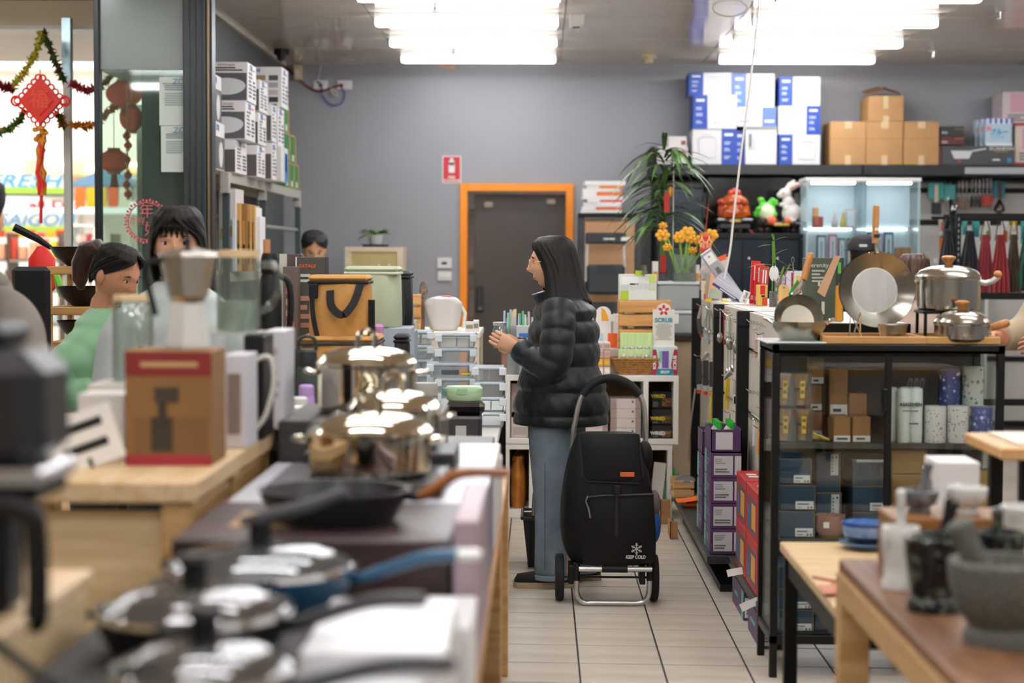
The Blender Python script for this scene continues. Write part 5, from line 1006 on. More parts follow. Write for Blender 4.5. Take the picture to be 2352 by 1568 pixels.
def kraft(lab,r4,dy,zb=None,top_label=True):
    b=kbox('kraft_box',lab,r4,ZS[0],KF,dy,.11,'kraft boxes in the cabinet',zb);b.patch('f',.04,.02,.98,.26,mat('#dddcd6',.5));b.text('f',.5,.13,'MATCHA BOWL',.011,INK,lift=.003) if False else b.lines('f',.2,.08,.85,.2,1,INK,lift=.003);return b
c1=kraft('low kraft box with white label, first in the cabinet front row',(1914,957,1954,1014),.06);c2=kraft('low kraft box with white label, second in the cabinet front row',(1958,957,2000,1014),.06)
zt1=c1.o.location.z+c1.h+.001
c3=kraft('kraft box in the second tier of the cabinet stack',(1904,900,1945,948),.2,zt1);c3.o.location.z=ZS[0]+.001+.0;c3b=kraft('kraft box with white label standing beside the tall stack',(1950,903,1992,950),.19,None)
kraft('topmost kraft box of the tall cabinet stack',(1906,848,1948,897),.2,c3.o.location.z+c3.h+.001)
for k,(r4,lab) in enumerate((((1862,866,1892,910),'kraft box with white label on top behind the bamboo whisks'),((1860,910,1888,953),'middle kraft box behind the bamboo whisks'),((1864,955,1889,1014),'bottom kraft box behind the bamboo whisks'))):
    kraft(lab,r4,.22,[ZS[0]+.193,ZS[0]+.097,ZS[0]+.001][k]).o.scale.z=.094/ max(.001,(rect(*r4,KY0+.22)[3]-[ZS[0]+.193,ZS[0]+.097,ZS[0]+.001][k]))
WH=wood('#d9a55e','#c38c44',.5,'z',8)
for k,(px,row) in enumerate(((1800,0),(1842,0),(1798,1),(1838,1))):
    Y=KY0+.09+.0*row;c=at(px,1000,Y);z0_=ZS[0]+.001+row*.124;t2=thing('tea_whisk','bamboo tea whisk in a clear box, %s row, %s' % (['lower','upper'][row],['by the cabinet side','by the kraft boxes'][k % 2]),'whisk',(c.x,Y,z0_),0,'boxed bamboo whisks in the cabinet')
    G().box(-.034,.034,-.03,.03,0,.12,b=.002).obj('clear_box',CLR,t2);G().lathe([(.0,.004),(.014,.004),(.015,.05),(.02,.06),(.026,.112),(.024,.112),(.0,.07)],20).obj('whisk',WH,t2);G().lathe([(.0205,.058),(.0215,.064)],20).obj('thread_band',INK,t2);G().box(-.006,.01,-.0315,-.0305,.03,.09).obj('yellow_slip',mat('#e9c95c',.5),t2,0);text('茶',.014,INK,t2,face_m('f',.002,-.032,.075));text('筅',.014,INK,t2,face_m('f',.002,-.032,.05))
t2=thing('incense_bundle','loose bundle of yellow wooden sticks on the cabinet shelf','bundle',(at(1885,1008,KY0+.08).x,KY0+.08,ZS[0]+.001))
for k in range(5): G().tube([(-.03,0,.03-.004*k),(.03,.004*k,.006)],.005,6).obj('stick',mat('#d8b45a',.5),t2)
# white rolls and patterned canisters in the other half
for k,(px,dy) in enumerate(((2052,.1),(2078,.05),(2106,.05),(2090,.14))):
    Y=KY0+dy;c=at(px,1000,Y);h=at(px,893,Y).z-ZS[0];t2=thing('ceramic_roll','tall white canister in the cabinet, %s of the white group' % ORD[k],'canister',(c.x,Y+.02,ZS[0]+.001),0,'white canisters in the cabinet');G().lathe([(.021,0),(.0225,.004),(.0225,h-.004),(.02,h)],20).obj('canister_body',mat('#dfe6de',.35),t2);G().lathe([(.012,h),(.014,h+.004),(.0,h+.006)],14).obj('canister_lid',mat('#cfdad4',.35),t2)
    if k ==1: text('ASASEHEN',.0165,INK,t2,face_m('f',.018,-.027,h*.71),bold=.0006);G().box(-.01,.045,-.0275,-.0265,h*.585,h*.605).obj('printed_text',GREYINK,t2,0);G().box(.012,.045,-.0275,-.0265,h*.35,h*.37).obj('printed_text',INK,t2,0)
def canister(lab,px,dy,h,r,base_,dots,zb):
    Y=KY0+dy;c=at(px,1000,Y);t2=thing('patterned_canister',lab,'canister',(c.x,Y+.02,zb+.001),0,'patterned tins in the cabinet');G().lathe([(r*.97,0),(r,.003),(r,h-.006),(r*.97,h),(0,h)],26).obj('tin_body',mat(base_,.4),t2);random.seed(px)
    for ci,cc in enumerate(dots):
        g=G()
        for i in range(46):
            a=random.uniform(0,6.28);z_=random.uniform(.005,h-.01);p=Vector((math.cos(a)*r,math.sin(a)*r,z_));q=random.uniform(.0015,.0038)*(2.2 if base_ != '#e6e4de' else 1);u=Vector((-math.sin(a),math.cos(a),0));n_=Vector((math.cos(a),math.sin(a),0))*.0006
            g.add([p+n_+u*q,p+n_+Vector((0,0,q)),p+n_-u*q,p+n_-Vector((0,0,q))],[(0,1,2,3)])
        g.obj('pattern_print',mat(cc,.5),t2,0)
    if base_ =='#e6e4de': G().lathe([(r*1.01,h*.5),(r*1.01,h*.505)],26).obj('seam',mat('#c9c6c0',.5),t2)
    return t2
DOT=('#4a6fae','#d97a5a','#5a9a90');BLU=('#e8e8ee','#8a94c4')
canister('white flowered tin at the front of the cabinet, beside the white canisters',2150,.06,.128,.038,'#e6e4de',DOT,ZS[0]);canister('white flowered tin at the front of the cabinet, in the middle',2202,.06,.128,.038,'#e6e4de',DOT,ZS[0]);canister('indigo blue flowered tin at the front near the cabinet post',2258,.06,.125,.036,'#5560a0',BLU,ZS[0])
canister('indigo blue flowered tin on the upper row',2182,.17,.25,.036,'#4e5a98',BLU,ZS[0]);canister('pale green flowered tin on the upper row',2236,.17,.26,.037,'#dfe6d8',('#6a9a9a','#b8a06a','#5a8ab0'),ZS[0])
for k in range(3): b=kbox('slim_packet','slim grey card packet leaning behind the white canisters, %s' % ORD[k],(2060+k*14,865-k*0,2070+k*14,900),ZS[0],mat('#8d8b84',.5),.24,.012);b.o.rotation_euler=(0,.2,0);b.patch('f',.3,.6,.7,.95,INK)
# dark blue boxes
NB=mat('#2b465a',.45,var=.06);EDGE=mat('#8a7350',.6)
def navy(lab,r4,dy,z_,zb=None,lb=1,d=.2):
    b=kbox('navy_box',lab,r4,z_,NB,dy,d,'dark blue ceramic boxes in the cabinet',zb);b.patch('f',0,.97,1,1,EDGE,'edge_strip');b.patch('f',.98,0,1,.97,EDGE,'edge_strip')
    if lb ==1: b.patch('f',.45,.05,.95,.36,mat('#dfe2e0',.5));b.lines('f',.5,.22,.85,.28,1,INK,lift=.003);b.lines('f',.5,.1,.7,.15,1,GREYINK,lift=.003);b.patch('f',.78,.08,.82,.15,INK,'mark',.003);b.patch('f',.87,.08,.91,.15,INK,'mark',.003)
    elif lb ==2: b.patch('f',.6,.42,.92,.95,mat('#c9cccb',.5));b.lines('f',.64,.48,.72,.9,5,GREYINK,lift=.003);b.patch('f',.8,.85,.86,.9,INK,'mark',.003)
    return b
z2=ZS[1];H3=[at(1830,y,KY0+.05).z for y in (1236,1172,1112,1050)]
for k,r4 in enumerate(((1790,1174,1871,1236),(1790,1114,1873,1172),(1790,1054,1864,1112))): navy('dark blue box with white label, %s in the stack by the cabinet side' % ['lowest','middle','highest'][k],r4,.05,z2,None if k ==0 else H3[k]+.001)
zmid=at(1900,1130,KY0+.1).z
bl=navy('dark blue box standing behind the pink pot',(1874,1130,1932,1236),.12,z2,None,2);navy('tall dark blue box on top behind the pink pot',(1874,1038,1930,1130),.12,z2,bl.o.location.z+bl.h+.001,2)
zr=[at(1990,y,KY0+.08).z for y in (1176,1116)];navy('wide dark blue box at the bottom by the door edge',(1958,1176,2048,1236),.08,z2,None,0);navy('wide dark blue box in the middle by the door edge',(1958,1116,2048,1176),.08,z2,zr[0]+.001);navy('wide dark blue box at the top by the door edge',(1958,1055,2048,1116),.08,z2,zr[1]+.001,0).patch('f',.1,.9,.9,1,mat('#b9c4c0',.5),'label_panel',.002)
zr=[at(1830,y,KY0+.05).z for y in (1452,1395,1345)]
for k,r4 in enumerate(((1790,1400,1868,1458),(1790,1352,1866,1398),(1790,1300,1864,1350))): navy('dark blue box with white label low in the cabinet, %s' % ['lowest','middle','highest'][k],r4,.05,ZS[2],None if k ==0 else [0,at(1830,1399,KY0+.05).z,at(1830,1351,KY0+.05).z][k]+.001)
for k,r4 in enumerate(((1872,1400,1925,1458),(1872,1360,1922,1398))): navy('dark blue box low in the cabinet behind the table legs, %s' % ['lower','upper'][k],r4,.07,ZS[2],None if k ==0 else at(1900,1399,KY0+.07).z+.001,0)
for k,r4 in enumerate(((2048,1090,2130,1236),(2048,1030,2130,1088))): kbox('brown_carton','brown carton in the other cabinet half, %s' % ['lower','upper'][k],r4,z2,mat('#8a6a3c',.7),.06,.2,'brown cartons in the cabinet',None if k ==0 else at(2090,1089,KY0+.06).z+.001).patch('f',.85,.2,.98,.35,mat('#dfe2e0',.5))
kbox('brown_carton','ochre carton at the cabinet end behind the marble mortars',(2250,1080,2284,1236),z2,mat('#a5853c',.7),.06,.2,'brown cartons in the cabinet');b=kbox('grey_carton','grey striped carton above the ochre one',(2256,1034,2282,1079),z2,mat('#9a968e',.6),.06,.2,None,at(2270,1079,KY0+.06).z+.001);b.lines('f',.1,.1,.9,.9,6,mat('#c9c6c0',.5))
c=at(1906,1230,KY0+.075);t2=thing('pink_bowl','dusty pink ceramic pot with a small label in the cabinet','pot',(c.x,KY0+.072,z2+.001));s=KY0/F_PX
G().lathe([(0,.0),(24*s,0),(27*s,8*s),(33*s,16*s),(34.5*s,52*s),(32*s,52*s),(31*s,18*s),(0,12*s)],28).obj('pot_body',mat('#a8786a',.5),t2);G().box(-21*s,-8*s,-36*s,-34.2*s,26*s,40*s).obj('label_panel',WHITE,t2,0);G().lathe([(26*s,.0),(28*s,8*s),(26*s,8*s)],28).obj('glazed_foot',mat('#7a6a3a',.4),t2)
# ------------------------------------------------------------ pans on top of the cabinet
BW=wood('#c98d4e','#b5773a',.45,'z',4);BRUSHED=mat('#a8a69c',.3,1,var=.12,scale=4);ks=1/645.
def skillet(t,r,h,rb,mats,wall=.003,n=40):
    o=G().lathe([(0,0),(rb,0),(r*.97,h*.7),(r,h),(r+.004,h+.001),(r+.003,h-.003)],n,cap=False).obj('pan_outside',mats[0],t);G().lathe([(r+.003,h),(r-.003,h),(r*.96-.003,h*.7),(rb-.002,.004),(0,.004)][::-1],n,cap=False).obj('pan_inside',mats[1],t)
tr=thing('wooden_tray','pale wooden tray under the big steel pan','tray',(at(2010,785,6.22).x,6.36,KZ));WT=wood('#d6a768','#c29152',.45);w=(2124-1898)/2*ks
G().box(-w,w,-.15,.15,.001,.012,b=.003).obj('tray_base',WT,tr)
for a in ((-w,w,-.155,-.143),(-w,w,.143,.155)): G().box(*a,.001,.028,b=.003).obj('tray_rim',WT,tr)
for a in ((-w-.004,-w+.008),(w-.008,w+.004)): G().box(*a,-.143,.143,.001,.028,b=.003).obj('tray_rim',WT,tr)
tr2=thing('wooden_tray','pale wooden tray under the small steel pot','tray',(at(2210,785,6.22).x,6.36,KZ));w2=(2294-2128)/2*ks
G().box(-w2,w2,-.15,.15,.001,.012,b=.003).obj('tray_base',WT,tr2)
for a in ((-w2,w2,-.155,-.143),(-w2,w2,.143,.155)): G().box(*a,.001,.028,b=.003).obj('tray_rim',WT,tr2)
for a in ((-w2-.003,-w2+.008),(w2-.008,w2+.003)): G().box(*a,-.143,.143,.001,.028,b=.003).obj('tray_rim',WT,tr2)
tag(G().box(-.105,.105,-.15,.15,.001,.008,b=.003).obj('glass_board',mat('#cfd8d4',.2),None,30,(at(1828,785,6.22).x,6.35,KZ)),'pale glass board under the small steel pans','board')
# big pan standing on its edge
c=at(2015,664,6.42);R_=87*6.42/F_PX;t=thing('standing_skillet','large steel skillet with a wooden handle standing upright facing out','pan',(c.x,6.42,KZ+.0135));zc=c.z-KZ-.0135
B_=Matrix.Translation((0,0,zc)) @ Matrix.Rotation(math.pi/2-.1,4,'X')
prof=[(0,-.05),(R_*.6,-.05),(R_*.64,-.046),(R_*.93,-.008),(R_*.985,0),(R_,.002)]
G().lathe(prof,56,M=B_,cap=False).obj('pan_inside',mat('#b4b1a8',.24,1,var=.1,scale=5),t);G().lathe([(r+.002*(r >0),z_-.004) for r,z_ in prof][::-1],56,M=B_,cap=False).obj('pan_outside',BRUSHED,t);G().lathe([(0,-.0496),(R_*.58,-.0496)],48,M=B_,cap=False).obj('pan_base_disc',mat('#a5a39d',.38,1,var=.15,scale=2,stretch=(9,1,1)),t)
hz=zc+R_*.99;G().tube([(0,.02,hz-.01),(-.002,.025,hz+.02),(-.004,.03,hz+.045)],[.022,.012,.012],12,flat=(.4,1)).obj('handle_bracket',mat('#8f8b80',.3,1),t)
hy=at(2017,470,6.45).z-KZ-.0135;G().tube([(-.004,.03,hz+.03),(-.004,.032,hz+.06),(-.001,.04,hy-.03),(0,.042,hy-.006),(0,.042,hy)],[.0165,.017,.0175,.016,.008],14,flat=(.7,1)).obj('wooden_handle',BW,t);G().box(-.012,.008,.012,.018,hz+.05,hz+.062).obj('handle_badge',INK,t,0);G().box(-.008,.006,.014,.02,hz+.075,hz+.085).obj('sticker',WHITE,t,0)
for x in (-.03,.0,.03): G().ball((x,.001,zc+R_*.95),.003,8,5).obj('rivet',CHROME,t)
for q in (-1,1): G().tube([(-.14*.7*1,-.06,.0),(-.07+q*.0,-.06,.12 if False else .09),(-.05,.05,.01)],.003,6).obj('wire_stand',CHROME,t) if q <0 else G().tube([(-.11,-.07,.003),(-.1,-.03,.085),(-.06,-.06,.003),(-.02,-.075,.003),(.03,-.07,.02),(.0,-.03,.04)],.003,6).obj('wire_stand',CHROME,t)
# nested bowls
c=at(2050,770,6.27);
for k in range(4):
    t=thing('steel_ramekin','small straight steel bowl in the nested stack, %s from the tray' % ORD[k],'bowl',(c.x,6.27,KZ+.0135+k*.006),0,'nested steel bowls');r=(31+.8*k)*ks;G().lathe([(0,0),(r*.85,0),(r,.034),(r+.001,.036),(r-.001,.036),(r*.84,.002),(0,.002)],30).obj('bowl',BRUSHED,t)
# small bowl pan and leaning small skillet
c=at(1838,778,6.3);t=thing('steel_wok','steel two handled pan lying flat with a smaller pan leaning in it','pan',(c.x,6.33,KZ+.0085));skillet(t,61*ks,.066,42*ks,(BRUSHED,mat('#8f8d84',.3,1)))
for q in (-1,1): G().tube([(q*60*ks,-.02,.058),(q*72*ks,-.018,.072),(q*80*ks,0,.076),(q*72*ks,.018,.072),(q*60*ks,.02,.058)],.005,8).obj('side_handle',CHROME,t)
c2=at(1839,730,6.4);t=thing('leaning_skillet','small steel skillet leaning upright with a wooden handle','pan',(c.x+.003,6.36,KZ+.055));R2=55*6.38/F_PX;zc=at(1839,728,6.38).z-KZ-.055
B_=Matrix.Translation((0,0,zc)) @ Matrix.Rotation(math.pi/2-.35,4,'X');prof=[(0,-.035),(R2*.68,-.035),(R2*.74,-.03),(R2*.95,-.004),(R2,0)]
G().lathe(prof,44,M=B_,cap=False).obj('pan_inside',mat('#a39e90',.28,1,var=.1),t);G().lathe([(r+.002*(r >0),z_-.003) for r,z_ in prof][::-1],44,M=B_,cap=False).obj('pan_outside',BRUSHED,t)
pA=B_ @ Vector((0,R2*.98,0));pB=at(1846,640,6.45)-Vector(t.location);pC=at(1862,580,6.47)-Vector(t.location)
G().tube([pA+Vector((-.02,0,0)),pA+Vector((.002,.0,.015)),pB],[.006,.012,.009],8,flat=(.5,1)).obj('handle_bracket',CHROME,t);G().tube([pB+Vector((0,0,-.004)),pB.lerp(pC,.3),pC-Vector((0,0,.006)),pC],[.0155,.0165,.016,.008],12,flat=(.75,1)).obj('wooden_handle',BW,t);G().tube([pA+Vector((-.03,.004,.0)),pB+Vector((-.02,.006,-.01))],.01,8,flat=(.3,1)).obj('green_tag',mat('#3aa83f',.5),t)
# pots
def pot(t,r,h,mats,lid=True,knob=None,n=48):
    G().lathe([(0,0),(r*.93,0),(r*.985,.006),(r,.02),(r,h-.004),(r*1.03,h),(r*1.03,h+.003),(r*.98,h+.003),(r*.97,.02),(0,.006)],n).obj('pot_body',mats,t)
    if lid:
        L_=G().lathe([(r*1.035,h+.003),(r*1.04,h+.008),(r*1.0,h+.014),(r*.9,h+.028),(r*.6,h+.042),(r*.25,h+.048),(0,h+.049)],n).obj('lid',mats,t)
        if knob: G().lathe([(.012,h+.047),(.013,h+.054),(.026,h+.072),(.026,h+.078),(.012,h+.083),(0,h+.083)],20).obj('lid_knob',knob,L_)
c=at(2176,712,6.45);zr=c.z;t=thing('pot_riser','small dark stand lifting the large steel pot','stand',(c.x,6.465,KZ+.0135));hr=zr-KZ-.0135
G().box(-.1,.06,-.08,.08,hr-.012,hr,b=.003).obj('riser_top',BLACKM,t)
for x in (-.095,.045): 
    for y in (-.075,.065): G().box(x,x+.01,y,y+.01,0,hr-.012).obj('riser_leg',BLACKM,t)
POTM=mat('#bdbab2',.2,1,var=.1,scale=2,stretch=(12,12,.5))
t=thing('large_pot','large lidded steel pot with a wooden knob and curved side handle','pot',(c.x+.006,6.47,zr+.001));pot(t,73*6.4/F_PX,(712-640)*6.4/F_PX,POTM,knob=BW)
rr=73*6.4/F_PX;G().tube([(rr,0,.1),(rr+.02,0,.096),(rr+.045,-.005,.104),(rr+.065,-.008,.122)],.009,10,flat=(1,1.2)).obj('side_handle',mat('#cfcdc2',.35,.8),t);G().ball((rr+.062,-.008,.128),(.016,.018,.014),12,8).obj('wooden_grip',BW,t);G().tube([(-rr,0,.1),(-rr-.02,0,.1),(-rr-.04,.01,.115)],.009,10).obj('side_handle',mat('#cfcdc2',.35,.8),t)
c=at(2205,772,6.3);t=thing('small_pot','small lidded steel saucepan with wooden knob and stub handle','pot',(c.x,6.275,KZ+.0135));pot(t,61*ks,(774-738)*ks*1.02,POTM,knob=BW);rr=61*ks
G().tube([(rr,.0,.04),(rr+.012,-.004,.045)],.008,8).obj('handle_bracket',CHROME,t);G().tube([(rr+.008,-.003,.044),(rr+.03,-.01,.052),(rr+.058,-.02,.062),(rr+.066,-.022,.065)],[.011,.0145,.014,.008],12).obj('wooden_handle',BW,t)
# ------------------------------------------------------------ counter, storage bins and plants
Yk=10.85;x0,x1,_,zt_=rect(1395,769,1612,1170,Yk)
t=thing('cash_counter','taupe counter front with a dark top behind the white shelf unit','counter',((x0+x1)/2,Yk,0));w=(x1-x0)/2
G().box(-w,w,.02,.5,0,zt_-.035,b=.004).obj('front_panel',mat('#a8957f',.5),t);G().box(-w-.01,w+.01,0,.52,zt_-.035,zt_,b=.004).obj('counter_top',mat('#2a2220',.4),t)
BIN=mat('#c3cacb',.3,trans=.35,var=.06);zb=zt_
for k,(ya,yb) in enumerate(((767,712),(710,643))):
    X0,X1,_,_=rect(1510,yb,1608,ya,Yk+.05);h=(ya-yb)*Yk/F_PX;t=thing('storage_bin','frosted plastic storage bin, %s of the two on the counter' % ['lower','upper'][k],'bin',((X0+X1)/2,Yk+.05,zb+.001));w=(X1-X0)/2;w -= .005*k
    G().box(-w,w,0,.36,0,h-.02,b=.012).obj('bin_body',BIN,t);G().box(-w-.006,w+.006,-.006,.366,h-.02,h,b=.005).obj('bin_lid',mat('#d3d8d8',.35),t);G().box(-w*.6,w*.5,.02,.03,.02,h*.6).obj('stored_papers',mat('#d8d4cc',.6),t) if False else None;zb+=h+.001
    if k ==0: G().box(-w+.04,-w+.13,-.003,0,h*.45,h+.0,b=0).obj('paper_note',PAPER,t,0)
s=Yk/F_PX;c=at(1526,640,Yk+.12)
t=thing('tall_bamboo_plant','tall arching leafy plant in a grey ribbed pot on the storage bins','plant',(c.x,Yk+.24,zb));random.seed(21)
G().lathe([(14*s,0),(16*s,4*s),(15*s,8*s),(16*s,12*s),(15*s,18*s),(16*s,26*s),(13*s,26*s),(0,20*s)],18).obj('ribbed_pot',mat('#5d605e',.5),t);LV=mat('#35522c',.4,c2='#5f8a45',scale=9)
for k,(bx,h) in enumerate(((-4,250),(4,190),(0,150))):
    top_=Vector(((bx*2-4)*s,0,h*s));G().tube([(bx*s,0,20*s),(bx*1.5*s,.01,h*.5*s),top_],[4*s,3.5*s,2*s],7).obj('stem',mat('#5c7a3a',.4),t)
for k in range(90):
    f=random.random();a=random.uniform(0,6.28);z_=(110+200*f)*s;dx,dy=math.cos(a),math.sin(a)*.6
    if dx >.2 and random.random() <.2: dx=-dx
    frond((random.uniform(-8,8)*s,random.uniform(-.03,.03),z_),(dx,dy,random.uniform(.05,.75)),random.uniform(85,160)*s,random.uniform(4.5,7.5)*s,LV,t,random.uniform(.5,1.0))
for dx,z_,h in ((5,205,45),(-2,60,40)): G().box(dx*s-6*s,dx*s+7*s,-.06,-.055,z_*s-h*s,z_*s).obj('red_packet',mat('#c8201e',.5),t,0)
G().ball((14*s,-.06,208*s),(7*s,.02,12*s),9,6).obj('gold_charm',mat('#d9902a',.4),t);G().tube([(22*s,-.02,40*s),(22*s,-.02,300*s)],1.5*s,6).obj('cane',mat('#d8d2c0',.5),t)
c=at(1572,640,Yk+.05);t=thing('flower_vase','square glass vase of yellow knitted flowers on the storage bins','vase',(c.x,Yk+.1,zb));VG=glass('#eef5f0',.08,.5,.06,'#dfe8e0')
for a in ((-26,26,-.06,-.056),(-26,26,.056,.06)): G().box(a[0]*s,a[1]*s,a[2],a[3],0,62*s).obj('vase_wall',VG,t,0)
for a in (-26,25): G().box(a*s,(a+1)*s,-.056,.056,0,62*s).obj('vase_wall',VG,t,0)
G().box(-25*s,25*s,-.055,.055,.002,20*s).obj('water',mat('#c9d2cc',.1,trans=.6),t)
YF_=mat('#f2b53a',.7,bump=.6,scale=90);GS=mat('#8fc24a',.6)
for k,(px,py,r) in enumerate(((1521,540,15),(1560,545,14),(1578,535,16),(1532,568,10),(1632,540,15),(1605,552,12),(1590,575,9),(1522,518,9),(1585,548,12))):
    p=at(px,py,Yk+.1)-Vector((c.x,Yk+.1,zb));f_=G()
    for j in range(6): a=j*1.047+k;f_.ball((p.x+r*.75*s*math.cos(a),-.03,p.z+r*.6*s*math.sin(a)),(r*.45*s,.015,r*.42*s),8,5)
    f_.ball((p.x,-.04,p.z),(r*.4*s,.02,r*.4*s),8,5);f_.obj('knitted_flower',YF_,t);G().tube([(random.uniform(-15,15)*s,0,6*s),(p.x*.6,-.01,p.z*.6),(p.x,-.025,p.z)],2.5*s,6).obj('green_stem',GS,t)
b=pbox('red_charm_card','red square fortune card with gold characters on the plant','card',1607,535,1634,577,Yk-.02,.006,mat('#d8241e',.5));b.text('f',.5,.62,'人人',.045,mat('#f2d79a',.5),bold=.001);b.text('f',.5,.3,'有财',.04,mat('#f2d79a',.5));b.patch('f',0,.8,1,1,mat('#d9702a',.5))
G().tube([(0,0,b.h),(.02,.05,b.h+.18)],.002,5).obj('hanging_cord',mat('#c23a2a',.5),b.o)
for k,(a,b_,y,m,lab) in enumerate(((1499,1512,600,'#d9d6cf','frosted tub beside the ribbed plant pot'),(1597,1607,608,'#d8d8d4','small frosted tub at the bin edge'))):
    q=pbox('plastic_tub',lab,'tub',a,y,b_,640,Yk+.06,.1,mat(m,.3),zb);q.patch('f',.1,.02,.9,.5,mat('#c98a3a',.6),'contents')
tag(G().tube(spline([at(1743,0,9.7),at(1738,60,9.7),at(1722,200,9.7),at(1705,330,9.7),at(1685,500,9.7),at(1676,580,9.7),at(1660,655,9.7),at(1655,690,9.7)],6),.006,6).obj('power_cable',mat('#e6e2dc',.5),None,60),'long white power cord hanging from the ceiling to the gondola','cord')
tag(G().tube(spline([at(1632,8,11.8),at(1645,30,11.8),at(1680,38,11.8),at(1712,25,11.8),at(1722,0,11.8)],6),.005,6).obj('cable_loop',mat('#d8d0c6',.5),None,60),'slack white cable loop under the ceiling beside the battens','cable')
tag(G().tube(spline([at(1597,892,10.3),at(1588,960,10.3),at(1583,1010,10.3),at(1582,1060,10.3)],5),.005,6).obj('thin_cable',mat('#c9bfb0',.5),None,60),'thin pale cord hanging down the taupe counter end','cord')
b=pbox('laptop_lid','open dark grey laptop seen from behind on the counter','laptop',1335,652,1397,705,11.0,.012,mat('#4a453f',.35,.5),None);b.o.location.z=zt_+.02;G().box(-b.w/2,b.w/2,.0,.22,-.019,0,b=.004).obj('keyboard_base',mat('#3a3836',.4,.4),b.o)
# ------------------------------------------------------------ white shelf unit behind the customer
SY=9.9;SXa,SXb=at(1160,900,SY).x,at(1559,900,SY).x;SZt=at(1400,862,SY).z;SZm=at(1400,1020,SY).z;WS=mat('#ece8e0',.45)
t=thing('white_shelf_unit','white open shelf unit of two stacked rows behind the woman','shelf',(SXa,SY,0));w=SXb-SXa
G().box(0,w,0,.39,SZt-.032,SZt,b=.002).obj('top_board',WS,t);G().box(0,w,0,.39,SZm,SZm+.03,b=.002).obj('middle_board',WS,t);G().box(0,w-.03,.005,.39,SZm-.032,SZm-.002,b=.002).obj('lower_top_board',WS,t);G().box(0,w-.03,.005,.39,.002,.05,b=.002).obj('bottom_board',WS,t)
vx=[0,at(1216,900,SY).x-SXa,at(1478,900,SY).x-SXa,w-.028]
for x in vx: G().box(x,x+.028,0,.39,SZm+.03,SZt-.032,b=.002).obj('upright',WS,t);xx=x-(.03 if x >.8 else 0);G().box(xx,xx+.026,.005,.39,.05,SZm-.032,b=.002).obj('upright',WS,t)
G().box(0,w,.385,.39,.05,SZt-.03).obj('back_board',mat('#8f6f4a',.6),t,0);zc_=SZm+.031
def cup(lab,r4,zb,m,dy=.05,d=.2,nm='printed_box',grp=None): X0,X1,Z0,Z1=rect(*r4,SY+dy);return Box(nm,lab,'box',X0,X1,SY+dy,SY+dy+d,zb,Z1 if Z1 >zb+.01 else zb+.05,m,group=grp)
MOC=mat('#d8cdc6',.5)
for k in range(4):
    b=cup('mushroom printed box behind the trolley handle, %s from the shelf' % ORD[k],(1402,990-k*24,1472,1000),zc_+.055*k,MOC,grp='printed boxes in the white shelf');b.o.scale.z=.054/b.h;b.patch('f',.0,.0,.2,1,mat('#a8948c',.5),'brown_print');b.patch('f',.82,0,1,1,mat('#a8948c',.5),'brown_print');b.patch('f',.7,.6,.76,.8,mat('#5a6a4a',.5),'mark',.002)
    b=cup('mushroom printed box beside the customer, %s from the shelf' % ORD[k],(1335,990-k*24,1396,1000),zc_+.055*k,MOC,grp='printed boxes in the white shelf');b.o.scale.z=.054/b.h;b.patch('f',.8,0,1,1,mat('#a8948c',.5),'brown_print')
b=cup('taller brown printed box at the shelf end behind the jacket front',(1174,880,1213,940),zc_+.11,mat('#b9a598',.5,c2='#8f7a70',scale=12));b=cup('white printed box low at the shelf end behind the jacket',(1174,945,1213,1000),zc_,MOC);b.patch('f',.1,.1,.9,.4,mat('#b8a8a0',.5),'flower_print');b.patch('f',.75,.5,.85,.65,mat('#8a4a40',.5),'mark',.002)
YE=mat('#e8d23a',.5);DKB=mat('#22201c',.5)
zz=zc_
for k,(h,lab) in enumerate(((.07,'lowest black snack display box with white capitals'),(.085,'middle black snack display tray with yellow capitals'),(.095,'topmost black snack display box with yellow capitals'))):
    X0,X1,_,_=rect(1497,900,1544,1000,SY+.04+.05*k);b=Box('snack_box',lab,'box',X0,X1,SY+.04+.05*k,SY+.24,zz,zz+h,DKB,group='black and yellow boxes in the shelf');b.text('f',.3,.72 if k ==2 else .4,'WIRED',.026,YE if k else mat('#e8e6e0',.5),bold=.0015);b.patch('f',.5,.12,.97,.6,mat(['#a8743a','#8a6a2c','#b8803a'][k],.5,c2='#3a2a18',scale=60),'snack_print');b.lines('f',.05,.08,.4,.4 if k ==2 else .2,3,mat('#8a887e',.5));zz+=h+.002
    if k ==1: zz+=.0
c=at(1190,1110,SY+.12);t=thing('orange_paper_bag','crumpled orange brown paper bag in the lower shelf cell','bag',(c.x,SY+.14,.051));G().lathe([(.0,0),(.04,0),(.046,.08),(.042,.2),(.03,.27),(.035,.29)],14,sy=2.2,cap=False).obj('bag_body',mat('#c9822c',.6,c2='#a86420',scale=14,bump=.6),t);G().tube([(-.03,-.05,.27),(0,-.06,.33),(.03,-.05,.27)],.004,6).obj('handle',mat('#8a5a24',.6),t)
for k,(px,c_,a) in enumerate(((1505,'#e8e2d8',.1),(1512,'#7fc89a',.35),(1520,'#e6c9cc',.25),(1526,'#e3d83a',.45),(1510,'#d8a8a0',.2))):
    p=at(px,1130,SY+.1+.03*k);tag(G().box(-.035,.035,-.002,.002,0,.26-.02*k,b=.001).obj('paper_bag',mat(c_,.5),None,30,(p.x,SY+.08+.035*k,.051),(0,a,.1)),['cream','green','pale pink','yellow','rose'][k]+' folded paper bag leaning in the lower shelf cell','bag','paper bags in the white shelf')
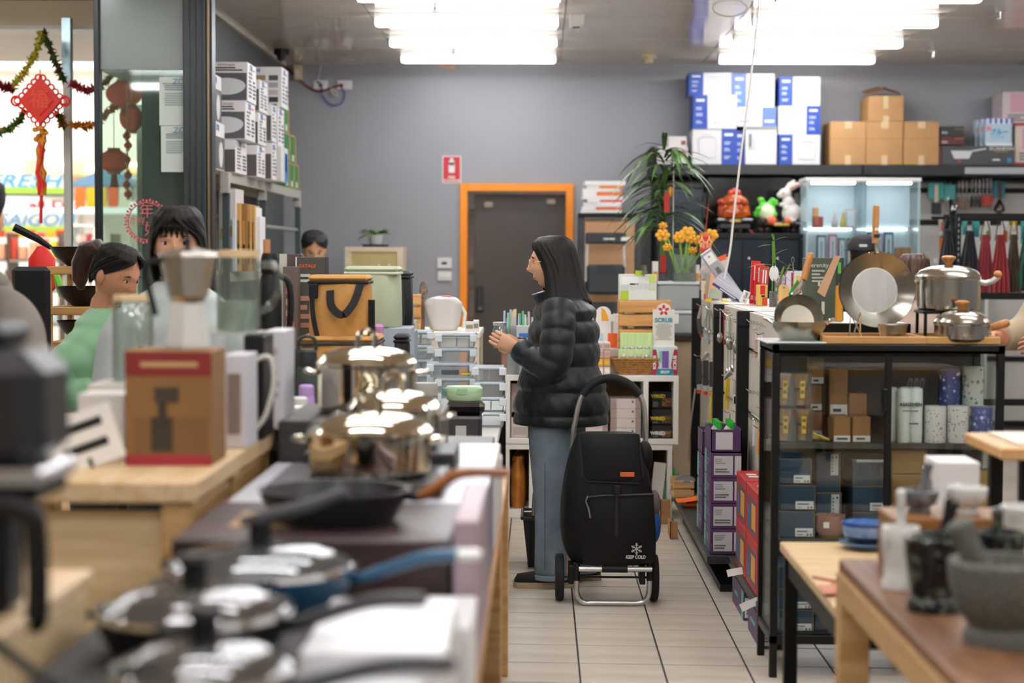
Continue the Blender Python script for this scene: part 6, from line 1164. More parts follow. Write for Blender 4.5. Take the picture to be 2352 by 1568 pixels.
# on top of the white unit
def crate(t,w,d,h,rows,m=PINE):
    n=len(rows)
    for x in (-w+.012,w-.012):
        for y in (0.006,d-.02): G().box(x-.012+.0,x+.012,y+.006,y+.02,0,h,b=.002).obj('corner_post',m,t)
    for a,b_ in rows:
        G().box(-w,w,-.006,.006,a,b_,b=.003).obj('slat',m,t);G().box(-w,w,d,d+.012,a,b_,b=.003).obj('slat',m,t)
        for x in (-w-.0,w-.008): G().box(x,x+.008,.008,d-.002,a,b_,b=.002).obj('side_slat',m,t)
Yt=SY+.14;X0,X1,_,Z1=rect(1421,690,1541,860,Yt);CR=wood('#dba868','#c58c4a',.45)
t=thing('pine_crate','tall pine slat crate standing on the white shelf unit','crate',((X0+X1)/2,Yt,SZt+.001));h=Z1-SZt;zz=lambda y: at(1480,y,Yt).z-SZt-.001
crate(t,(X1-X0)/2,.2,h-.002,[(zz(718),h-.002),(zz(749),zz(723)),(zz(782),zz(757)),(zz(822),zz(790)),(.004,zz(828))],CR)
b=pbox('spice_grinder_display','white and green spice grinder display on the pine crate','display',1423,630,1508,690,Yt+.02,.16,mat('#e4e6de',.5),SZt+h);b.patch('f',.02,.02,.24,.36,mat('#b4d12c',.5),'green_badge');b.patch('f',.42,.95,.68,1.15,mat('#b4d12c',.5),'green_tab');b.patch('f',.05,.6,.5,.9,mat('#f4f4f0',.5));b.patch('f',.02,.35,.25,.6,mat('#cdd6d0',.5));b.patch('f',.8,.4,.98,1.0,mat('#c9d96a',.5),'green_panel',.001)
for k in range(4): b.patch('f',.28+.18*k,.42,.44+.18*k,.66,mat('#d5d8d6',.5),'sachet')
c=at(1480,640,Yt);t=thing('pepper_mill','small steel and glass pepper mill on the spice display','mill',(c.x,Yt+.0,SZt+h+b.h+.001));G().lathe([(.016,0),(.016,.012),(.014,.014),(.014,.04),(.017,.042),(.017,.052)],14).obj('mill_body',mat('#8a8578',.25,.7),t)
# flower scrub cards, striped bulb packs, basket
b=pbox('cloth_display','tall cleaning cloth display box with red sides and a pink flower','display',1499,796,1556,862,SY+.03,.1,mat('#cfe0dc',.5),SZt+.001);b.patch('f',0,0,1,.22,mat('#1f8aa0',.5),'teal_base');b.text('f',.5,.11,'SKOY',.02,WHITE,bold=.001,lift=.004)
for pts in (((.0,.0),(.0,.9),(.14,.9),(.26,.34),(.12,0)),((1,0),(1,.9),(.86,.9),(.74,.34),(.88,0))):
    q=G().prism([((u-.5)*b.w,(v-.5)*b.h) for u,v in (pts if pts[0][0] ==0 else pts[::-1])],0,.0018,'z').obj('red_wing',mat('#b01f48',.5),b.o,0);q.matrix_local=face_m('f',*b.pt('f',.5,.5),0)
b.text('f',.9,.45,'SCRUB',.026,WHITE,bold=.001,turn=math.pi/2,lift=.004);b.text('f',.08,.45,'SCRUBS',.022,WHITE,bold=.001,turn=math.pi/2,lift=.004);b.patch('f',.38,.25,.64,.85,mat('#5a6fc0',.5,c2='#8a3f9a',scale=90),'cloth_pattern',.003);b.patch('f',.26,.45,.4,.85,mat('#7fc4a8',.5),'cloth_pattern',.002)
X0,X1,Z0,Z1=rect(1499,710,1549,800,SY+.13);hc=G().box(X0-b.o.location.x,X1-b.o.location.x,.045,.05,Z0-b.o.location.z-.02,Z1-b.o.location.z).obj('header_card',mat('#e6e2d6',.5),b.o,0);hx=(X0+X1)/2-b.o.location.x;hz=Z1-b.o.location.z
G().cyl(0,0,-.0035,.0035,.042,n=28,M=Matrix.Translation((hx,.0475,hz-.008)) @ Matrix.Rotation(math.pi/2,4,'X')).obj('round_header',mat('#e6e2d6',.5),b.o)
for k in range(5): a=math.pi/2+k*1.2566;G().ball((hx+.0165*math.cos(a),.044,hz-.005+.0165*math.sin(a)),(.0085,.002,.0085),10,6).obj('petal',mat('#c8304c',.5),b.o)
for k in range(5): a=math.pi/2+k*1.2566;G().ball((hx+.024*math.cos(a),.0442,hz-.005+.024*math.sin(a)),(.0075,.002,.0075),10,6).obj('petal',mat('#c8304c',.5),b.o)
text('SCRUB',.034,mat('#1f95a8',.5),b.o,face_m('f',hx,.044,hz-.062),bold=.0012,width=.1);g=G();random.seed(1)
for i in range(11): ww=random.uniform(.03,.05);g.box(-ww,ww,0,.001,-.085-i*.0085,-.082-i*.0085)
g.obj('printed_text',mat('#a8a598',.5),b.o,0,(hx,.0425,hz))
GP=mat('#bfe08a',.5,c2='#d8ecb4',scale=40,stretch=(3,.1,.01))
for k,(r4,dy,lab) in enumerate((((1424,764,1498,862),.1,'striped green card of round bulbs leaning on the crate'),((1420,802,1498,862),.06,'striped green card of round bulbs lower in front'))):
    b=pbox('bulb_card',lab,'card',*r4,SY+dy,.01,GP,SZt+.001)
    for j in range(4): G().ball((-b.w*.35+j*b.w*.23,-.012,b.h*(.62 if k ==0 else .7)),(.016,.01,.018),10,7).obj('bulb',mat('#b8b4ac',.2,.3),b.o)
    for j,cc in enumerate(('#e0b82c','#2f9a4a','#2f5fc0','#d84a38','#4a4a4a')): G().ball((-b.w*.38+j*b.w*.19,-.01,b.h*.36),(.016,.008,.011),9,6).obj('coloured_cap',mat(cc,.4),b.o)
X0,X1,_,Z1=rect(1405,822,1525,862,SY+.03);t=thing('wicker_basket','shallow woven wicker basket with white cards on the shelf unit','basket',((X0+X1)/2,SY+.1,SZt+.001));w,h=(X1-X0)/2,Z1-SZt;WK=mat('#b07c3c',.7,c2='#8a5a26',scale=60,bump=.6);n=40
for lv in range(7):
    f=lv/6;rx,ry=w*(.72+.28*f),.07*(.75+.25*f);pts=[(rx*max(-1,min(1,1.25*math.cos(a))),ry*max(-1,min(1,1.25*math.sin(a)))+.003*math.sin(a*20+lv*math.pi),.008+f*(h-.016)) for a in [2*math.pi*i/n for i in range(n)]]
    G().tube(pts,.0085,6,closed=True).obj('woven_strand',WK,t)
G().box(-w*.72,w*.72,-.05,.05,.001,.008).obj('basket_floor',WK,t)
for k in range(2): tag(G().box(-.05,.05,-.035,.035,0,.012,b=.001).obj('white_card',PAPER,None,30,(t.location.x-.04+.085*k,SY+.1,SZt+h-.004),(.1,.08-.1*k,.1*k)),'white price card heap lying in the wicker basket, %s one' % ['nearer','farther'][k],'card','cards in the wicker basket')
G().box(-w*.5,w*.5,-.03,.03,.008,h-.006).obj('paper_filling',mat('#d8d4cc',.6),t)
# wave card display, brochures, soaps
b=pbox('wave_display','white round topped card display with an amber fin','display',1366,700,1421,778,SY+.2,.02,mat('#ece8e4',.5),None);b.o.location.z=SZt+.14;
G().cyl(0,0,-.0095,.0115,.045,n=24,M=Matrix.Translation((-b.w/2+.048,0,b.h)) @ Matrix.Rotation(math.pi/2,4,'X')).obj('round_header',mat('#ece8e4',.5),b.o);q=G().prism([(0,0),(.0,.075),(.02,.06),(.034,.03),(.042,0)],0,.001,'z').obj('amber_fin',mat('#f2a81c',.5),b.o,0);q.matrix_local=face_m('f',-.03,-.0125,b.h-.035)
b.patch('f',.1,.1,.35,.45,mat('#b9d4e0',.5),'blue_bottle');b.patch('f',.55,.02,.95,.45,mat('#f0641c',.5),'orange_bottle');b.patch('f',.68,.45,.78,.8,mat('#b0a090',.5),'brush_stem');G().box(-b.w/2,b.w/2,-.04,.06,-.139,0,b=.003).obj('display_base',mat('#d6c8bc',.5),b.o)
for k in range(4): p=at(1398+7*k,700,SY+.26);tag(G().box(-.022,.022,-.002,.002,0,.15,b=.001).obj('brochure',mat('#e9e6e0',.5),None,30,(p.x,SY+.27+.012*k,SZt+.19),(-.15,.35,0)),'white brochure standing in the slanted rack, %s of four' % ORD[k],'brochure','brochures behind the wave display')
X0=at(1409,760,SY+.3).x;tag(G().box(-.07,.06,-.04,.06,0,.188,b=.003).obj('brochure_rack',mat('#d8d2cc',.5),None,30,(X0,SY+.29,SZt+.001)),'low white rack holding slanted brochures','rack')
for k in range(8):
    X=at(1378+16*(k % 2),800,SY+.08).x;z_=SZt+.001+(k//2)*.046;b=Box('soap_pack','wrapped soap pack in the stack beside the basket, %s row, %s' % (ORD[k//2],['outer','inner'][k % 2]),'pack',X-.018,X+.018,SY+.05,SY+.11,z_,z_+.044,mat(['#d8cfc6','#e0a050','#d8b8a8','#d9cfc8'][k//2],.4),group='soap packs on the white unit',b=.004);b.patch('f',.1,.25,.9,.75,mat(['#e8e4de','#e8c23a','#c9a090','#b89a90'][k//2],.5))
# ------------------------------------------------------------ shopping trolley in the aisle
TY=7.42;TS=TY/F_PX;O=at(1396,1400,TY);O=Vector((O.x,TY,0))
t=thing('shopping_trolley','black two wheeled shopping trolley lettered KEEP COLD with a foam handle','trolley',O);BG=mat('#0a0a0c',.6,bump=.15,scale=120,spec=.3);P_=lambda px,py,dy=0: at(px,py,TY+dy)-O
CRP=lambda x,y,dy=0: P_(1100+x/2.614,850+y/2.614,dy)
rows=[(1190,575,1062,.1),(1150,545,1066,.115),(1080,505,1072,.125),(960,487,1072,.13),(860,488,1064,.13),(760,497,1052,.125),(660,512,1036,.115),(560,532,1012,.105),(470,562,985,.09),(400,592,965,.075),(386,610,955,.06)]
def ring(cx,z,hw,hd,n=32):
    out=[]
    for i in range(n):
        a=2*math.pi*i/n;c_,s_=math.cos(a),math.sin(a);k=(abs(c_)**4+abs(s_)**4)**-.25;out.append((cx+hw*c_*k,.14+hd*s_*k,z))
    return out
vs=[];fs=[];n=32
for y,xa,xb,hd in rows:
    a,b_=CRP(xa,y,.02),CRP(xb,y,.02);vs+=ring((a.x+b_.x)/2,a.z,(b_.x-a.x)/2,hd)
for j in range(len(rows)-1):
    for i in range(n): fs.append((j*n+i,j*n+(i+1) % n,(j+1)*n+(i+1) % n,(j+1)*n+i))
fs+=[tuple(range(n))[::-1],tuple((len(rows)-1)*n+i for i in range(n))]
g=G().add(vs,fs);bake(g,'bag_body',BG,None,2,0,t)
def frontsheet(pts_top,pts_bot,m,nm,bulge,yoff,nv=6):   # panel between two pixel polylines
    k=len(pts_top)-1
    def fn(u,v):
        i=min(int(u*k),k-1);f=u*k-i;A=CRP(*pts_top[i]).lerp(CRP(*pts_top[i+1]),f);B=CRP(*pts_bot[i]).lerp(CRP(*pts_bot[i+1]),f);p=A.lerp(B,v);return (p.x,yoff-bulge*math.sin(math.pi*u)**.6*math.sin(math.pi*min(1,v))**.5,p.z)
    g=G().sheet(fn,k*4,nv);vs2=[(x,y+.006,z) for x,y,z in g.v];m0=len(g.v);g.v+=vs2;g.f+=[tuple(i+m0 for i in f[::-1]) for f in g.f];g.m=[0]*len(g.f);return g.obj(nm,m,t,60)
fp=frontsheet([(640,762),(740,752),(860,748),(960,745),(1050,742)],[(622,1168),(740,1168),(860,1168),(960,1165),(1064,1160)],BG,'front_pocket',.018,.012)
frontsheet([(604,390),(690,388),(780,386),(880,386),(962,386)],[(650,664),(720,668),(800,672),(880,677),(972,678)],mat('#131416',.55,bump=.2,scale=150,spec=.3),'top_flap',.012,.018)
q=G().ribbon([CRP(x,y)-Vector((0,CRP(x,y).y-.012,0)) for x,y in ((604,392),(625,640),(650,668),(970,682),(990,655),(962,388))],.006,.004,(1,0,1)).obj('flap_binding',mat('#0f0f11',.5),t)
a,b_=CRP(848,640),CRP(934,612);G().box(a.x,b_.x,-.001,.003,a.z,b_.z,b=.002).obj('orange_label',mat('#d9683a',.5),t)
G().tube([(CRP(x,y).x,-.004,CRP(x,y).z) for x,y in ((640,790),(655,760),(740,752),(900,748),(1046,742))],.004,6).obj('zipper',mat('#26262a',.5),t);G().tube([(CRP(x,y).x,-.01,CRP(x,y).z) for x,y in ((655,752),(642,785),(660,835),(668,885))],[.004,.003,.005,.004],6).obj('zip_pull',mat('#8a8d90',.3,.7),t)
a,b_=CRP(808,745),CRP(852,690);G().box(a.x,b_.x,-.016,-.004,a.z,b_.z,b=.004).obj('buckle',mat('#0e0e10',.35),t);G().box((a.x+b_.x)/2-.008,(a.x+b_.x)/2+.004,-.013,-.008,CRP(820,1000).z,a.z).obj('strap',mat('#101012',.6),t)
SW=mat('#d9dadb',.5);c=CRP(946,1070);g=G()
for k in range(6):
    M=Matrix.Translation((c.x,-.0085,c.z)) @ Matrix.Rotation(k*math.pi/3,4,'Y');g.box(-.0018,.0018,0,.001,.002,.025,M=M)
    for zz_,L_ in ((.012,.007),(.019,.005)):
        for sg in (-1,1): g.box(-.0014,.0014,0,.001,0,L_,M=M @ Matrix.Translation((0,0,zz_)) @ Matrix.Rotation(sg*.9,4,'Y'))
g.obj('snowflake_print',SW,t,0);c=CRP(940,1120);text('KEEP COLD',.0195,SW,t,face_m('f',c.x,-.0075,c.z),bold=.0007,width=.083,italic=.15)
a=CRP(1020,540);G().ball((a.x-.01,.13,a.z),(.035,.05,.07),14,10).obj('side_pouch',BG,t);a=CRP(1086,960);G().ball((a.x-.012,.14,a.z),(.026,.06,.075),14,10).obj('blue_bottle_pocket',mat('#1f5fae',.4),t);a=CRP(1086,830);G().ball((a.x-.014,.14,a.z),(.026,.055,.06),14,10).obj('grey_mesh_pocket',mat('#6d6566',.7),t)
ht=[CRP(x,y,.25) for x,y in ((572,1180),(566,450),(580,300),(605,185),(628,140))];G().tube(spline(ht,5),.0115,12).obj('handle_tube',ALU,t);ht2=[CRP(x,y,.25) for x,y in ((1010,1180),(1000,420),(992,230),(978,180),(958,140))];G().tube(spline(ht2,5),.0115,12).obj('handle_tube',ALU,t)
G().tube(spline([CRP(x,y,.25) for x,y in ((622,150),(660,100),(720,62),(790,48),(860,62),(920,98),(964,150))],5),.0185,14).obj('foam_grip',RUBBER,t)
U=[CRP(587,1255),CRP(587,1320),CRP(600,1372),CRP(635,1412),CRP(690,1432),CRP(780,1434),CRP(870,1432),CRP(940,1424),CRP(990,1395),CRP(1020,1350),CRP(1028,1255)]
for p in U: p.y=.02;p.z=max(p.z,.0118)
G().tube(spline(U,4),.0115,12).obj('stand_foot',ALU,t);zb_=CRP(800,1196).z
for x in (587,1028): p=CRP(x,1255);G().tube([(p.x,.02,p.z-.01),(p.x,.03,zb_+.02)],.0145,12).obj('black_sleeve',BLACK,t)
G().tube([(CRP(600,1196).x,.01,zb_),(CRP(1040,1190).x,.01,zb_)],.012,12).obj('cross_tube',ALU,t);G().tube([(CRP(738,1196).x,.01,zb_),(CRP(893,1196).x,.01,zb_)],.015,12).obj('black_wrap',BLACK,t)
wz=55*TS;
for x in (487,1062):
    p=CRP(x,1240);M=Matrix.Translation((p.x,.14,wz)) @ Matrix.Rotation(math.pi/2,4,'Y');G().lathe([(wz*.72,-.014),(wz*.86,-.019),(wz*.96,-.016),(wz,-.006),(wz,.006),(wz*.96,.016),(wz*.86,.019),(wz*.72,.014)],36,M=M).obj('tyre',RUBBER,t);G().lathe([(0,-.01),(wz*.7,-.006),(wz*.72,0),(wz*.7,.006),(0,.01)],24,M=M).obj('wheel_disc',mat('#242427',.4),t)
G().tube([(CRP(487,1240).x,.14,wz),(CRP(1062,1240).x,.14,wz)],.005,8).obj('axle',mat('#3a3a3c',.4,.6),t)
for x in (555,985): p=CRP(x,1240);G().box(p.x-.012,p.x+.012,.03,.16,wz-.012,zb_+.01,b=.004).obj('axle_bracket',BLACK,t)
# shopping basket on the floor behind the customer
a,b_=at(1199,1190,8.3),at(1300,1190,8.3);t=thing('shopping_basket','black plastic shopping basket standing behind the denim leg','basket',((a.x+b_.x)/2,8.45,0));w=(b_.x-a.x)/2;h=a.z;BK=mat('#1b1b1c',.45)
vs=[(-w*.72,-.1,.002),(w*.72,-.1,.002),(w*.72,.1,.002),(-w*.72,.1,.002),(-w*.95,-.14,h*.95),(w*.95,-.14,h*.95),(w*.95,.14,h*.95),(-w*.95,.14,h*.95)]
G().add(vs,[(3,2,1,0),(0,1,5,4),(1,2,6,5),(2,3,7,6),(3,0,4,7)]).obj('basket_body',BK,t,0)
G().tube([(-w,-.15,h),(w,-.15,h),(w,.15,h),(-w,.15,h)],.009,6,closed=True).obj('basket_rim',BK,t);g=G()
for k in range(7): x=-w*.72+k*w*.24;g.box(x-.003,x+.003,-.145,-.1,.02,h*.9)
g.obj('rib',BK,t);G().tube([(-w*.5,-.1,h),(-w*.45,0,h+.1),(-w*.5,.1,h)],.008,6).obj('carry_handle',BK,t)
# ------------------------------------------------------------ people (local frame: facing -Y, +X is the person's left)
SKIN=mat('#d9a683',.5,var=.05,sss=.15);SKIN2=mat('#c98f6e',.5,var=.05,sss=.15)
def gauss(x,z,cx,cz,sx,sz): return math.exp(-((x-cx)/sx)**2-((z-cz)/sz)**2)
def add_head(g,c,tilt=0,k=1.0,m=0):
    M=Matrix.Translation(c) @ Matrix.Rotation(tilt,4,'X');nu,nv=56,44
    def fn(u,v):
        a=2*math.pi*u;p=math.pi*(v-.5);dx,dy,dz=math.cos(p)*math.sin(a),-math.cos(p)*math.cos(a),math.sin(p)
        x,y,z=.074*dx,.096*dy,.116*dz
        if z <0: t=-z/.116;x *= 1-.3*t**1.5;y=y*(1-.42*t**1.3) if y >0 else y*(1-.12*t)
        if y <0:
            f=min(1,-y/.05);y *= .95
            y -= f*(.021*gauss(x,z,0,-.022,.011,.013)+.012*gauss(x,z,0,-.002,.008,.02)+.004*gauss(x,z,0,.03,.05,.012)+.008*gauss(x,z,0,-.053,.02,.009)+.006*gauss(x,z,0,-.066,.016,.006)+.01*gauss(x,z,0,-.095,.02,.016)+.004*gauss(abs(x),z,.042,-.02,.02,.02))
            y+=f*(.009*gauss(abs(x),z,.03,.012,.015,.011)+.003*gauss(x,z,0,-.04,.012,.005)+.004*gauss(x,z,0,-.076,.02,.006))
        return tuple(M @ Vector((x*k,y*k,z*k)))
    g.sheet(fn,nu,nv,m,wrap=True)
    for s in (-1,1): g.ball((s*.074*k,.014*k,-.008*k),(.009*k,.019*k,.031*k),10,8,m,M)
    return M
def face_parts(t,M,k=1.0,lipc='#b87466',brow='#2a1c18',look=0):
    E=mat('#e9e4de',.2);IR=mat('#1c120e',.1)
    for s in (-1,1):
        G().ball((s*.03*k,-.0745*k,.011*k),(.0125*k,.006*k,.0052*k),12,8,0,M).obj('eye',E,t);G().ball(((s*.03+look)*k,-.0795*k,.0105*k),(.0055*k,.002*k,.0052*k),10,6,0,M).obj('iris',IR,t)
        G().tube([M @ Vector(p) for p in ((s*.014*k,-.083*k,.03*k),(s*.03*k,-.084*k,.0355*k),(s*.048*k,-.074*k,.031*k))],[.0022*k,.0032*k,.001*k],6).obj('eyebrow',mat(brow,.7),t);G().tube([M @ Vector(p) for p in ((s*.017*k,-.077*k,.0125*k),(s*.03*k,-.0805*k,.0175*k),(s*.043*k,-.073*k,.013*k))],.0013*k,5).obj('eyelid',mat(brow,.7),t)
    G().tube([M @ Vector(p) for p in ((-.02*k,-.07*k,-.0565*k),(-.008*k,-.0815*k,-.055*k),(0,-.0825*k,-.0556*k),(.008*k,-.0815*k,-.055*k),(.02*k,-.07*k,-.0565*k))],[.001*k,.0036*k,.0034*k,.0036*k,.001*k],7).obj('upper_lip',mat(lipc,.4),t);G().tube([M @ Vector(p) for p in ((-.017*k,-.07*k,-.06*k),(0,-.0798*k,-.0625*k),(.017*k,-.07*k,-.06*k))],[.001*k,.0042*k,.001*k],7).obj('lower_lip',mat(lipc,.4),t)
def hair_shell(t,M,prof,m,k=1.0,n=64,seed=1,nm='hair'):
    """prof rows: z, rx, ry, y offset, opening half angle at the face; strands are combed into the shell"""
    random.seed(seed);ph=[random.uniform(-1,1) for _ in range(n+1)]
    def at_(v):
        f=v*(len(prof)-1);i=min(int(f),len(prof)-2);f -= i;return [a*(1-f)+b*f for a,b in zip(prof[i],prof[i+1])]
    g=G()
    for lay in (0,1):
        def fn(u,v):
            z,rx,ry,oy,op=at_(v);a=math.radians(op)+u*(2*math.pi-2*math.radians(op));q=1-.035*lay+.02*ph[int(u*n)]+.012*math.sin(u*170);return tuple(M @ Vector((rx*q*math.sin(a)*k,(oy-ry*q*math.cos(a))*k,(z-.006*lay+.012*v*ph[(int(u*n)*7) % n])*k)))
        g.sheet(fn,n,26)
    return g.obj(nm,m,t,60)
def hand(g,w,d,nrm,L=.17,curl=.7,thumb=1,m=0):
    d=Vector(d).normalized();nn=Vector(nrm);nn=(nn-d*nn.dot(d)).normalized();s=d.cross(nn)*thumb;w=Vector(w);k=L/.17
    g.tube([w-d*.02*k,w+d*.02*k,w+d*.055*k,w+d*.09*k],[.023*k,.03*k,.037*k,.035*k],12,m,flat=(1,.5) if abs(d.cross(Vector((0,0,1))).dot(s)) >.5 else (.5,1))
    for i,(off,ln) in enumerate(((.027,.07),(.009,.078),(-.009,.072),(-.026,.056))):
        p=w+d*.082*k+s*off*k;q=d.copy();pts=[p-d*.02*k,p]
        for j in range(3):
            a=curl*(.55+.35*j);q=(q*math.cos(a)+nn*math.sin(a)).normalized();nn_=nn;p=p+q*ln*k*(.42,.32,.26)[j];pts.append(p)
        g.tube(pts,[.009*k,.0095*k,.009*k,.0082*k,.006*k],8,m)
    p=w+d*.025*k+s*.03*k;g.tube([p-s*.015*k,p+s*.012*k+d*.02*k+nn*.012*k,p+s*.014*k+d*.045*k+nn*.03*k,p+s*.004*k+d*.066*k+nn*.036*k],[.012*k,.0115*k,.01*k,.007*k],8,m)
def scal(f): return math.sqrt(max(0,1-(2*f-1)**2))
def puff(z,seams,amt):
    for a,b_ in zip(seams[:-1],seams[1:]):
        if a <=z <=b_: return amt*(scal((z-a)/(b_-a))-.6)
    return 0
def loft(g,rows,n=40,seams=None,amt=.02,sub=70):
    zs=[r[0] for r in rows];vs=[];fs=[]
    for j in range(sub+1):
        z=zs[0]+(zs[-1]-zs[0])*j/sub;i=max(i for i in range(len(rows)-1) if zs[i] <=z+1e-9);f=(z-zs[i])/(zs[i+1]-zs[i]);f=f*f*(3-2*f);r=[a*(1-f)+b_*f for a,b_ in zip(rows[i],rows[i+1])];e=puff(z,seams,amt) if seams else 0
        for q in range(n):
            a=2*math.pi*q/n;c_,s_=math.cos(a),math.sin(a);e2=e+.0016*math.sin(a*17+z*60);yy=(r[3] if s_ >0 else r[2])+e2;vs.append((r[4]+(r[1]+e2)*c_,r[5]+yy*s_,z))
    for j in range(sub):
        for q in range(n): fs.append((j*n+q,j*n+(q+1) % n,(j+1)*n+(q+1) % n,(j+1)*n+q))
    fs+=[tuple(range(n))[::-1],tuple(sub*n+q for q in range(n))];g.add(vs,fs);return g
def sleeve(g,pts,rad,seams=5,amt=.01):
    P=spline(pts,12);R=[];L=[0]
    for a,b_ in zip(P[:-1],P[1:]): L.append(L[-1]+(b_-a).length)
    for l in L:
        f=l/L[-1];i=min(int(f*(len(rad)-1)),len(rad)-2);q=f*(len(rad)-1)-i;R.append(rad[i]*(1-q)+rad[i+1]*q+(amt*(scal(f*seams % 1)-.6) if amt else 0))
    g.tube(P,R,20)
def body_core(g,H,head,sh,arms,hips=.1,legs=None):
    """skin surface under the clothes: neck, trunk, arms and legs in one mesh"""
    g.tube([head+Vector((0,.02,-.06)),(head.x*.5,.02,H*.86),(0,.02,H*.8)],[.05,.05,.07],14);loft(g,[(H*.47,.14,.09,.1,0,0),(H*.6,.12,.085,.085,0,0),(H*.74,.145,.1,.09,0,0),(H*.81,.12,.07,.07,0,.01)],20,sub=12)
    for a in arms: g.tube(spline(a,4),.035,10)
    for l in (legs or [[(-.09,0,H*.5),(-.09,-.01,H*.28),(-.09,.01,.06)],[(.09,0,H*.5),(.09,-.01,H*.28),(.09,.01,.06)]]): g.tube(spline(l,4),[.075-.04*i/8 for i in range(9)],12)
def shoe(t,x,y,m,sole,L=.25):
    g=G();n=16;rows=[(-L*.5,.016,.035),(-L*.44,.037,.06),(-L*.1,.044,.075),(L*.2,.036,.09),(L*.42,.034,.085),(L*.5,.026,.07)];vs=[];fs=[]
    for yy,w,h in rows:
        for q in range(n): a=2*math.pi*q/n;vs.append((x+w*math.cos(a),y+yy,.03+(h-.03)*max(0,math.sin(a))*1.0-(.01 if math.sin(a) <0 else 0)*abs(math.sin(a))))
    for j in range(5):
        for q in range(n): fs.append((j*n+q,j*n+(q+1) % n,(j+1)*n+(q+1) % n,(j+1)*n+q))
    fs+=[tuple(range(n))[::-1],tuple(5*n+q for q in range(n))];u=g.add(vs,fs).obj('shoe',m,t,60)
    pts=[(x+w*1.08*sg,y+yy*1.03) for sg in (1,-1) for yy,w,h in (rows if sg >0 else rows[::-1])];G().prism(pts[::-1],.0005,.026,'z').obj('sole',sole,u,0)
# ---- the customer
WY=7.95;ws=WY/F_PX;OX=at(1285,1345,WY).x;ZW=lambda y: at(1285,y,WY).z;FW=lambda px: -(1285-px)*ws       # forward is -y
t=thing('person','woman in a dark puffer jacket and blue jeans holding a glass jar','person',(OX,WY,0),math.radians(-88))
hc=Vector((.0,FW(1262),ZW(606)));g=G();Hm=add_head(g,hc,.06,.985)
La=[(.17,FW(1275),ZW(700)),(.235,FW(1264),ZW(832)),(.15,FW(1185),ZW(795))];Ra=[(-.17,0,ZW(700)),(-.22,FW(1262),ZW(832)),(-.02,FW(1190),ZW(795))]
body_core(g,1.57,hc,.17,[La,Ra]);hand(g,La[2],(-.15,-1,.42),(-1,.0,.1),.165,.55,1);hand(g,Ra[2],(.1,-1,.35),(.9,.1,.1),.165,.5,-1);g.obj('body',SKIN,t,60);face_parts(t,Hm)
HB=mat('#080605',.52,c2='#150c0a',scale=60,stretch=(1,1,.06),bump=.5,spec=.35)
hair_shell(t,Hm,[(.126,.004,.004,0,0),(.122,.05,.055,.01,0),(.1,.076,.09,.01,14),(.07,.086,.103,.008,34),(.02,.09,.108,.012,52),(-.04,.094,.112,.018,60),(-.1,.1,.118,.024,58),(-.15,.108,.126,.03,58),(-.175,.112,.135,.035,60),(-.185,.104,.128,.04,64)],HB,seed=3)
GF=mat('#c9a86a',.3,.7)
for s in (-1,1): G().tube([Hm @ Vector(p) for p in [(s*.03+.021*math.cos(a),-.096,.008+.016*math.sin(a)) for a in [2*math.pi*i/16 for i in range(16)]]],.0014,5,closed=True).obj('spectacle_rim',GF,t);G().tube([Hm @ Vector(p) for p in ((s*.05,-.094,.012),(s*.075,-.06,.014),(s*.078,.01,.008))],.0014,5).obj('spectacle_arm',GF,t)
G().tube([Hm @ Vector(p) for p in ((-.01,-.097,.01),(0,-.101,.013),(.01,-.097,.01))],.0014,5).obj('spectacle_bridge',GF,t)
JK=mat('#0a1216',.45,sheen=.08,bump=.15,scale=140,spec=.4);S_=[ZW(y) for y in (985,948,895,836,783,735,685)]
g=G();loft(g,[(ZW(972),.215,-FW(1180),.208,0,.0),(ZW(940),.222,-FW(1178),.216,0,0),(ZW(895),.216,-FW(1186),.206,0,0),(ZW(845),.2,-FW(1197),.17,0,0),(ZW(765),.195,-FW(1213),.168,0,0),(ZW(715),.185,.118,.152,0,0),(ZW(690),.15,.09,.118,0,.0),(ZW(674),.09,.085,.085,0,-.015)],48,S_,.019,110)
sleeve(g,[(.15,FW(1276),ZW(694)),(.2,FW(1274),ZW(745)),(.235,FW(1264),ZW(830)),(.2,FW(1225),ZW(822)),(.15,FW(1183),ZW(795))],[.068,.076,.074,.066,.058,.05],7,.009);sleeve(g,[(-.15,0,ZW(694)),(-.2,0,ZW(745)),(-.225,FW(1262),ZW(830)),(-.13,FW(1225),ZW(820)),(-.03,FW(1186),ZW(797))],[.068,.076,.074,.066,.058,.05],7,.009)
g.tube([(0,-.035,ZW(690)),(0,-.05,ZW(664))],[.082,.088],20)
jk=bake(g,'puffer_jacket',JK,.0065,0,1,t)
G().box(.2,.212,FW(1227)-.004,FW(1225),ZW(940),ZW(915)).obj('pocket_zip',mat('#5c6a3a',.5),t,0)
q=text('A',.02,mat('#c9ccd0',.5),t,Matrix.Identity(4),'chest_logo');q.matrix_local=Matrix.Translation((.14,.135,ZW(730))) @ Matrix.Rotation(math.radians(125),4,'Z') @ Matrix.Rotation(math.pi/2,4,'X')
DN=mat('#8391a0',.8,c2='#66747f',scale=9,bump=.15,detail=8)
g=G();LJ=[[(.085,FW(1262),ZW(950)),(.09,FW(1262),ZW(1050)),(.09,FW(1266),ZW(1180)),(.09,FW(1263),ZW(1312))],[(-.085,FW(1290),ZW(950)),(-.09,FW(1302),ZW(1050)),(-.09,FW(1318),ZW(1180)),(-.09,FW(1335),ZW(1312))]]
for l in LJ: g.tube(spline(l,6),[.1,.1,.1,.1,.098,.096,.092,.09,.087,.085,.083,.081,.079,.078,.077,.076,.075,.075,.075],24,cap=True)
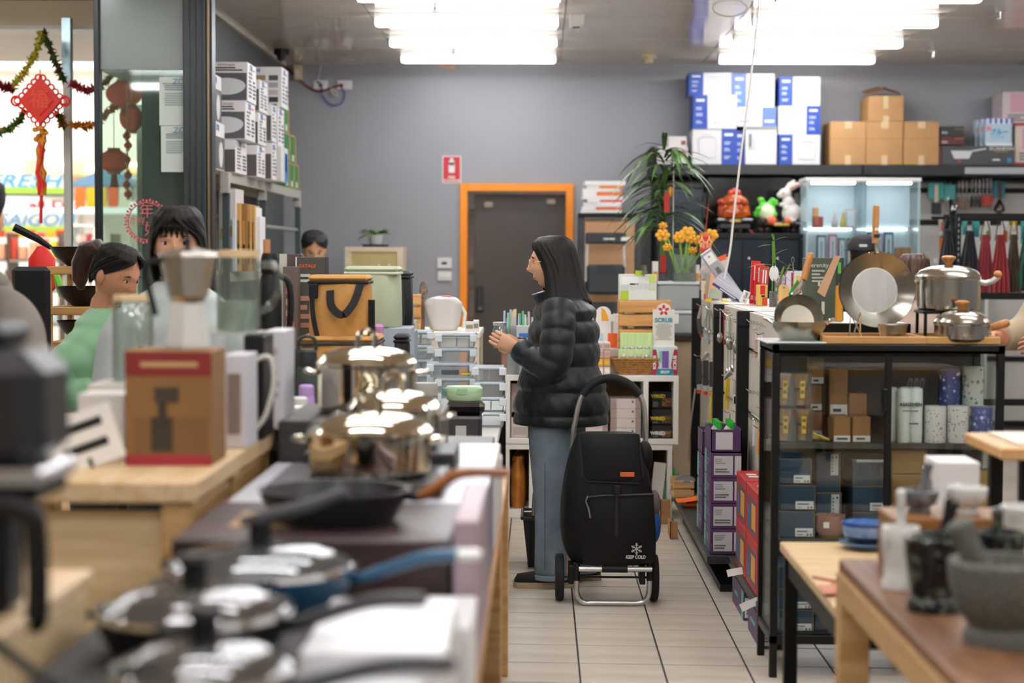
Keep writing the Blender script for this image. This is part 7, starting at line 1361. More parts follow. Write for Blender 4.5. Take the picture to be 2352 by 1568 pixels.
loft(g,[(ZW(1010),.13,.11,.12,0,-.02),(ZW(930),.16,.12,.13,0,0)],24,sub=6);bake(g,'jeans',DN,.008,0,2,t)
for l in LJ: p=Vector(l[3]);G().lathe([(.079,-.012),(.082,-.008),(.081,.008),(.077,.012)],28,M=Matrix.Translation(p+Vector((0,0,-.004))),cap=False).obj('jean_hem',mat('#7d8fa0',.8),t);G().tube([(p.x+.077,p.y-.03,.09),(l[1][0]+.095,l[1][1]-.03,l[1][2])],.0015,5).obj('side_seam',mat('#52657a',.8),t)
BS=mat('#17171a',.7);SO=mat('#b9a68c',.6);shoe(t,.09,FW(1246),BS,SO,.26);shoe(t,-.09,FW(1318),BS,SO,.25)
p=at(1149,772,WY-.0);jar=thing('glass_jar','small clear glass jar held in both hands by the woman','jar',(p.x,WY-.06,p.z-.05));JG=glass('#eaf2f2',.1,.6,.12,'#e8eeee');G().lathe([(0,0),(.03,0),(.034,.006),(.034,.08),(.028,.095),(.028,.105)],22,cap=False).obj('jar_body',JG,jar);G().lathe([(.03,.1),(.031,.115),(0,.117)],20).obj('jar_lid',mat('#c9cfd0',.3,.5),jar);G().lathe([(.0345,.02),(.0345,.06)],22,cap=False).obj('jar_label',mat('#dfe6ea',.5),jar)
# ---- other shoppers
def shopper(label,px,py,Y,face,hk,hair_rows,hm,coat,coatm,skin=SKIN,tilt=0,arms=None,seams=None,trousers='#26282c',rows=None,parts=True,hands=True,lean=0,coat_nm='jacket',amt=.012):
    hc_w=at(px,py,Y);H=hc_w.z+.115*hk;t=thing('person',label,'person',(hc_w.x,Y,0),math.radians(face));hc=Vector((0,-.04-lean,hc_w.z));t.location -= Matrix.Rotation(math.radians(face),3,'Z') @ Vector((hc.x,hc.y,0));g=G();M=add_head(g,hc,tilt,hk)
    arms=arms or [[(.18,0,H*.8),(.22,.0,H*.62),(.17,-.16,H*.58)],[(-.18,0,H*.8),(-.22,.0,H*.62),(-.17,-.16,H*.58)]];body_core(g,H,hc,.17,[[(a[0][0]*.8,0,a[0][2]-.06),a[1],a[2]] for a in arms])
    if hands:
        for a,sg in zip(arms,(1,-1)): d=Vector(a[2])-Vector(a[1]);hand(g,a[2],d,(-sg,0,-.4),.165,.6,sg)
    g.obj('body',skin,t,60)
    if parts: face_parts(t,M,hk)
    if hair_rows: hair_shell(t,M,hair_rows,hm,hk,seed=len(label))
    g=G();R_=rows or [(H*.46,.2,.14,.14,0,0),(H*.6,.19,.14,.14,0,0),(H*.74,.2,.13,.13,0,0),(H*.8,.16,.1,.1,0,0),(H*.845,.085,.075,.07,0,0)];loft(g,R_,36,[H*x for x in (.44,.5,.56,.62,.68,.74,.8,.85)] if seams else None,amt,60)
    for a in arms: sleeve(g,[(a[0][0]*.55,0,R_[-2][0]-.06),(a[0][0]*1.05,a[0][1],R_[-2][0]-.11),a[1],Vector(a[1]).lerp(Vector(a[2]),.96)],[.07,.08,.07,.062,.05],6,amt if seams else 0)
    bake(g,coat_nm,coatm,.011,0,2,t);g=G()
    for s in (-1,1): g.tube([(s*.09,0,H*.5),(s*.095,-.01,H*.28),(s*.095,.01,.05)],[.1,.085,.07],16)
    g.obj('trousers',mat(trousers,.8),t,60)
    for s in (-1,1): shoe(t,s*.095,-.04,BS,SO)
    return t,M,H
BH=mat('#0a0807',.6,spec=.25,c2='#14100e',scale=40,stretch=(1,1,.1),bump=.3);RBH=mat('#2c1814',.4,c2='#4a2a20',scale=40,stretch=(1,1,.1),bump=.3)
CREAM=mat('#b9c4c2',.75,var=.06,bump=.1,scale=50)
tB,M,H=shopper('young woman with dark fringe and pale grey jacket behind the moka pot',408,560,6.15,5,1.06,[(.124,.004,.004,0,0),(.12,.055,.06,.005,0),(.095,.08,.098,.005,0),(.062,.088,.108,.004,24),(.03,.092,.11,.006,50),(-.02,.094,.108,.01,62),(-.07,.094,.1,.02,70),(-.12,.085,.09,.035,80)],BH,None,CREAM,tilt=.12,arms=[[(.18,0,1.18),(.22,-.03,.98),(.13,-.24,.98)],[(-.18,0,1.18),(-.23,-.05,.96),(-.13,-.22,.97)]])
for s_ in range(7): x=-.045+.013*s_;G().tube([M @ Vector(p) for p in ((x*.5,-.07,.1),(x*1.1,-.1,.07),(x*1.5,-.098,.036-.01*abs(s_-2)/4))],[.011,.009,.002],6,flat=(1,.4)).obj('fringe',BH,tB)
for x,z_ in ((-.11,1.15),(-.12,1.07)): G().cyl(x,-.165,z_-.008,z_+.008,.011,n=12).obj('button',mat('#7a4a38',.4),tB)
GJ=mat('#7fae86',.55,var=.05,sheen=.2);tG,M,H=shopper('woman with a ponytail in a quilted green jacket looking down',268,634,6.7,62,.97,[(.121,.004,.004,0,0),(.117,.055,.06,.004,0),(.095,.078,.095,.004,18),(.06,.08,.1,.006,52),(.02,.078,.1,.012,80),(-.03,.07,.095,.02,108),(-.06,.055,.08,.03,120)],BH,None,GJ,skin=SKIN2,tilt=.42,seams=True,arms=[[(.17,0,1.13),(.24,-.02,.94),(.14,-.22,.95)],[(-.17,0,1.13),(-.26,.02,.95),(-.12,-.2,.94)]],amt=.014)
G().tube([M @ Vector(p) for p in ((0,.085,.05),(0,.13,.062),(0,.17,.03),(0,.175,-.03),(0,.16,-.09),(0,.14,-.12))],[.018,.032,.04,.04,.03,.01],14).obj('ponytail',RBH,tG);G().lathe([(.02,-.01),(.022,0),(.02,.01)],14,M=M @ Matrix.Translation((0,.095,.055)) @ Matrix.Rotation(math.pi/2,4,'X')).obj('hair_tie',BLACK,tG)
TG=mat('#7b746a',.75,var=.06,bump=.1,scale=40);tH,M,H=shopper('shopper in a hooded taupe jacket at the edge of the entrance',-60,500,5.4,150,1.05,[(.124,.004,.004,0,0),(.12,.055,.06,.005,0),(.09,.08,.1,.005,20),(.03,.085,.105,.01,60),(-.05,.08,.1,.02,90),(-.09,.06,.09,.03,110)],BH,None,TG,parts=False,arms=[[(.2,0,1.3),(.3,.02,1.06),(.22,-.16,.96)],[(-.2,0,1.3),(-.32,.04,1.06),(-.22,-.16,.96)]],rows=[(.75,.25,.18,.18,0,0),(1.0,.25,.17,.17,0,0),(1.24,.24,.15,.16,0,0),(1.37,.17,.11,.12,0,0),(1.43,.1,.09,.09,0,0)])
g=G();g.ball((0,.1,1.38),(.15,.1,.075),18,12).ball((0,.13,1.31),(.11,.08,.08),16,10).tube([(-.13,-.02,1.37),(-.14,.1,1.42),(0,.19,1.44),(.14,.1,1.42),(.13,-.02,1.37)],.04,12);bake(g,'hood',TG,.01,0,2,tH)
shopper('black haired man bending behind the dark cooker boxes',722,574,12.0,10,1.0,[(.124,.004,.004,0,0),(.12,.06,.065,.005,0),(.095,.085,.1,.005,10),(.055,.09,.106,.008,45),(.02,.084,.104,.015,78),(-.03,.076,.1,.02,100)],mat('#111010',.6,bump=.6,scale=120),None,mat('#1c1c20',.7),tilt=.45,hands=False)
tC,M,H=shopper('shopper in a black cap seen from behind past the skillet handle',1981,585,11.4,172,1.0,[(.03,.08,.1,.01,60),(-.02,.077,.098,.015,85),(-.06,.07,.09,.02,100)],BH,None,mat('#2a3036',.7),hands=False,parts=False)
g=G();g.lathe([(0,.13),(.05,.124),(.08,.1),(.094,.055),(.096,.03)],24,M=M,sy=1.14,cap=False);cp=g.obj('cap',mat('#26272a',.7),tC);G().lathe([(.094,.03),(.1,.032),(.13,.026)],20,M=M @ Matrix.Translation((0,-.05,0)),a0=math.pi*1.1,a1=math.pi*1.9).obj('cap_peak',mat('#26272a',.7),tC);G().box(-.025,.025,.108,.112,.05,.066,M=M).obj('cap_badge',mat('#c9c9c6',.5),tC,0)
shopper('brown haired shopper half hidden between the skillet and the large pot',2098,632,9.6,165,.95,[(.124,.004,.004,0,0),(.12,.06,.065,.005,0),(.09,.088,.105,.005,20),(.03,.094,.11,.01,55),(-.04,.096,.112,.015,70),(-.12,.09,.1,.03,90)],mat('#3a2418',.45,c2='#52341f',scale=40,bump=.3),None,mat('#b9a294',.75),hands=False,parts=False)
shopper('shopper in a beige shirt reaching toward the cabinet end',2470,478,6.95,-70,1.0,[(.124,.004,.004,0,0),(.12,.06,.065,.005,0),(.09,.085,.1,.005,20),(.03,.088,.105,.01,60),(-.05,.08,.1,.02,95)],BH,None,mat('#b3a186',.8,var=.06),skin=SKIN2,arms=[[(.19,0,1.34),(.24,-.02,1.18),(.2,-.26,1.16)],[(-.19,-.0,1.34),(-.22,-.1,1.18),(-.1,-.3,1.155)]],coat_nm='shirt',trousers='#22242a')
# ------------------------------------------------------------ tables along the other side of the aisle
def table(nm,lab,x0,x1,y0,y1,z,top_m,leg_m,th=.035,leg=.05,shelf=None):
    t=thing(nm,lab,'table',((x0+x1)/2,(y0+y1)/2,0));w,d=(x1-x0)/2,(y1-y0)/2;G().box(-w,w,-d,d,z-th,z,b=.004).obj('table_top',top_m,t)
    for sx in (-1,1):
        for sy in (-1,1): G().box(sx*(w-.03)-leg/2,sx*(w-.03)+leg/2,sy*(d-.03)-leg/2,sy*(d-.03)+leg/2,0,z-th,b=.003).obj('leg',leg_m,t)
    for sy in (-1,1): G().box(-w+.06,w-.06,sy*(d-.03)-.012,sy*(d-.03)+.012,z-th-.07,z-th).obj('apron_rail',leg_m,t)
    for sx in (-1,1): G().box(sx*(w-.03)-.012,sx*(w-.03)+.012,-d+.06,d-.06,z-th-.07,z-th).obj('apron_rail',leg_m,t)
    return t
ZT=.72;table('white_table','long white table crowded with glass food containers',-1.0,-.17,6.25,9.3,ZT,mat('#e6e2da',.4),BLACKM)
Z2=at(1000,757,9.9).z;table('white_desk','high pale desk behind the container stacks',at(905,757,9.9).x-.4,at(1106,757,9.9).x,9.62,10.3,Z2,mat('#e8e0d2',.5),mat('#d8cdbc',.5))
# glass food containers
CGL=glass('#eef4f6',.1,.75,.16,'#eef4f8');CLD=mat('#cfdde6',.25,trans=.3)
def container(lab,px0,px1,Y,tier,z0=ZT,h=.066,d=.13):
    X0,X1,_,_=rect(px0,850,px1,860,Y);t=thing('glass_container',lab,'container',((X0+X1)/2,Y+d/2,z0+.001+tier*(h+.0005)),0,'stacked clip lid glass containers');w=(X1-X0)/2
    vs=[];n=24
    for z_,k in ((0,.84),(.006,.88),(h-.016,.97)): vs+=[((w*k)*max(-1,min(1,1.3*math.cos(a))),(d/2*k)*max(-1,min(1,1.3*math.sin(a))),z_) for a in [2*math.pi*i/n for i in range(n)]]
    G().add(vs,[(j*n+i,j*n+(i+1) % n,(j+1)*n+(i+1) % n,(j+1)*n+i) for j in (0,1) for i in range(n)]+[tuple(range(n))[::-1]]).obj('glass_dish',CGL,t);l_=G().box(-w,w,-d/2,d/2,h-.017,h,b=.006).obj('clip_lid',CLD,t)
    for sx in (-1,1): G().box(sx*w*.86-.016,sx*w*.86+.016,-d/2-.006,-d/2,h-.038,h-.006,b=.003).obj('clip',mat('#dfe8ec',.3),l_)
    if tier % 2: G().box(-.002,.002,-d*.42,d*.42,.006,h-.02).obj('divider',mat('#8fb0d0',.3),t,0)
    if 'label' in lab: G().box(-w*.4,w*.3,-d/2-.001,-d/2,.014,.034).obj('paper_band',mat('#4a5058',.5),t,0);G().box(w*.4,w*.75,-d/2-.001,-d/2,.014,.022).obj('yellow_band',mat('#d8d23a',.5),t,0)
for k in range(4): container('clip lid glass container in the stack by the aisle edge, %s from the table' % ORD[k],1098-4*k,1160,7.72,k)
for k in range(6): container('clip lid glass container in the middle stack, %s from the table' % ORD[k]+(' with label band' if k ==3 else ''),1000-(k ==3)*20,1094,7.95,k)
for k in range(6): container('clip lid glass container in the stack beside the bags, %s from the table' % ORD[k],936,992,8.2,k)
# lunch boxes and canisters before the containers
def rbox(nm,lab,cat,px0,px1,Y,d,z0,h,m,b=.01): X0,X1,_,_=rect(px0,900,px1,910,Y);return Box(nm,lab,cat,X0,X1,Y,Y+d,z0,z0+h,m,b=b)
b=rbox('grey_case','dark grey case with a silver badge under the black lunch box','case',1022,1104,6.7,.2,ZT+.001,.14,mat('#2c2c30',.4));b.patch('f',.3,.4,.6,.75,mat('#b9bcc0',.3,.5),'badge');b2=rbox('black_lunch_box','glossy black lunch box under the green one','lunch box',1020,1112,6.72,.14,ZT+.142,.05,mat('#101012',.1,coat=.8),.016)
X0,X1,_,_=rect(1022,900,1108,910,6.78);t=thing('green_lunch_box','pale green oval lunch box with clip lid','lunch box',((X0+X1)/2,6.8,ZT+.193));w=(X1-X0)/2;GNL=mat('#b9d9b4',.35)
G().lathe([(0,0),(w*.84,0),(w*.92,.006),(w*.97,.034),(w*.97,.038)],32,sy=.66).obj('box_body',GNL,t);G().lathe([(w,.036),(w,.048),(w*.9,.056),(0,.057)],32,sy=.66).obj('box_lid',mat('#a9cfa6',.35),t);G().box(-w*.35,w*.2,-w*.68,-w*.64,.026,.05,b=.004).obj('front_clip',mat('#93bd92',.4),t);G().tube([(-w,0,.045),(-w*1.08,0,.02)],.01,8).obj('side_clip',mat('#5a9a84',.4),t)
p=at(975,935,6.62);t=thing('grey_canister','matt grey insulated food canister','canister',(p.x,6.65,ZT+.142));rbox('white_case','low white carton under the grey canister','carton',925,1015,6.55,.2,ZT+.001,.14,mat('#d8d6d0',.5));zz=at(975,880,6.62).z-ZT-.142
G().lathe([(.044,0),(.047,.006),(.048,zz*.62)],28).obj('canister_body',mat('#8f8e86',.5),t);G().lathe([(.0485,zz*.64),(.0485,zz-.008),(.044,zz),(0,zz)],28).obj('canister_lid',mat('#99978f',.5),t)
# cooler bags
RS=wood('#d2a468','#bb8a4c',.5);tag(G().box(-.22,.22,-.42,.42,0,.2,b=.004).obj('wooden_riser',RS,None,30,(-.78,7.0,ZT+.001)),'low wooden riser under the cooler bags','riser')
def cooler(lab,px0,px1,py0,py1,Y,d,m,zip_m,zb,nm='cooler_bag',strap=True,lid=.03):
    X0,X1,_,Z1=rect(px0,py0,px1,py1,Y);w=(X1-X0)/2;h=Z1-zb;t=thing(nm,lab,'bag',((X0+X1)/2,Y+d/2,zb+.001));g=G();rows=[(0,.97,.97),(.02,1,1),(h*.5,1.01,1.03),(h-lid-.01,.97,.98),(h-lid,.95,.96)];vs=[];n=24
    for z_,a_,b_ in rows: vs+=[(w*a_*max(-1,min(1,1.18*math.cos(q)))+.004*math.sin(z_*70+q*3),d/2*b_*max(-1,min(1,1.18*math.sin(q)))+.005*math.sin(z_*50+q*4),z_) for q in [2*math.pi*i/n for i in range(n)]]
    g.add(vs,[(j*n+i,j*n+(i+1) % n,(j+1)*n+(i+1) % n,(j+1)*n+i) for j in range(4) for i in range(n)]+[tuple(range(n))[::-1]]);g.obj('bag_body',m,t,60)
    G().box(-w*1.0,w*1.0,-d/2*1.02,d/2*1.0,h-lid+.006,h,b=.012).obj('bag_lid',m,t);G().box(-w*1.01,w*1.01,-d/2*1.04,d/2*1.01,h-lid-.004,h-lid+.008,b=.004).obj('zip_band',zip_m,t)
    if strap: G().ribbon(spline([(-w*.25,-d/2-.006,h*.75),(-w*.18,-d/2-.035,h*.5),(w*.2,-d/2-.06,h*.36),(w*.55,-d/2-.045,h*.55),(w*.75,-d/2-.01,h*.85)],5),.03,.004,(1,0,.3)).obj('carry_strap',BLACK,t);G().ribbon(spline([(-w*.85,-d/2-.008,h*.78),(-w*.8,-d/2-.014,h*.3),(-w*.45,-d/2-.02,-.1),(-w*.25,-d/2-.02,-.2)],5),.018,.004,(1,0,0)).obj('shoulder_strap',BLACK,t);G().box(-w*.95,-w*.65,-d/2-.012,-d/2,h*.62,h*.86,b=.004).obj('strap_anchor',BLACK,t);G().box(w*.98,w*1.2,-d/2+.02,-d/2+.024,-.2,h*.6).obj('side_strap',BLACK,t,0)
    return t,w,h
TAN=mat('#c99550',.7,var=.06,bump=.1,scale=60);zb=ZT+.202
cooler('folded tan cooler bag lying under the upright one',682,868,773,850,6.62,.3,TAN,mat('#2a2a2a',.5),zb,strap=False);z3=at(770,774,6.66).z
cooler('upright tan canvas cooler bag with black straps',707,846,632,774,6.66,.2,TAN,BLACK,z3)
SG=mat('#b7c3a6',.7,var=.05);cooler('sage green soft cooler bag behind the tan one',790,916,612,752,7.15,.22,SG,mat('#c9d2bc',.6),at(850,752,7.15).z,strap=False);tag(G().box(-.15,.15,-.1,.12,0,at(850,752,7.15).z-zb-.0,b=.004).obj('sage_box',mat('#a9b8c4',.5),None,30,(at(860,800,7.2).x,7.26,zb)),'pale blue carton under the sage cooler bag','carton')
t,w,h=cooler('dark grey cooler bag with black lid behind the sage one',884,943,622,760,7.5,.2,mat('#4a4d4a',.7),BLACK,at(910,760,7.5).z,strap=False);tag(G().box(-.07,.07,-.09,.11,0,at(910,760,7.5).z-ZT-.002,b=.004).obj('grey_box',mat('#8f9aa4',.5),None,30,(t.location.x,7.6,ZT+.001)),'grey blue carton under the dark cooler bag','carton')
G().ribbon(spline([(w*.7,-.11,h*.85),(w*.9,-.13,h*.4),(w*.8,-.13,0),(w*.6,-.12,-.1)],5),.03,.004,(1,0,0)).obj('hanging_strap',BLACK,t)
t,w,h=cooler('small black lunch bag with a trailing strap',903,938,768,872,6.9,.14,mat('#1c1c1f',.6),BLACK,ZT+.001,strap=False);G().ribbon(spline([(w*1.1,-.08,h*.6),(w*2.2,-.1,h*.45),(w*3.2,-.12,h*.2),(w*4.2,-.14,.1),(w*5.2,-.15,.05),(w*5.0,-.15,.12),(w*3.4,-.14,.2)],5),.024,.004,(0,.3,1)).obj('trailing_strap',BLACK,t)
b=rbox('lilac_tote','lilac folded tote with a loop handle under the sage bag','tote',858,880,6.95,.05,ZT+.001,at(870,745,6.95).z-ZT,mat('#c08fc4',.6));
# dark cookware boxes, thermos jug, bottles
zk=.98;tag(G().box(-.09,.2,-.2,.2,0,zk-ZT,b=.004).obj('beige_caddy',mat('#a8937a',.5),None,30,(-.85,6.0,ZT+.001)),'beige wavy edged display caddy under the jug and boxes','caddy');table('pine_table','long pine display table loaded with pans and boxes',-.672,-.106,1.6,5.05,ZT,wood('#c99a62','#a87844',.5,'y'),PINE,.04,.06);table('pine_side_table','short pine table end under the jug and bottles',-.95,-.106,5.07,6.22,ZT,wood('#c99a62','#a87844',.5,'y'),PINE,.04,.06)
def kb(nm,lab,px0,py0,px1,Y,d,m,z=zk): X0,X1,_,Z1=rect(px0,py0,px1,700,Y);return Box(nm,lab,'box',X0,X1,Y,Y+d,z+.001,Z1,m)
b=kb('cookware_box','dark olive cookware box with orange lettering',679,590,748,7.22,.1,mat('#4b4a42',.5),zb);b.patch('f',0,0,.04,1,WHITE,'white_edge');b.text('f',.4,.93,'EATALE',.02,mat('#d8642c',.5),bold=.0006);b.lines('f',.12,.8,.6,.88,2,mat('#cfcfc8',.5));b.lines('f',.12,.45,.5,.72,4,mat('#b8806a',.5));b.patch('r',0,0,1,1,INK,'black_side')
b=kb('cookware_box','brown cookware box with a pale side behind the jug',642,583,692,7.34,.03,mat('#5a4a46',.5),zb);b.patch('f',0,0,.35,1,mat('#cfcabc',.5),'pale_side');b=kb('cookware_box','short brown cookware box with small orange print',650,612,684,7.1,.08,mat('#6a5a54',.5),zb);b.lines('f',.2,.4,.8,.85,5,mat('#c98a70',.5))
p=at(620,735,5.88);t=thing('thermos_jug','tall black thermos jug with a side handle and wooden stopper','jug',(p.x,5.88,zk+.001));s=5.85/F_PX;z9=at(620,582,5.85).z-zk
G().lathe([(26*s,0),(28*s,.01),(28*s,z9*.72),(20*s,z9*.84),(18*s,z9*.86)],28).obj('jug_body',BLACK,t);G().lathe([(19*s,z9*.86),(21*s,z9*.88),(21*s,z9*.96),(17*s,z9),(0,z9)],24).obj('jug_lid',BLACKM,t);G().tube(spline([(20*s,0,z9*.85),(44*s,0,z9*.8),(48*s,0,z9*.6),(40*s,0,z9*.42),(27*s,0,z9*.4)],5),.011,10).obj('jug_handle',BLACK,t);G().cyl(-.01,0,z9,z9+.045,.012,n=12).obj('wooden_stopper',mat('#c08a5a',.5),t)
def bottle(lab,px,pyt,Y,r,m,m2,z=ZT,loop=False):
    p=at(px,900,Y);h=at(px,pyt,Y).z-z;t=thing('drink_bottle',lab,'bottle',(p.x,Y,z+.001));G().lathe([(r*.92,0),(r,.008),(r,h*.74),(r*.9,h*.78)],22).obj('bottle_body',m,t);G().lathe([(r*.92,h*.78),(r*.95,h*.8),(r*.9,h*.97),(r*.7,h),(0,h)],22).obj('cap',m2,t)
    if loop: G().tube(spline([(-r*.8,0,h*.98),(-r*.7,0,h*1.12),(0,0,h*1.16),(r*.7,0,h*1.12),(r*.8,0,h*.98)],5),.006,8).obj('carry_loop',m2,t)
DKT=mat('#3a423f',.5);tag(G().box(-.13,.11,-.25,.34,0,.2,b=.004).obj('grey_step',mat('#9a948a',.5),None,30,(-.74,5.33,ZT+.001)),'low grey step carrying the drink bottles','riser');ZQ=ZT+.202;bottle('dark green steel bottle with a loop handle',706,802,5.6,.034,DKT,mat('#2a2d2d',.5),ZQ,True);bottle('lilac flip top bottle beside the steel pot',704,884,5.4,.025,mat('#b08fce',.4),mat('#bb9cd6',.4),ZQ);bottle('royal blue bottle behind the white cup',660,884,5.5,.022,mat('#2a55b8',.4),mat('#2f5fc8',.4),ZQ);bottle('white lidded travel cup, smaller',688,912,5.3,.026,mat('#e0ded8',.4),mat('#e6e4de',.4),ZQ);bottle('white lidded travel cup, larger in front',678,932,5.1,.036,mat('#e0ded8',.4),mat('#e6e4de',.4),ZQ);bottle('tall black bottle behind the white boxes',668,800,5.95,.026,BLACK,BLACK)
# goods on the high desk
p=at(1018,757,9.8);t=thing('wrapped_bundle','bundle wrapped in a white plastic bag on the high desk','bag',(p.x,9.85,Z2));s=9.8/F_PX;random.seed(8);g=G()
g.sheet(lambda u,v: ((30+16*v**.7-12*max(0,v-.85)/.15)*s*math.cos(6.283*u)*(1+.06*math.sin(u*31+v*5)),(26+12*v)*s*math.sin(6.283*u)*(1+.06*math.sin(u*23)),v*72*s+.003),40,14,wrap=True);g.obj('plastic_bag',mat('#e3dfdb',.25,trans=.15,bump=.4,scale=40),t,60);G().ball((0,0,70*s),(36*s,28*s,9*s),16,8).obj('bag_top',mat('#e9e6e2',.3),t);G().ball((6*s,-6*s,76*s),(16*s,12*s,5*s),10,6).obj('red_handle',mat('#c8323c',.5),t);G().tube([(38*s,-8*s,60*s),(50*s,-8*s,40*s),(46*s,-8*s,6*s)],4*s,8).obj('bag_handle',mat('#dfe4dc',.3),t)
t=thing('pine_box','small pine slat box on the high desk','crate',(at(946,740,9.9).x,9.8,Z2));crate(t,24*s,.12,84*s,[(2*s,24*s),(30*s,52*s),(58*s,82*s)],RS);t=thing('wooden_scoop','brown speckled serving spoon standing in the pine box','spoon',(at(975,700,9.95).x,9.87,Z2));G().tube([(-.0,0,0),(0,0,70*s)],3*s,8).obj('handle',mat('#8a7a6a',.5),t);G().ball((0,0,92*s),(10*s,5*s,22*s),12,8).obj('bowl',mat('#8f8272',.5,c2='#5a5048',scale=60),t)
for k,(px,w_,h_,c_) in enumerate(((938,12,30,'#cfc8b4'),(950,14,26,'#b9b4aa'),(1082,12,22,'#e6e0da'),(1096,8,26,'#e9e4dc'))): X=at(px,740,9.75).x;b=Box('small_tin',['tall pale tin on the desk by the pine box','patterned tin on the desk by the pine box','low white carton at the desk end','cream carton at the very desk corner'][k],'tin',X-w_*s,X+w_*s*.6,9.68,9.75,Z2,Z2+h_*s,mat(c_,.4));b.patch('f',.1,.3,.9,.7,mat('#8a8478',.5))
# pen stand on the white unit
p=at(1190,862,9.95);t=thing('pen_stand','clear acrylic stand of pastel pens behind the raised hands','stand',(p.x,9.98,SZt+.001));s=9.95/F_PX
for a in ((-38,38,-.07,-.066),(-38,38,.066,.07)): G().box(a[0]*s,a[1]*s,a[2],a[3],0,112*s).obj('acrylic_wall',CLR,t,0)
random.seed(6)
for k in range(22): x,y=(-34+(k % 11)*6.6)*s,-.04+.06*(k//11);pn=G().tube([(x,y,.004),(x+random.uniform(-4,4)*s,y,random.uniform(128,150)*s)],2.4*s,6).obj('pen',mat(random.choice(['#e3e6e6','#a8d8c8','#e8b0b8','#b8c8e8','#e0e0a8','#6fc89a']),.4),t)
b=pbox('clear_tray_box','clear tray with an orange end before the pen stand','box',1152,803,1204,858,9.92,.0+.04,mat('#c3c6c4',.3),SZt+.001);b.patch('f',0,0,.25,1,mat('#ef7a24',.5),'orange_end')
b=pbox('tape_dispenser','grey and blue tape dispenser near the pen stand','dispenser',1186,748,1216,776,9.85,.05,mat('#b9bcc0',.4),None);b.patch('f',.2,0,1,.4,mat('#2a6fc0',.5),'blue_base');b.o.location.z=at(1200,776,9.85).z;G().box(-.02,.02,0,.03,SZt+.001-b.o.location.z,0).obj('stand_post',mat('#9a9d9f',.4),b.o)
# bamboo rack with woks by the entrance
x0,x1,_,zr=rect(108,612,230,800,7.7);t=thing('bamboo_rack','bamboo rack of black woks near the entrance','rack',((x0+x1)/2,7.7,0));w=(x1-x0)/2;BM=wood('#c9995c','#b3824a',.5)
for x in (-w,w-.02):
    for y in (0,.33): G().box(x,x+.02,y,y+.02,0,zr,b=.002).obj('post',BM,t)
zl_=[zr,at(150,705,7.7).z,at(150,785,7.7).z,.35]
for z_ in zl_: G().box(-w,w,-.005,.355,z_-.035,z_,b=.003).obj('shelf_board',BM,t)
def wok(lab,z_,r,handle=False,dx=0):
    t2=thing('black_wok',lab,'wok',(t.location.x+dx,7.88,z_+.001));G().lathe([(0,0),(r*.4,0),(r*.8,.04),(r,.085),(r*.985,.086),(r*.78,.044),(r*.38,.005),(0,.005)],36).obj('wok_bowl',mat('#17171a',.35,.3),t2)
    if handle: G().tube([(-r*.9,-.03,.08),(-r*1.3,-.06,.12),(-r*2.0,-.1,.17)],[.01,.016,.018],10).obj('wok_handle',BLACK,t2)
wok('black wok with a raised handle on top of the bamboo rack',zl_[0],.13,True,-.02);wok('black wok on the middle bamboo shelf',zl_[1],.125);wok('black wok on the lower bamboo shelf',zl_[2],.12)
p=at(80,700,7.4);b=Box('black_tray_stand','round cornered black tray standing beside the bamboo rack','tray',p.x-.1,p.x+.06,7.4,7.44,.0005,at(80,612,7.4).z,BLACK,b=.03);p=at(96,585,8.6);t=thing('red_pouch','red cloth pouch with gold trim standing near the entrance','pouch',(p.x,8.6,0));zq=at(96,565,8.6).z;G().lathe([(.03,zq-.24),(.07,zq-.2),(.065,zq-.06),(.02,zq)],14,sy=.6).obj('pouch',mat('#e0241c',.5),t);G().tube([(0,0,0),(0,0,zq-.23)],.012,8).obj('stand_pole',BLACKM,t);G().lathe([(.12,0),(.12,.015)],18).obj('stand_base',BLACKM,t);G().tube([(.06,0,zq-.12),(.1,0,zq-.24)],.02,8).obj('green_ribbon',mat('#6fc03a',.5),t);G().ball((0,-.02,zq-.27),(.05,.04,.05),10,7).obj('gold_trim',GD,t)
# ------------------------------------------------------------ blurred pans and boxes on the pine table
def slab(nm,lab,cat,x0,x1,y0,y1,z0,z1,m,b=.004): return Box(nm,lab,cat,x0,x1,y0,y1,z0,z1,m,b=b)
q=.001;slab('maroon_box','wide maroon pan carton under the wooden handled frying pan','box',-.67,-.16,3.22,3.72,ZT+q,.95,mat('#3b2829',.45)).patch('t',.15,.3,.4,.7,mat('#b08a5a',.5))
b=slab('slate_box','grey blue carton with a pale top behind the maroon one','box',-.66,-.115,3.74,4.46,ZT+q,.945,mat('#7d7f92',.45));b.patch('t',0,0,1,1,mat('#c9cbd4',.4),'pale_top')
b=slab('mauve_box','mauve carton end standing on the table edge','box',-.155,-.108,3.2,3.73,ZT+q,.99,mat('#a8949c',.45))
slab('pan_stand_box','low black carton under the lidded pans','box',-.7,-.34,2.02,3.2,ZT+q,.885,mat('#2c2a2a',.6))
slab('white_carton','white carton with glossy top beside the front pans','box',-.335,-.13,2.47,2.86,ZT+q,.915,mat('#e9e9ea',.35)).patch('f',.1,.1,.9,.14,GREYINK,'grey_line');slab('white_carton','nearer white carton low in front','box',-.335,-.16,2.05,2.44,ZT+q,.885,mat('#e4e4e6',.35)).patch('t',.2,.4,.95,.44,mat('#5d6166',.4),'grey_line');slab('white_leaflet_box','flat white carton slanting at the table edge','box',-.25,-.11,2.9,3.17,ZT+q,.86,mat('#ececec',.35))
GLD=glass('#eef2ef',.22,.85,.03)
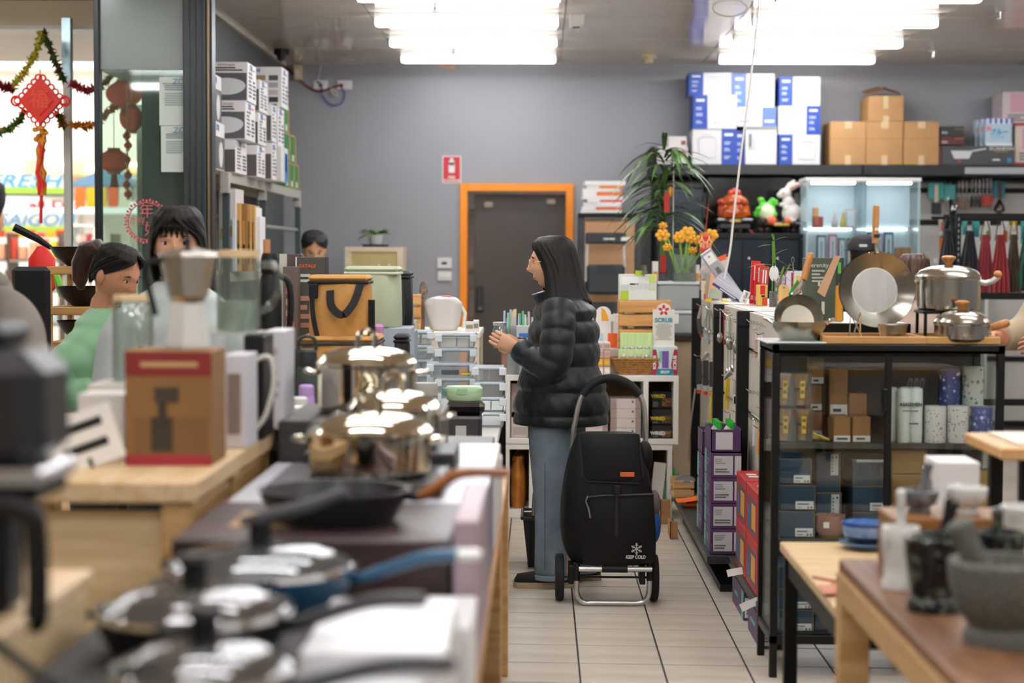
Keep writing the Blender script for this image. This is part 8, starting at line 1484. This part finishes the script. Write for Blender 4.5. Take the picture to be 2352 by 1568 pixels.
def lidded(lab,px,py,Y,r,zb,h,bodym,hand_m,hx,hz,lab2=None):
    c=at(px,py,Y);t=thing('lidded_pan',lab,'pan',(c.x,Y,zb+.001));G().lathe([(0,0),(r*.82,0),(r*.95,h*.6),(r,h),(r*.97,h),(r*.92,h*.6),(r*.8,.004),(0,.004)],48).obj('pan_body',bodym,t)
    L_=G().lathe([(r*.99,h+.002),(r*.9,h+.016),(r*.6,h+.034),(r*.25,h+.041),(0,h+.042)],48,cap=False).obj('glass_lid',GLD,t);G().lathe([(r*.96,h),(r*1.01,h+.001),(r*1.01,h+.009),(r*.96,h+.009)],48,cap=False).obj('lid_rim',CHROME,L_);G().lathe([(.016,h+.04),(.02,h+.046),(.018,h+.07),(.026,h+.078),(.022,h+.086),(0,h+.087)],20).obj('lid_knob',BLACK,L_)
    G().tube(spline([(r*.96,-.02,h*.7),(r*1.15,-.03,h*.9),(r+hx*.6,-.05,h+hz*.8),(r+hx,-.07,h+hz)],5),[.012,.012,.013,.014,.015,.016,.016,.016,.016,.016,.016,.016,.016,.016,.016,.013][:16],10,flat=(1,.7)).obj('long_handle',hand_m,t);return t
NB_=mat('#141416',.4);lidded('black pan with a glass lid, middle of the front three',446,1415,2.6,.145,.886,.055,NB_,mat('#2b2b2d',.5),.2,.035);lidded('black pan with a glass lid at the very front',470,1562,2.24,.12,.886,.05,NB_,mat('#34363a',.5),.2,.03)
t=lidded('teal blue pan with a glass lid and blue handle',598,1312,2.98,.165,.886,.055,mat('#1f4f6e',.35),mat('#23587a',.4),.2,.035);G().box(.335,.375,-.1,-.06,.085,.1,b=.004).obj('handle_label',WHITE,t);G().tube([(-.03,-.02,.135),(.02,.0,.145),(.08,.05,.155),(.13,.09,.17)],[.008,.012,.012,.01],10).obj('lid_bar',mat('#2a2c2c',.4),t)
c=at(768,1130,3.46);t=thing('frying_pan','black frying pan with a curved wooden handle','pan',(c.x,3.46,.951));r=172*3.46/F_PX;skillet(t,r,.062,r*.8,(mat('#1a1a1c',.45,bump=.1,scale=200),mat('#1e1e20',.35)))
G().tube(spline([(r*.97,-.01,.052),(r*1.1,-.015,.05),(r*1.22,-.02,.052)],4),.011,10).obj('handle_collar',BLACK,t);G().tube(spline([(r*1.15,-.02,.05),(r*1.35,-.025,.066),(r*1.6,-.03,.092),(r*1.85,-.035,.1),(r*2.2,-.04,.1),(r*2.35,-.042,.099)],5),[.012,.013,.014,.015,.016,.016,.015,.015,.014,.014,.014,.014,.013,.013,.013,.013,.012,.012,.012,.012,.011,.011,.011,.01,.01,.008],12,flat=(1,.8)).obj('wooden_handle',wood('#a8682e','#7a4418',.4),t)
# steel pots with glass-clear shine
MIR=mat('#cdc6b6',.07,1)
tag(G().box(-.21,.17,-.2,.2,0,.03,b=.006).obj('black_hob',mat('#141417',.3),None,30,(at(850,1090,3.97).x,4.0,.948)),'flat black gas hob under the front steel pot','hob')
slab('stack_box','tall dark carton lifting the rear steel pots','box',-.66,-.255,4.48,5.0,ZT+q,1.05,mat('#3a3838',.5))
def steelpot(lab,px,py,Y,rp,zb,h,side=1):
    c=at(px,py,Y);r=rp*Y/F_PX;t=thing('steel_pot',lab,'pot',(c.x,Y,zb+.001));pot(t,r,h,MIR);L_=[o for o in t.children if o.name.startswith('lid')][0];G().tube(spline([(-.022,0,h+.047),(-.022,0,h+.075),(0,0,h+.09),(.022,0,h+.075),(.022,0,h+.047)],5),.008,10).obj('loop_knob',MIR,L_)
    for s in (-1,1): G().tube(spline([(s*r,-.03,h*.82),(s*(r+.028),-.02,h*.86),(s*(r+.034),.0,h*.87),(s*(r+.028),.02,h*.86),(s*r,.03,h*.82)],5),.006,8).obj('side_handle',MIR,t)
steelpot('mirror steel pot with a loop knob lid, tallest at the rear',842,826,4.74,112,1.051,.125);steelpot('mirror steel pot in the front on the black hob',850,985,3.98,140,.979,.09);tb=.945+.06;slab('pot_carton','flat dark carton under the middle steel pot','box',-.56,-.2,4.2,4.46,.9463,1.0,mat('#2d2c2e',.5));steelpot('mirror steel pot in the middle of the three',905,950,4.33,105,1.001,.09)
slab('white_scale','white flat appliance box beside the steel pots','box',-.25,-.112,4.5,5.1,ZT+q,.93,mat('#dfdcd6',.4));slab('dark_wallet_box','black presentation box leaning open near the containers','box',-.3,-.14,5.3,5.6,ZT+q,.9,mat('#1f1f22',.45));b=slab('white_lid_box','pale lid leaning on the black presentation box','box',-.22,-.11,5.14,5.28,ZT+q,.88,mat('#dcdad6',.35))
t=thing('cutlery_pile','loose pile of shiny cutlery at the white table edge','cutlery',(-.28,6.45,ZT));random.seed(13)
for k in range(9): a=random.uniform(-.6,.6);G().tube([(-.03+.012*k,-.08,.004+.002*k),(-.03+.012*k+.06*a,.08,.006+.002*k)],[.005,.002],6,flat=(1,.5)).obj('cutlery_piece',CHROME,t)
# ------------------------------------------------------------ pine bench with coffee gear
BT=wood('#e6cba2','#d3b080',.45,'y');BZ=1.02;t=thing('pine_bench','pale pine bench top on slatted crates beside the pans','bench',(-1.0,4.25,0))
G().box(-.42,.32,-.75,.75,BZ-.045,BZ,b=.005).obj('bench_top',BT,t)
for k in range(4): G().box(.285,.3,-.7,.7,.08+k*.225,.08+k*.225+.2,b=.004).obj('side_plank',PINE,t);G().box(-.4,.28,-.71,-.695,.08+k*.225,.08+k*.225+.2,b=.004).obj('end_plank',PALE,t)
for y in (-.7,-.2,.3,.68): G().box(.25,.31,y-.04,y+.04,0,BZ-.045,b=.004).obj('upright',PINE,t);G().box(-.4,-.34,y-.04,y+.04,0,BZ-.045,b=.004).obj('upright',PINE,t)
t=thing('pine_crate_stack','pine crate stack under the dark appliance in front','crate',(-1.0,2.4,0))
for k in range(4): G().box(.28,.296,-.35,.35,.03+k*.235,.03+k*.235+.215,b=.004).obj('side_plank',PALE if k % 2 else PINE,t);G().box(-.4,.28,-.36,-.345,.03+k*.235,.03+k*.235+.215,b=.004).obj('end_plank',PINE,t)
for y in (-.33,.33): G().box(.24,.284,y-.04,y+.04,0,.955,b=.004).obj('corner_post',PINE,t);G().box(-.4,-.36,y-.04,y+.04,0,.955,b=.004).obj('corner_post',PINE,t)
G().box(-.42,.3,-.37,.37,.955,.975,b=.004).obj('crate_top',BT,t)
def bb(nm,lab,px0,py0,px1,Y,d,m,z=BZ,rz=0): X0,X1,_,Z1=rect(px0,py0,px1,1000,Y);return Box(nm,lab,'box',X0,X1,Y,Y+d,z+.001,Z1,m,rz)
b=bb('coffee_filter_box','kraft coffee box with red bands and a dark brewer picture',287,805,486,3.76,.17,mat('#8f683c',.6));b.patch('f',0,.78,1,.99,mat('#8c2c28',.5),'red_band');b.patch('f',0,0,1,.09,mat('#a8303a',.5),'red_band');b.patch('f',.1,.1,.95,.42,mat('#7f5c38',.5),'lower_print');b.patch('f',.3,.12,.55,.42,mat('#3c332a',.5),'printed_grinder',.002);b.patch('f',.38,.42,.48,.66,mat('#3c332a',.5),'printed_neck',.002);b.patch('f',.34,.55,.62,.68,mat('#463b30',.5),'printed_bowl',.0025);b.lines('f',.18,.84,.85,.92,1,mat('#c9a67a',.5),ragged=.1);zm=b.o.location.z+b.h
mx=at(432,790,3.85);t=thing('moka_pot','steel and white stovetop moka pot with black handle','moka pot',(mx.x,3.85,zm+.001));k=3.85/F_PX;BM2=mat('#b0aaa0',.25,1)
G().lathe([(0,0),(50*k,0),(52*k,6*k),(40*k,100*k),(36*k,104*k)],8).obj('base_chamber',mat('#d9d9d2',.35),t,20);G().lathe([(37*k,104*k),(40*k,112*k),(46*k,120*k),(66*k,208*k),(68*k,214*k)],8,cap=False).obj('upper_chamber',BM2,t,20);L_=G().lathe([(70*k,212*k),(66*k,220*k),(20*k,232*k),(0,233*k)],8).obj('lid',BM2,t,20);G().lathe([(6*k,230*k),(7*k,238*k),(10*k,252*k),(0,256*k)],12).obj('lid_knob',BLACK,L_);G().tube(spline([(-64*k,0,200*k),(-92*k,0,196*k),(-98*k,0,170*k),(-86*k,0,120*k),(-74*k,0,75*k)],5),7*k,10).obj('pot_handle',BLACK,t)
b=bb('grinder_box','white coffee grinder box beside the kraft box',178,905,286,3.86,.12,mat('#dedcd8',.5));b.patch('f',.3,.42,.5,.72,mat('#3a3836',.5),'printed_grinder');b.lines('f',.2,.1,.7,.3,3,GREYINK);t=tag(G().box(-.075,.075,-.002,.002,0,.12,b=.001).obj('price_card',PAPER,None,30,(at(212,900,3.72).x,3.72,BZ+.001),(-.1,-.35,0)),'tilted white price card with dark lettering before the grinder box','card');G().box(-.05,.05,-.003,-.002,.08,.098).obj('printed_text',INK,t,0);G().box(-.05,.05,-.003,-.002,.035,.053).obj('printed_text',INK,t,0);G().box(-.004,.004,-.004,.004,-.0,.02).obj('card_clip',BLACK,t)
b=bb('kettle_carton','white kettle box with a dark kettle picture',512,815,566,4.1,.16,mat('#d6d4da',.5));b.patch('f',.2,.15,.75,.8,mat('#8a7a72',.5),'printed_kettle');b=bb('black_carton','black carton behind the white kettle box',560,770,606,4.3,.16,BLACK);zk2=b.o.location.z+b.h;G().tube(spline([(0,-.09,.19),(.04,-.09,.2),(.05,-.09,.14),(.03,-.09,.06),(.0,-.09,.02)],5),.006,8).obj('printed_handle',mat('#d8d4c8',.4),b.o);b=bb('tall_white_box','tall white box with faint print at the bench edge',606,760,652,4.55,.2,mat('#dddbe0',.5));b.lines('f',.2,.3,.8,.85,5,mat('#b8b4bc',.5))
KG=glass('#eaf1ec',.12,.7,.05,'#dfeadf');kx=at(548,760,4.38);t=thing('glass_kettle','round glass kettle with a bamboo lid and looped handle','kettle',(kx.x,4.38,zk2+.001));k=4.38/F_PX;z9=(760-585)*k
G().lathe([(46*k,0),(50*k,.006),(50*k,z9*.75),(44*k,z9*.95),(44*k,z9)],28,cap=False).obj('glass_body',KG,t);G().lathe([(48*k,z9),(48*k,z9+.018),(0,z9+.019)],24).obj('bamboo_lid',PALE,t);G().tube(spline([(46*k,0,z9*.9),(88*k,0,z9*.88),(92*k,0,z9*.55),(70*k,0,z9*.35),(50*k,0,z9*.3)],5),.009,10).obj('glass_handle',KG,t);G().lathe([(40*k,.01),(44*k,.02),(42*k,.08)],20).obj('filter_cone',mat('#cfe0cc',.3,trans=.4),t);G().box(-62*k,52*k,-52*k,52*k,-.0,.006,b=.002).obj('heat_mat',mat('#b9bdb6',.4),t)
jx=at(305,800,4.3);t=thing('glass_storage_jar','short glass jar with a bamboo lid behind the grinder box','jar',(jx.x,4.3,BZ+.14));tag(G().box(-.09,.09,-.09,.09,0,.138,b=.004).obj('jar_carton',mat('#c9c4bc',.5),None,30,(jx.x,4.3,BZ+.001)),'pale carton under the bamboo lidded jar','carton');z9=at(305,690,4.3).z-BZ-.14;G().lathe([(.045,0),(.05,.006),(.05,z9*.9),(.042,z9)],24,cap=False).obj('glass_body',KG,t);G().lathe([(.046,z9),(.046,z9+.014),(0,z9+.015)],24).obj('bamboo_lid',PALE,t)
# dark appliance in the corner
a0=at(-60,1000,2.32);a1=Vector((-.655,0,0));t=thing('coffee_machine','dark grey rounded coffee machine with a silver band and loop handle','appliance',(a0.x,2.32,.976));w=a1.x-a0.x;hh=at(60,808,2.32).z-.976;zz1=at(60,1085,2.32).z-.976
G().box(-w*.5,w,0,.18,zz1,hh,b=.03).obj('machine_body',mat('#222225',.45),t);G().box(-w*.5,w+.004,-.012,.17,zz1-.022,zz1+.004,b=.006).obj('silver_band',mat('#d6d6d8',.15,.9),t);G().box(-w*.5,w*.9,.02,.17,zz1-.04,zz1-.02).obj('under_tray',BLACK,t);G().box(-w*.5,w*.2,.08,.17,0,zz1-.04,b=.01).obj('machine_foot',BLACKM,t);G().tube(spline([(w*.1,-.01,zz1-.04),(w*.85,-.012,zz1-.05),(w*.98,-.012,zz1-.09),(w*.98,-.012,.02),(w*.9,-.012,.012)],5),.012,10,flat=(1,1.3)).obj('loop_handle',BLACK,t);G().tube([(w*.2,0,zz1-.05),(w*.1,0,.02)],.016,10).obj('handle_bar',BLACK,t);G().box(-w*.3,w*.25,.05,.2,hh,hh+.035,b=.012).obj('lid_grip',BLACK,t)
tag(G().tube(spline([at(-20,1470,2.25),at(60,1530,2.2),at(130,1575,2.15)],6),.007,8).obj('appliance_lead',BLACK,None,60),'black appliance lead trailing across the crates','cable')
# ------------------------------------------------------------ mortars on the tables across the aisle
table('light_table','light wood table with black metal legs before the glass cabinet',.735,1.7,4.36,5.42,.6,wood('#e2c79c','#d2b080',.45),BLACKM,.03,.04);table('brown_table','brown topped pine table carrying stone mortars',.715,1.7,2.9,4.24,.75,wood('#8a6244','#6d4a30',.5,'y'),PINE,.03,.07);G_=G().box(-.01,.01,-.6,.6,-.06,0).obj('edge_strip',PINE,bpy.data.objects['brown_table'],0,(-.4925,0,.722))
t=thing('riser_table','small raised wooden display shelf on black legs','table',(1.42,4.7,.601));zz=at(2290,1015,4.6).z-.601;x9=at(2236,1000,4.75).x-1.42
G().box(x9,.4,-.25,.15,zz-.03,zz,b=.004).obj('shelf_top',wood('#dcb27c','#c89858',.45),t);G().box(x9+.05,.35,-.2,.1,zz+.0,zz+.008).obj('white_mat',mat('#e6dfd0',.5),t)
for x in (x9+.06,.34):
    for y in (-.2,.1): G().box(x,x+.03,y,y+.03,0,zz-.03).obj('leg',BLACKM,t)
GRN2=speckle('#53544d','#6f7068',160,.8);BLKM=speckle('#17181a','#5d6656',35,.18,.58,0);WHM=speckle('#dcdcd6','#c2c3bd',20,.25,.55,0);GRM=speckle('#5a5d60','#8a8d90',40,.3,.55,0)
def mortar(lab,px,py,Y,r,h,m,pest=None,zb=.751,foot=.7,lean=(.5,.1),pm=None,plen=1.5):
    c=at(px,py,Y);t=thing('stone_mortar',lab,'mortar',(c.x,Y,zb));G().lathe([(0,0),(r*foot,0),(r*foot,h*.12),(r*foot*.85,h*.2),(r*.85,h*.42),(r*.98,h*.75),(r,h*.97),(r*.95,h),(r*.8,h),(r*.72,h*.7),(r*.4,h*.4),(0,h*.36)],36).obj('bowl',m,t)
    if pest: p0=Vector((-lean[0]*r*.2,0,h*.42));p1=Vector((-lean[0]*r*1.1,-lean[1]*r,h*plen));G().tube([p0,p0.lerp(p1,.3),p0.lerp(p1,.8),p1,p1+(p1-p0)*.04],[r*.3,r*.27,r*.22,r*.25,r*.12],16).obj('pestle',pm or m,t)
    return t
s=1/F_PX;mortar('large rough grey granite mortar with a leaning pestle',2300,1400,3.32,.1,.155,GRN2,True,lean=(.75,.1),plen=1.45);mortar('black marbled footed mortar beside the granite one',2145,1330,3.62,.06,.15,BLKM,True,foot=.9,lean=(-.5,.1));mortar('pale marble bottle shaped mortar with its pestle upright',2068,1260,3.86,.042,.135,WHM,True,foot=.95,lean=(.0,.0),plen=1.55)
mortar('dark grey marble mortar on a low box at the table rear',2112,1130,4.12,.045,.05,GRM,True,.751+.13,.6,(-.4,0),plen=2.2);mortar('white marble mortar bowl on the rear box',2222,1130,4.1,.046,.06,WHM,True,.751+.13,.6,(.6,.5),plen=1.1);mortar('white marble mortar at the table end',2352,1170,3.95,.052,.12,WHM,False,.8);mortar('black marbled mortar behind the granite pestle',2300,1260,3.7,.05,.15,BLKM,True,lean=(.2,.1),plen=1.3);mortar('black green marbled mortar cup near the white bowl',2215,1230,3.85,.035,.11,BLKM,False)
b=slab('mortar_box','long printed orange carton under the rear mortars','box',.8,1.16,4.02,4.2,.751,.88,mat('#8a5c30',.5));b.patch('f',.1,.2,.3,.8,mat('#3a3836',.5),'printed_mortar');b.patch('f',.4,.1,.6,.7,mat('#d9d6cc',.5),'printed_bowl');b.patch('f',.65,.2,.9,.8,mat('#6a7a3a',.5),'printed_leaf')
b=bb('white_appliance_box','white carton with black slanted lettering behind the mortars',2155,1062,2252,4.5,.16,mat('#e6e6e4',.45),.601);b.text('f',.68,.78,'AROZUM',.024,INK,bold=.001,italic=.3);b.lines('f',.1,.3,.8,.4,1,GREYINK);b.patch('l',.3,.7,.6,.85,GREYINK)
c=at(1992,1240,5.28);t=thing('blue_bowl','blue glazed ceramic bowl with dark drips','bowl',(c.x,5.3,.601));r=.072;G().lathe([(0,.018),(r*.7,.018),(r*.8,.024),(r*.98,.048),(r,.08),(r*.95,.08),(r*.9,.05),(0,.03)],36).obj('bowl_body',mat('#3f6fae',.2,c2='#7a9ac8',scale=25),t);G().lathe([(r*.72,.0185),(r*.83,.026),(r*.95,.038),(r*.9,.034)],30,cap=False).obj('dark_glaze',mat('#15161a',.2),t);G().lathe([(r*1.0,.07),(r*1.01,.08),(r*.95,.082)],36,cap=False).obj('rim_glaze',mat('#2a4f8a',.2),t);G().lathe([(r*.6,0),(r*.6,.012),(r*1.15,.018),(r*.6,.02)],24).obj('saucer',mat('#6f8fae',.25),t)
t=thing('incense_holder','terracotta cloth pad with a slanting copper stick on the light table','holder',(at(1930,1280,4.55).x,4.6,.601));G().sheet(lambda u,v: ((u-.5)*.09,(v-.5)*.14,.01+.012*math.sin(u*7)*math.sin(v*5)),10,10).obj('cloth_pad',mat('#c98a72',.7),t,60);G().box(-.04,.04,-.06,.06,0,.01,b=.004).obj('pad_base',mat('#c98a72',.7),t);G().tube([(-.06,.02,.035),(.1,-.06,.02)],.004,8).obj('copper_stick',mat('#b8623c',.4,.4),t)
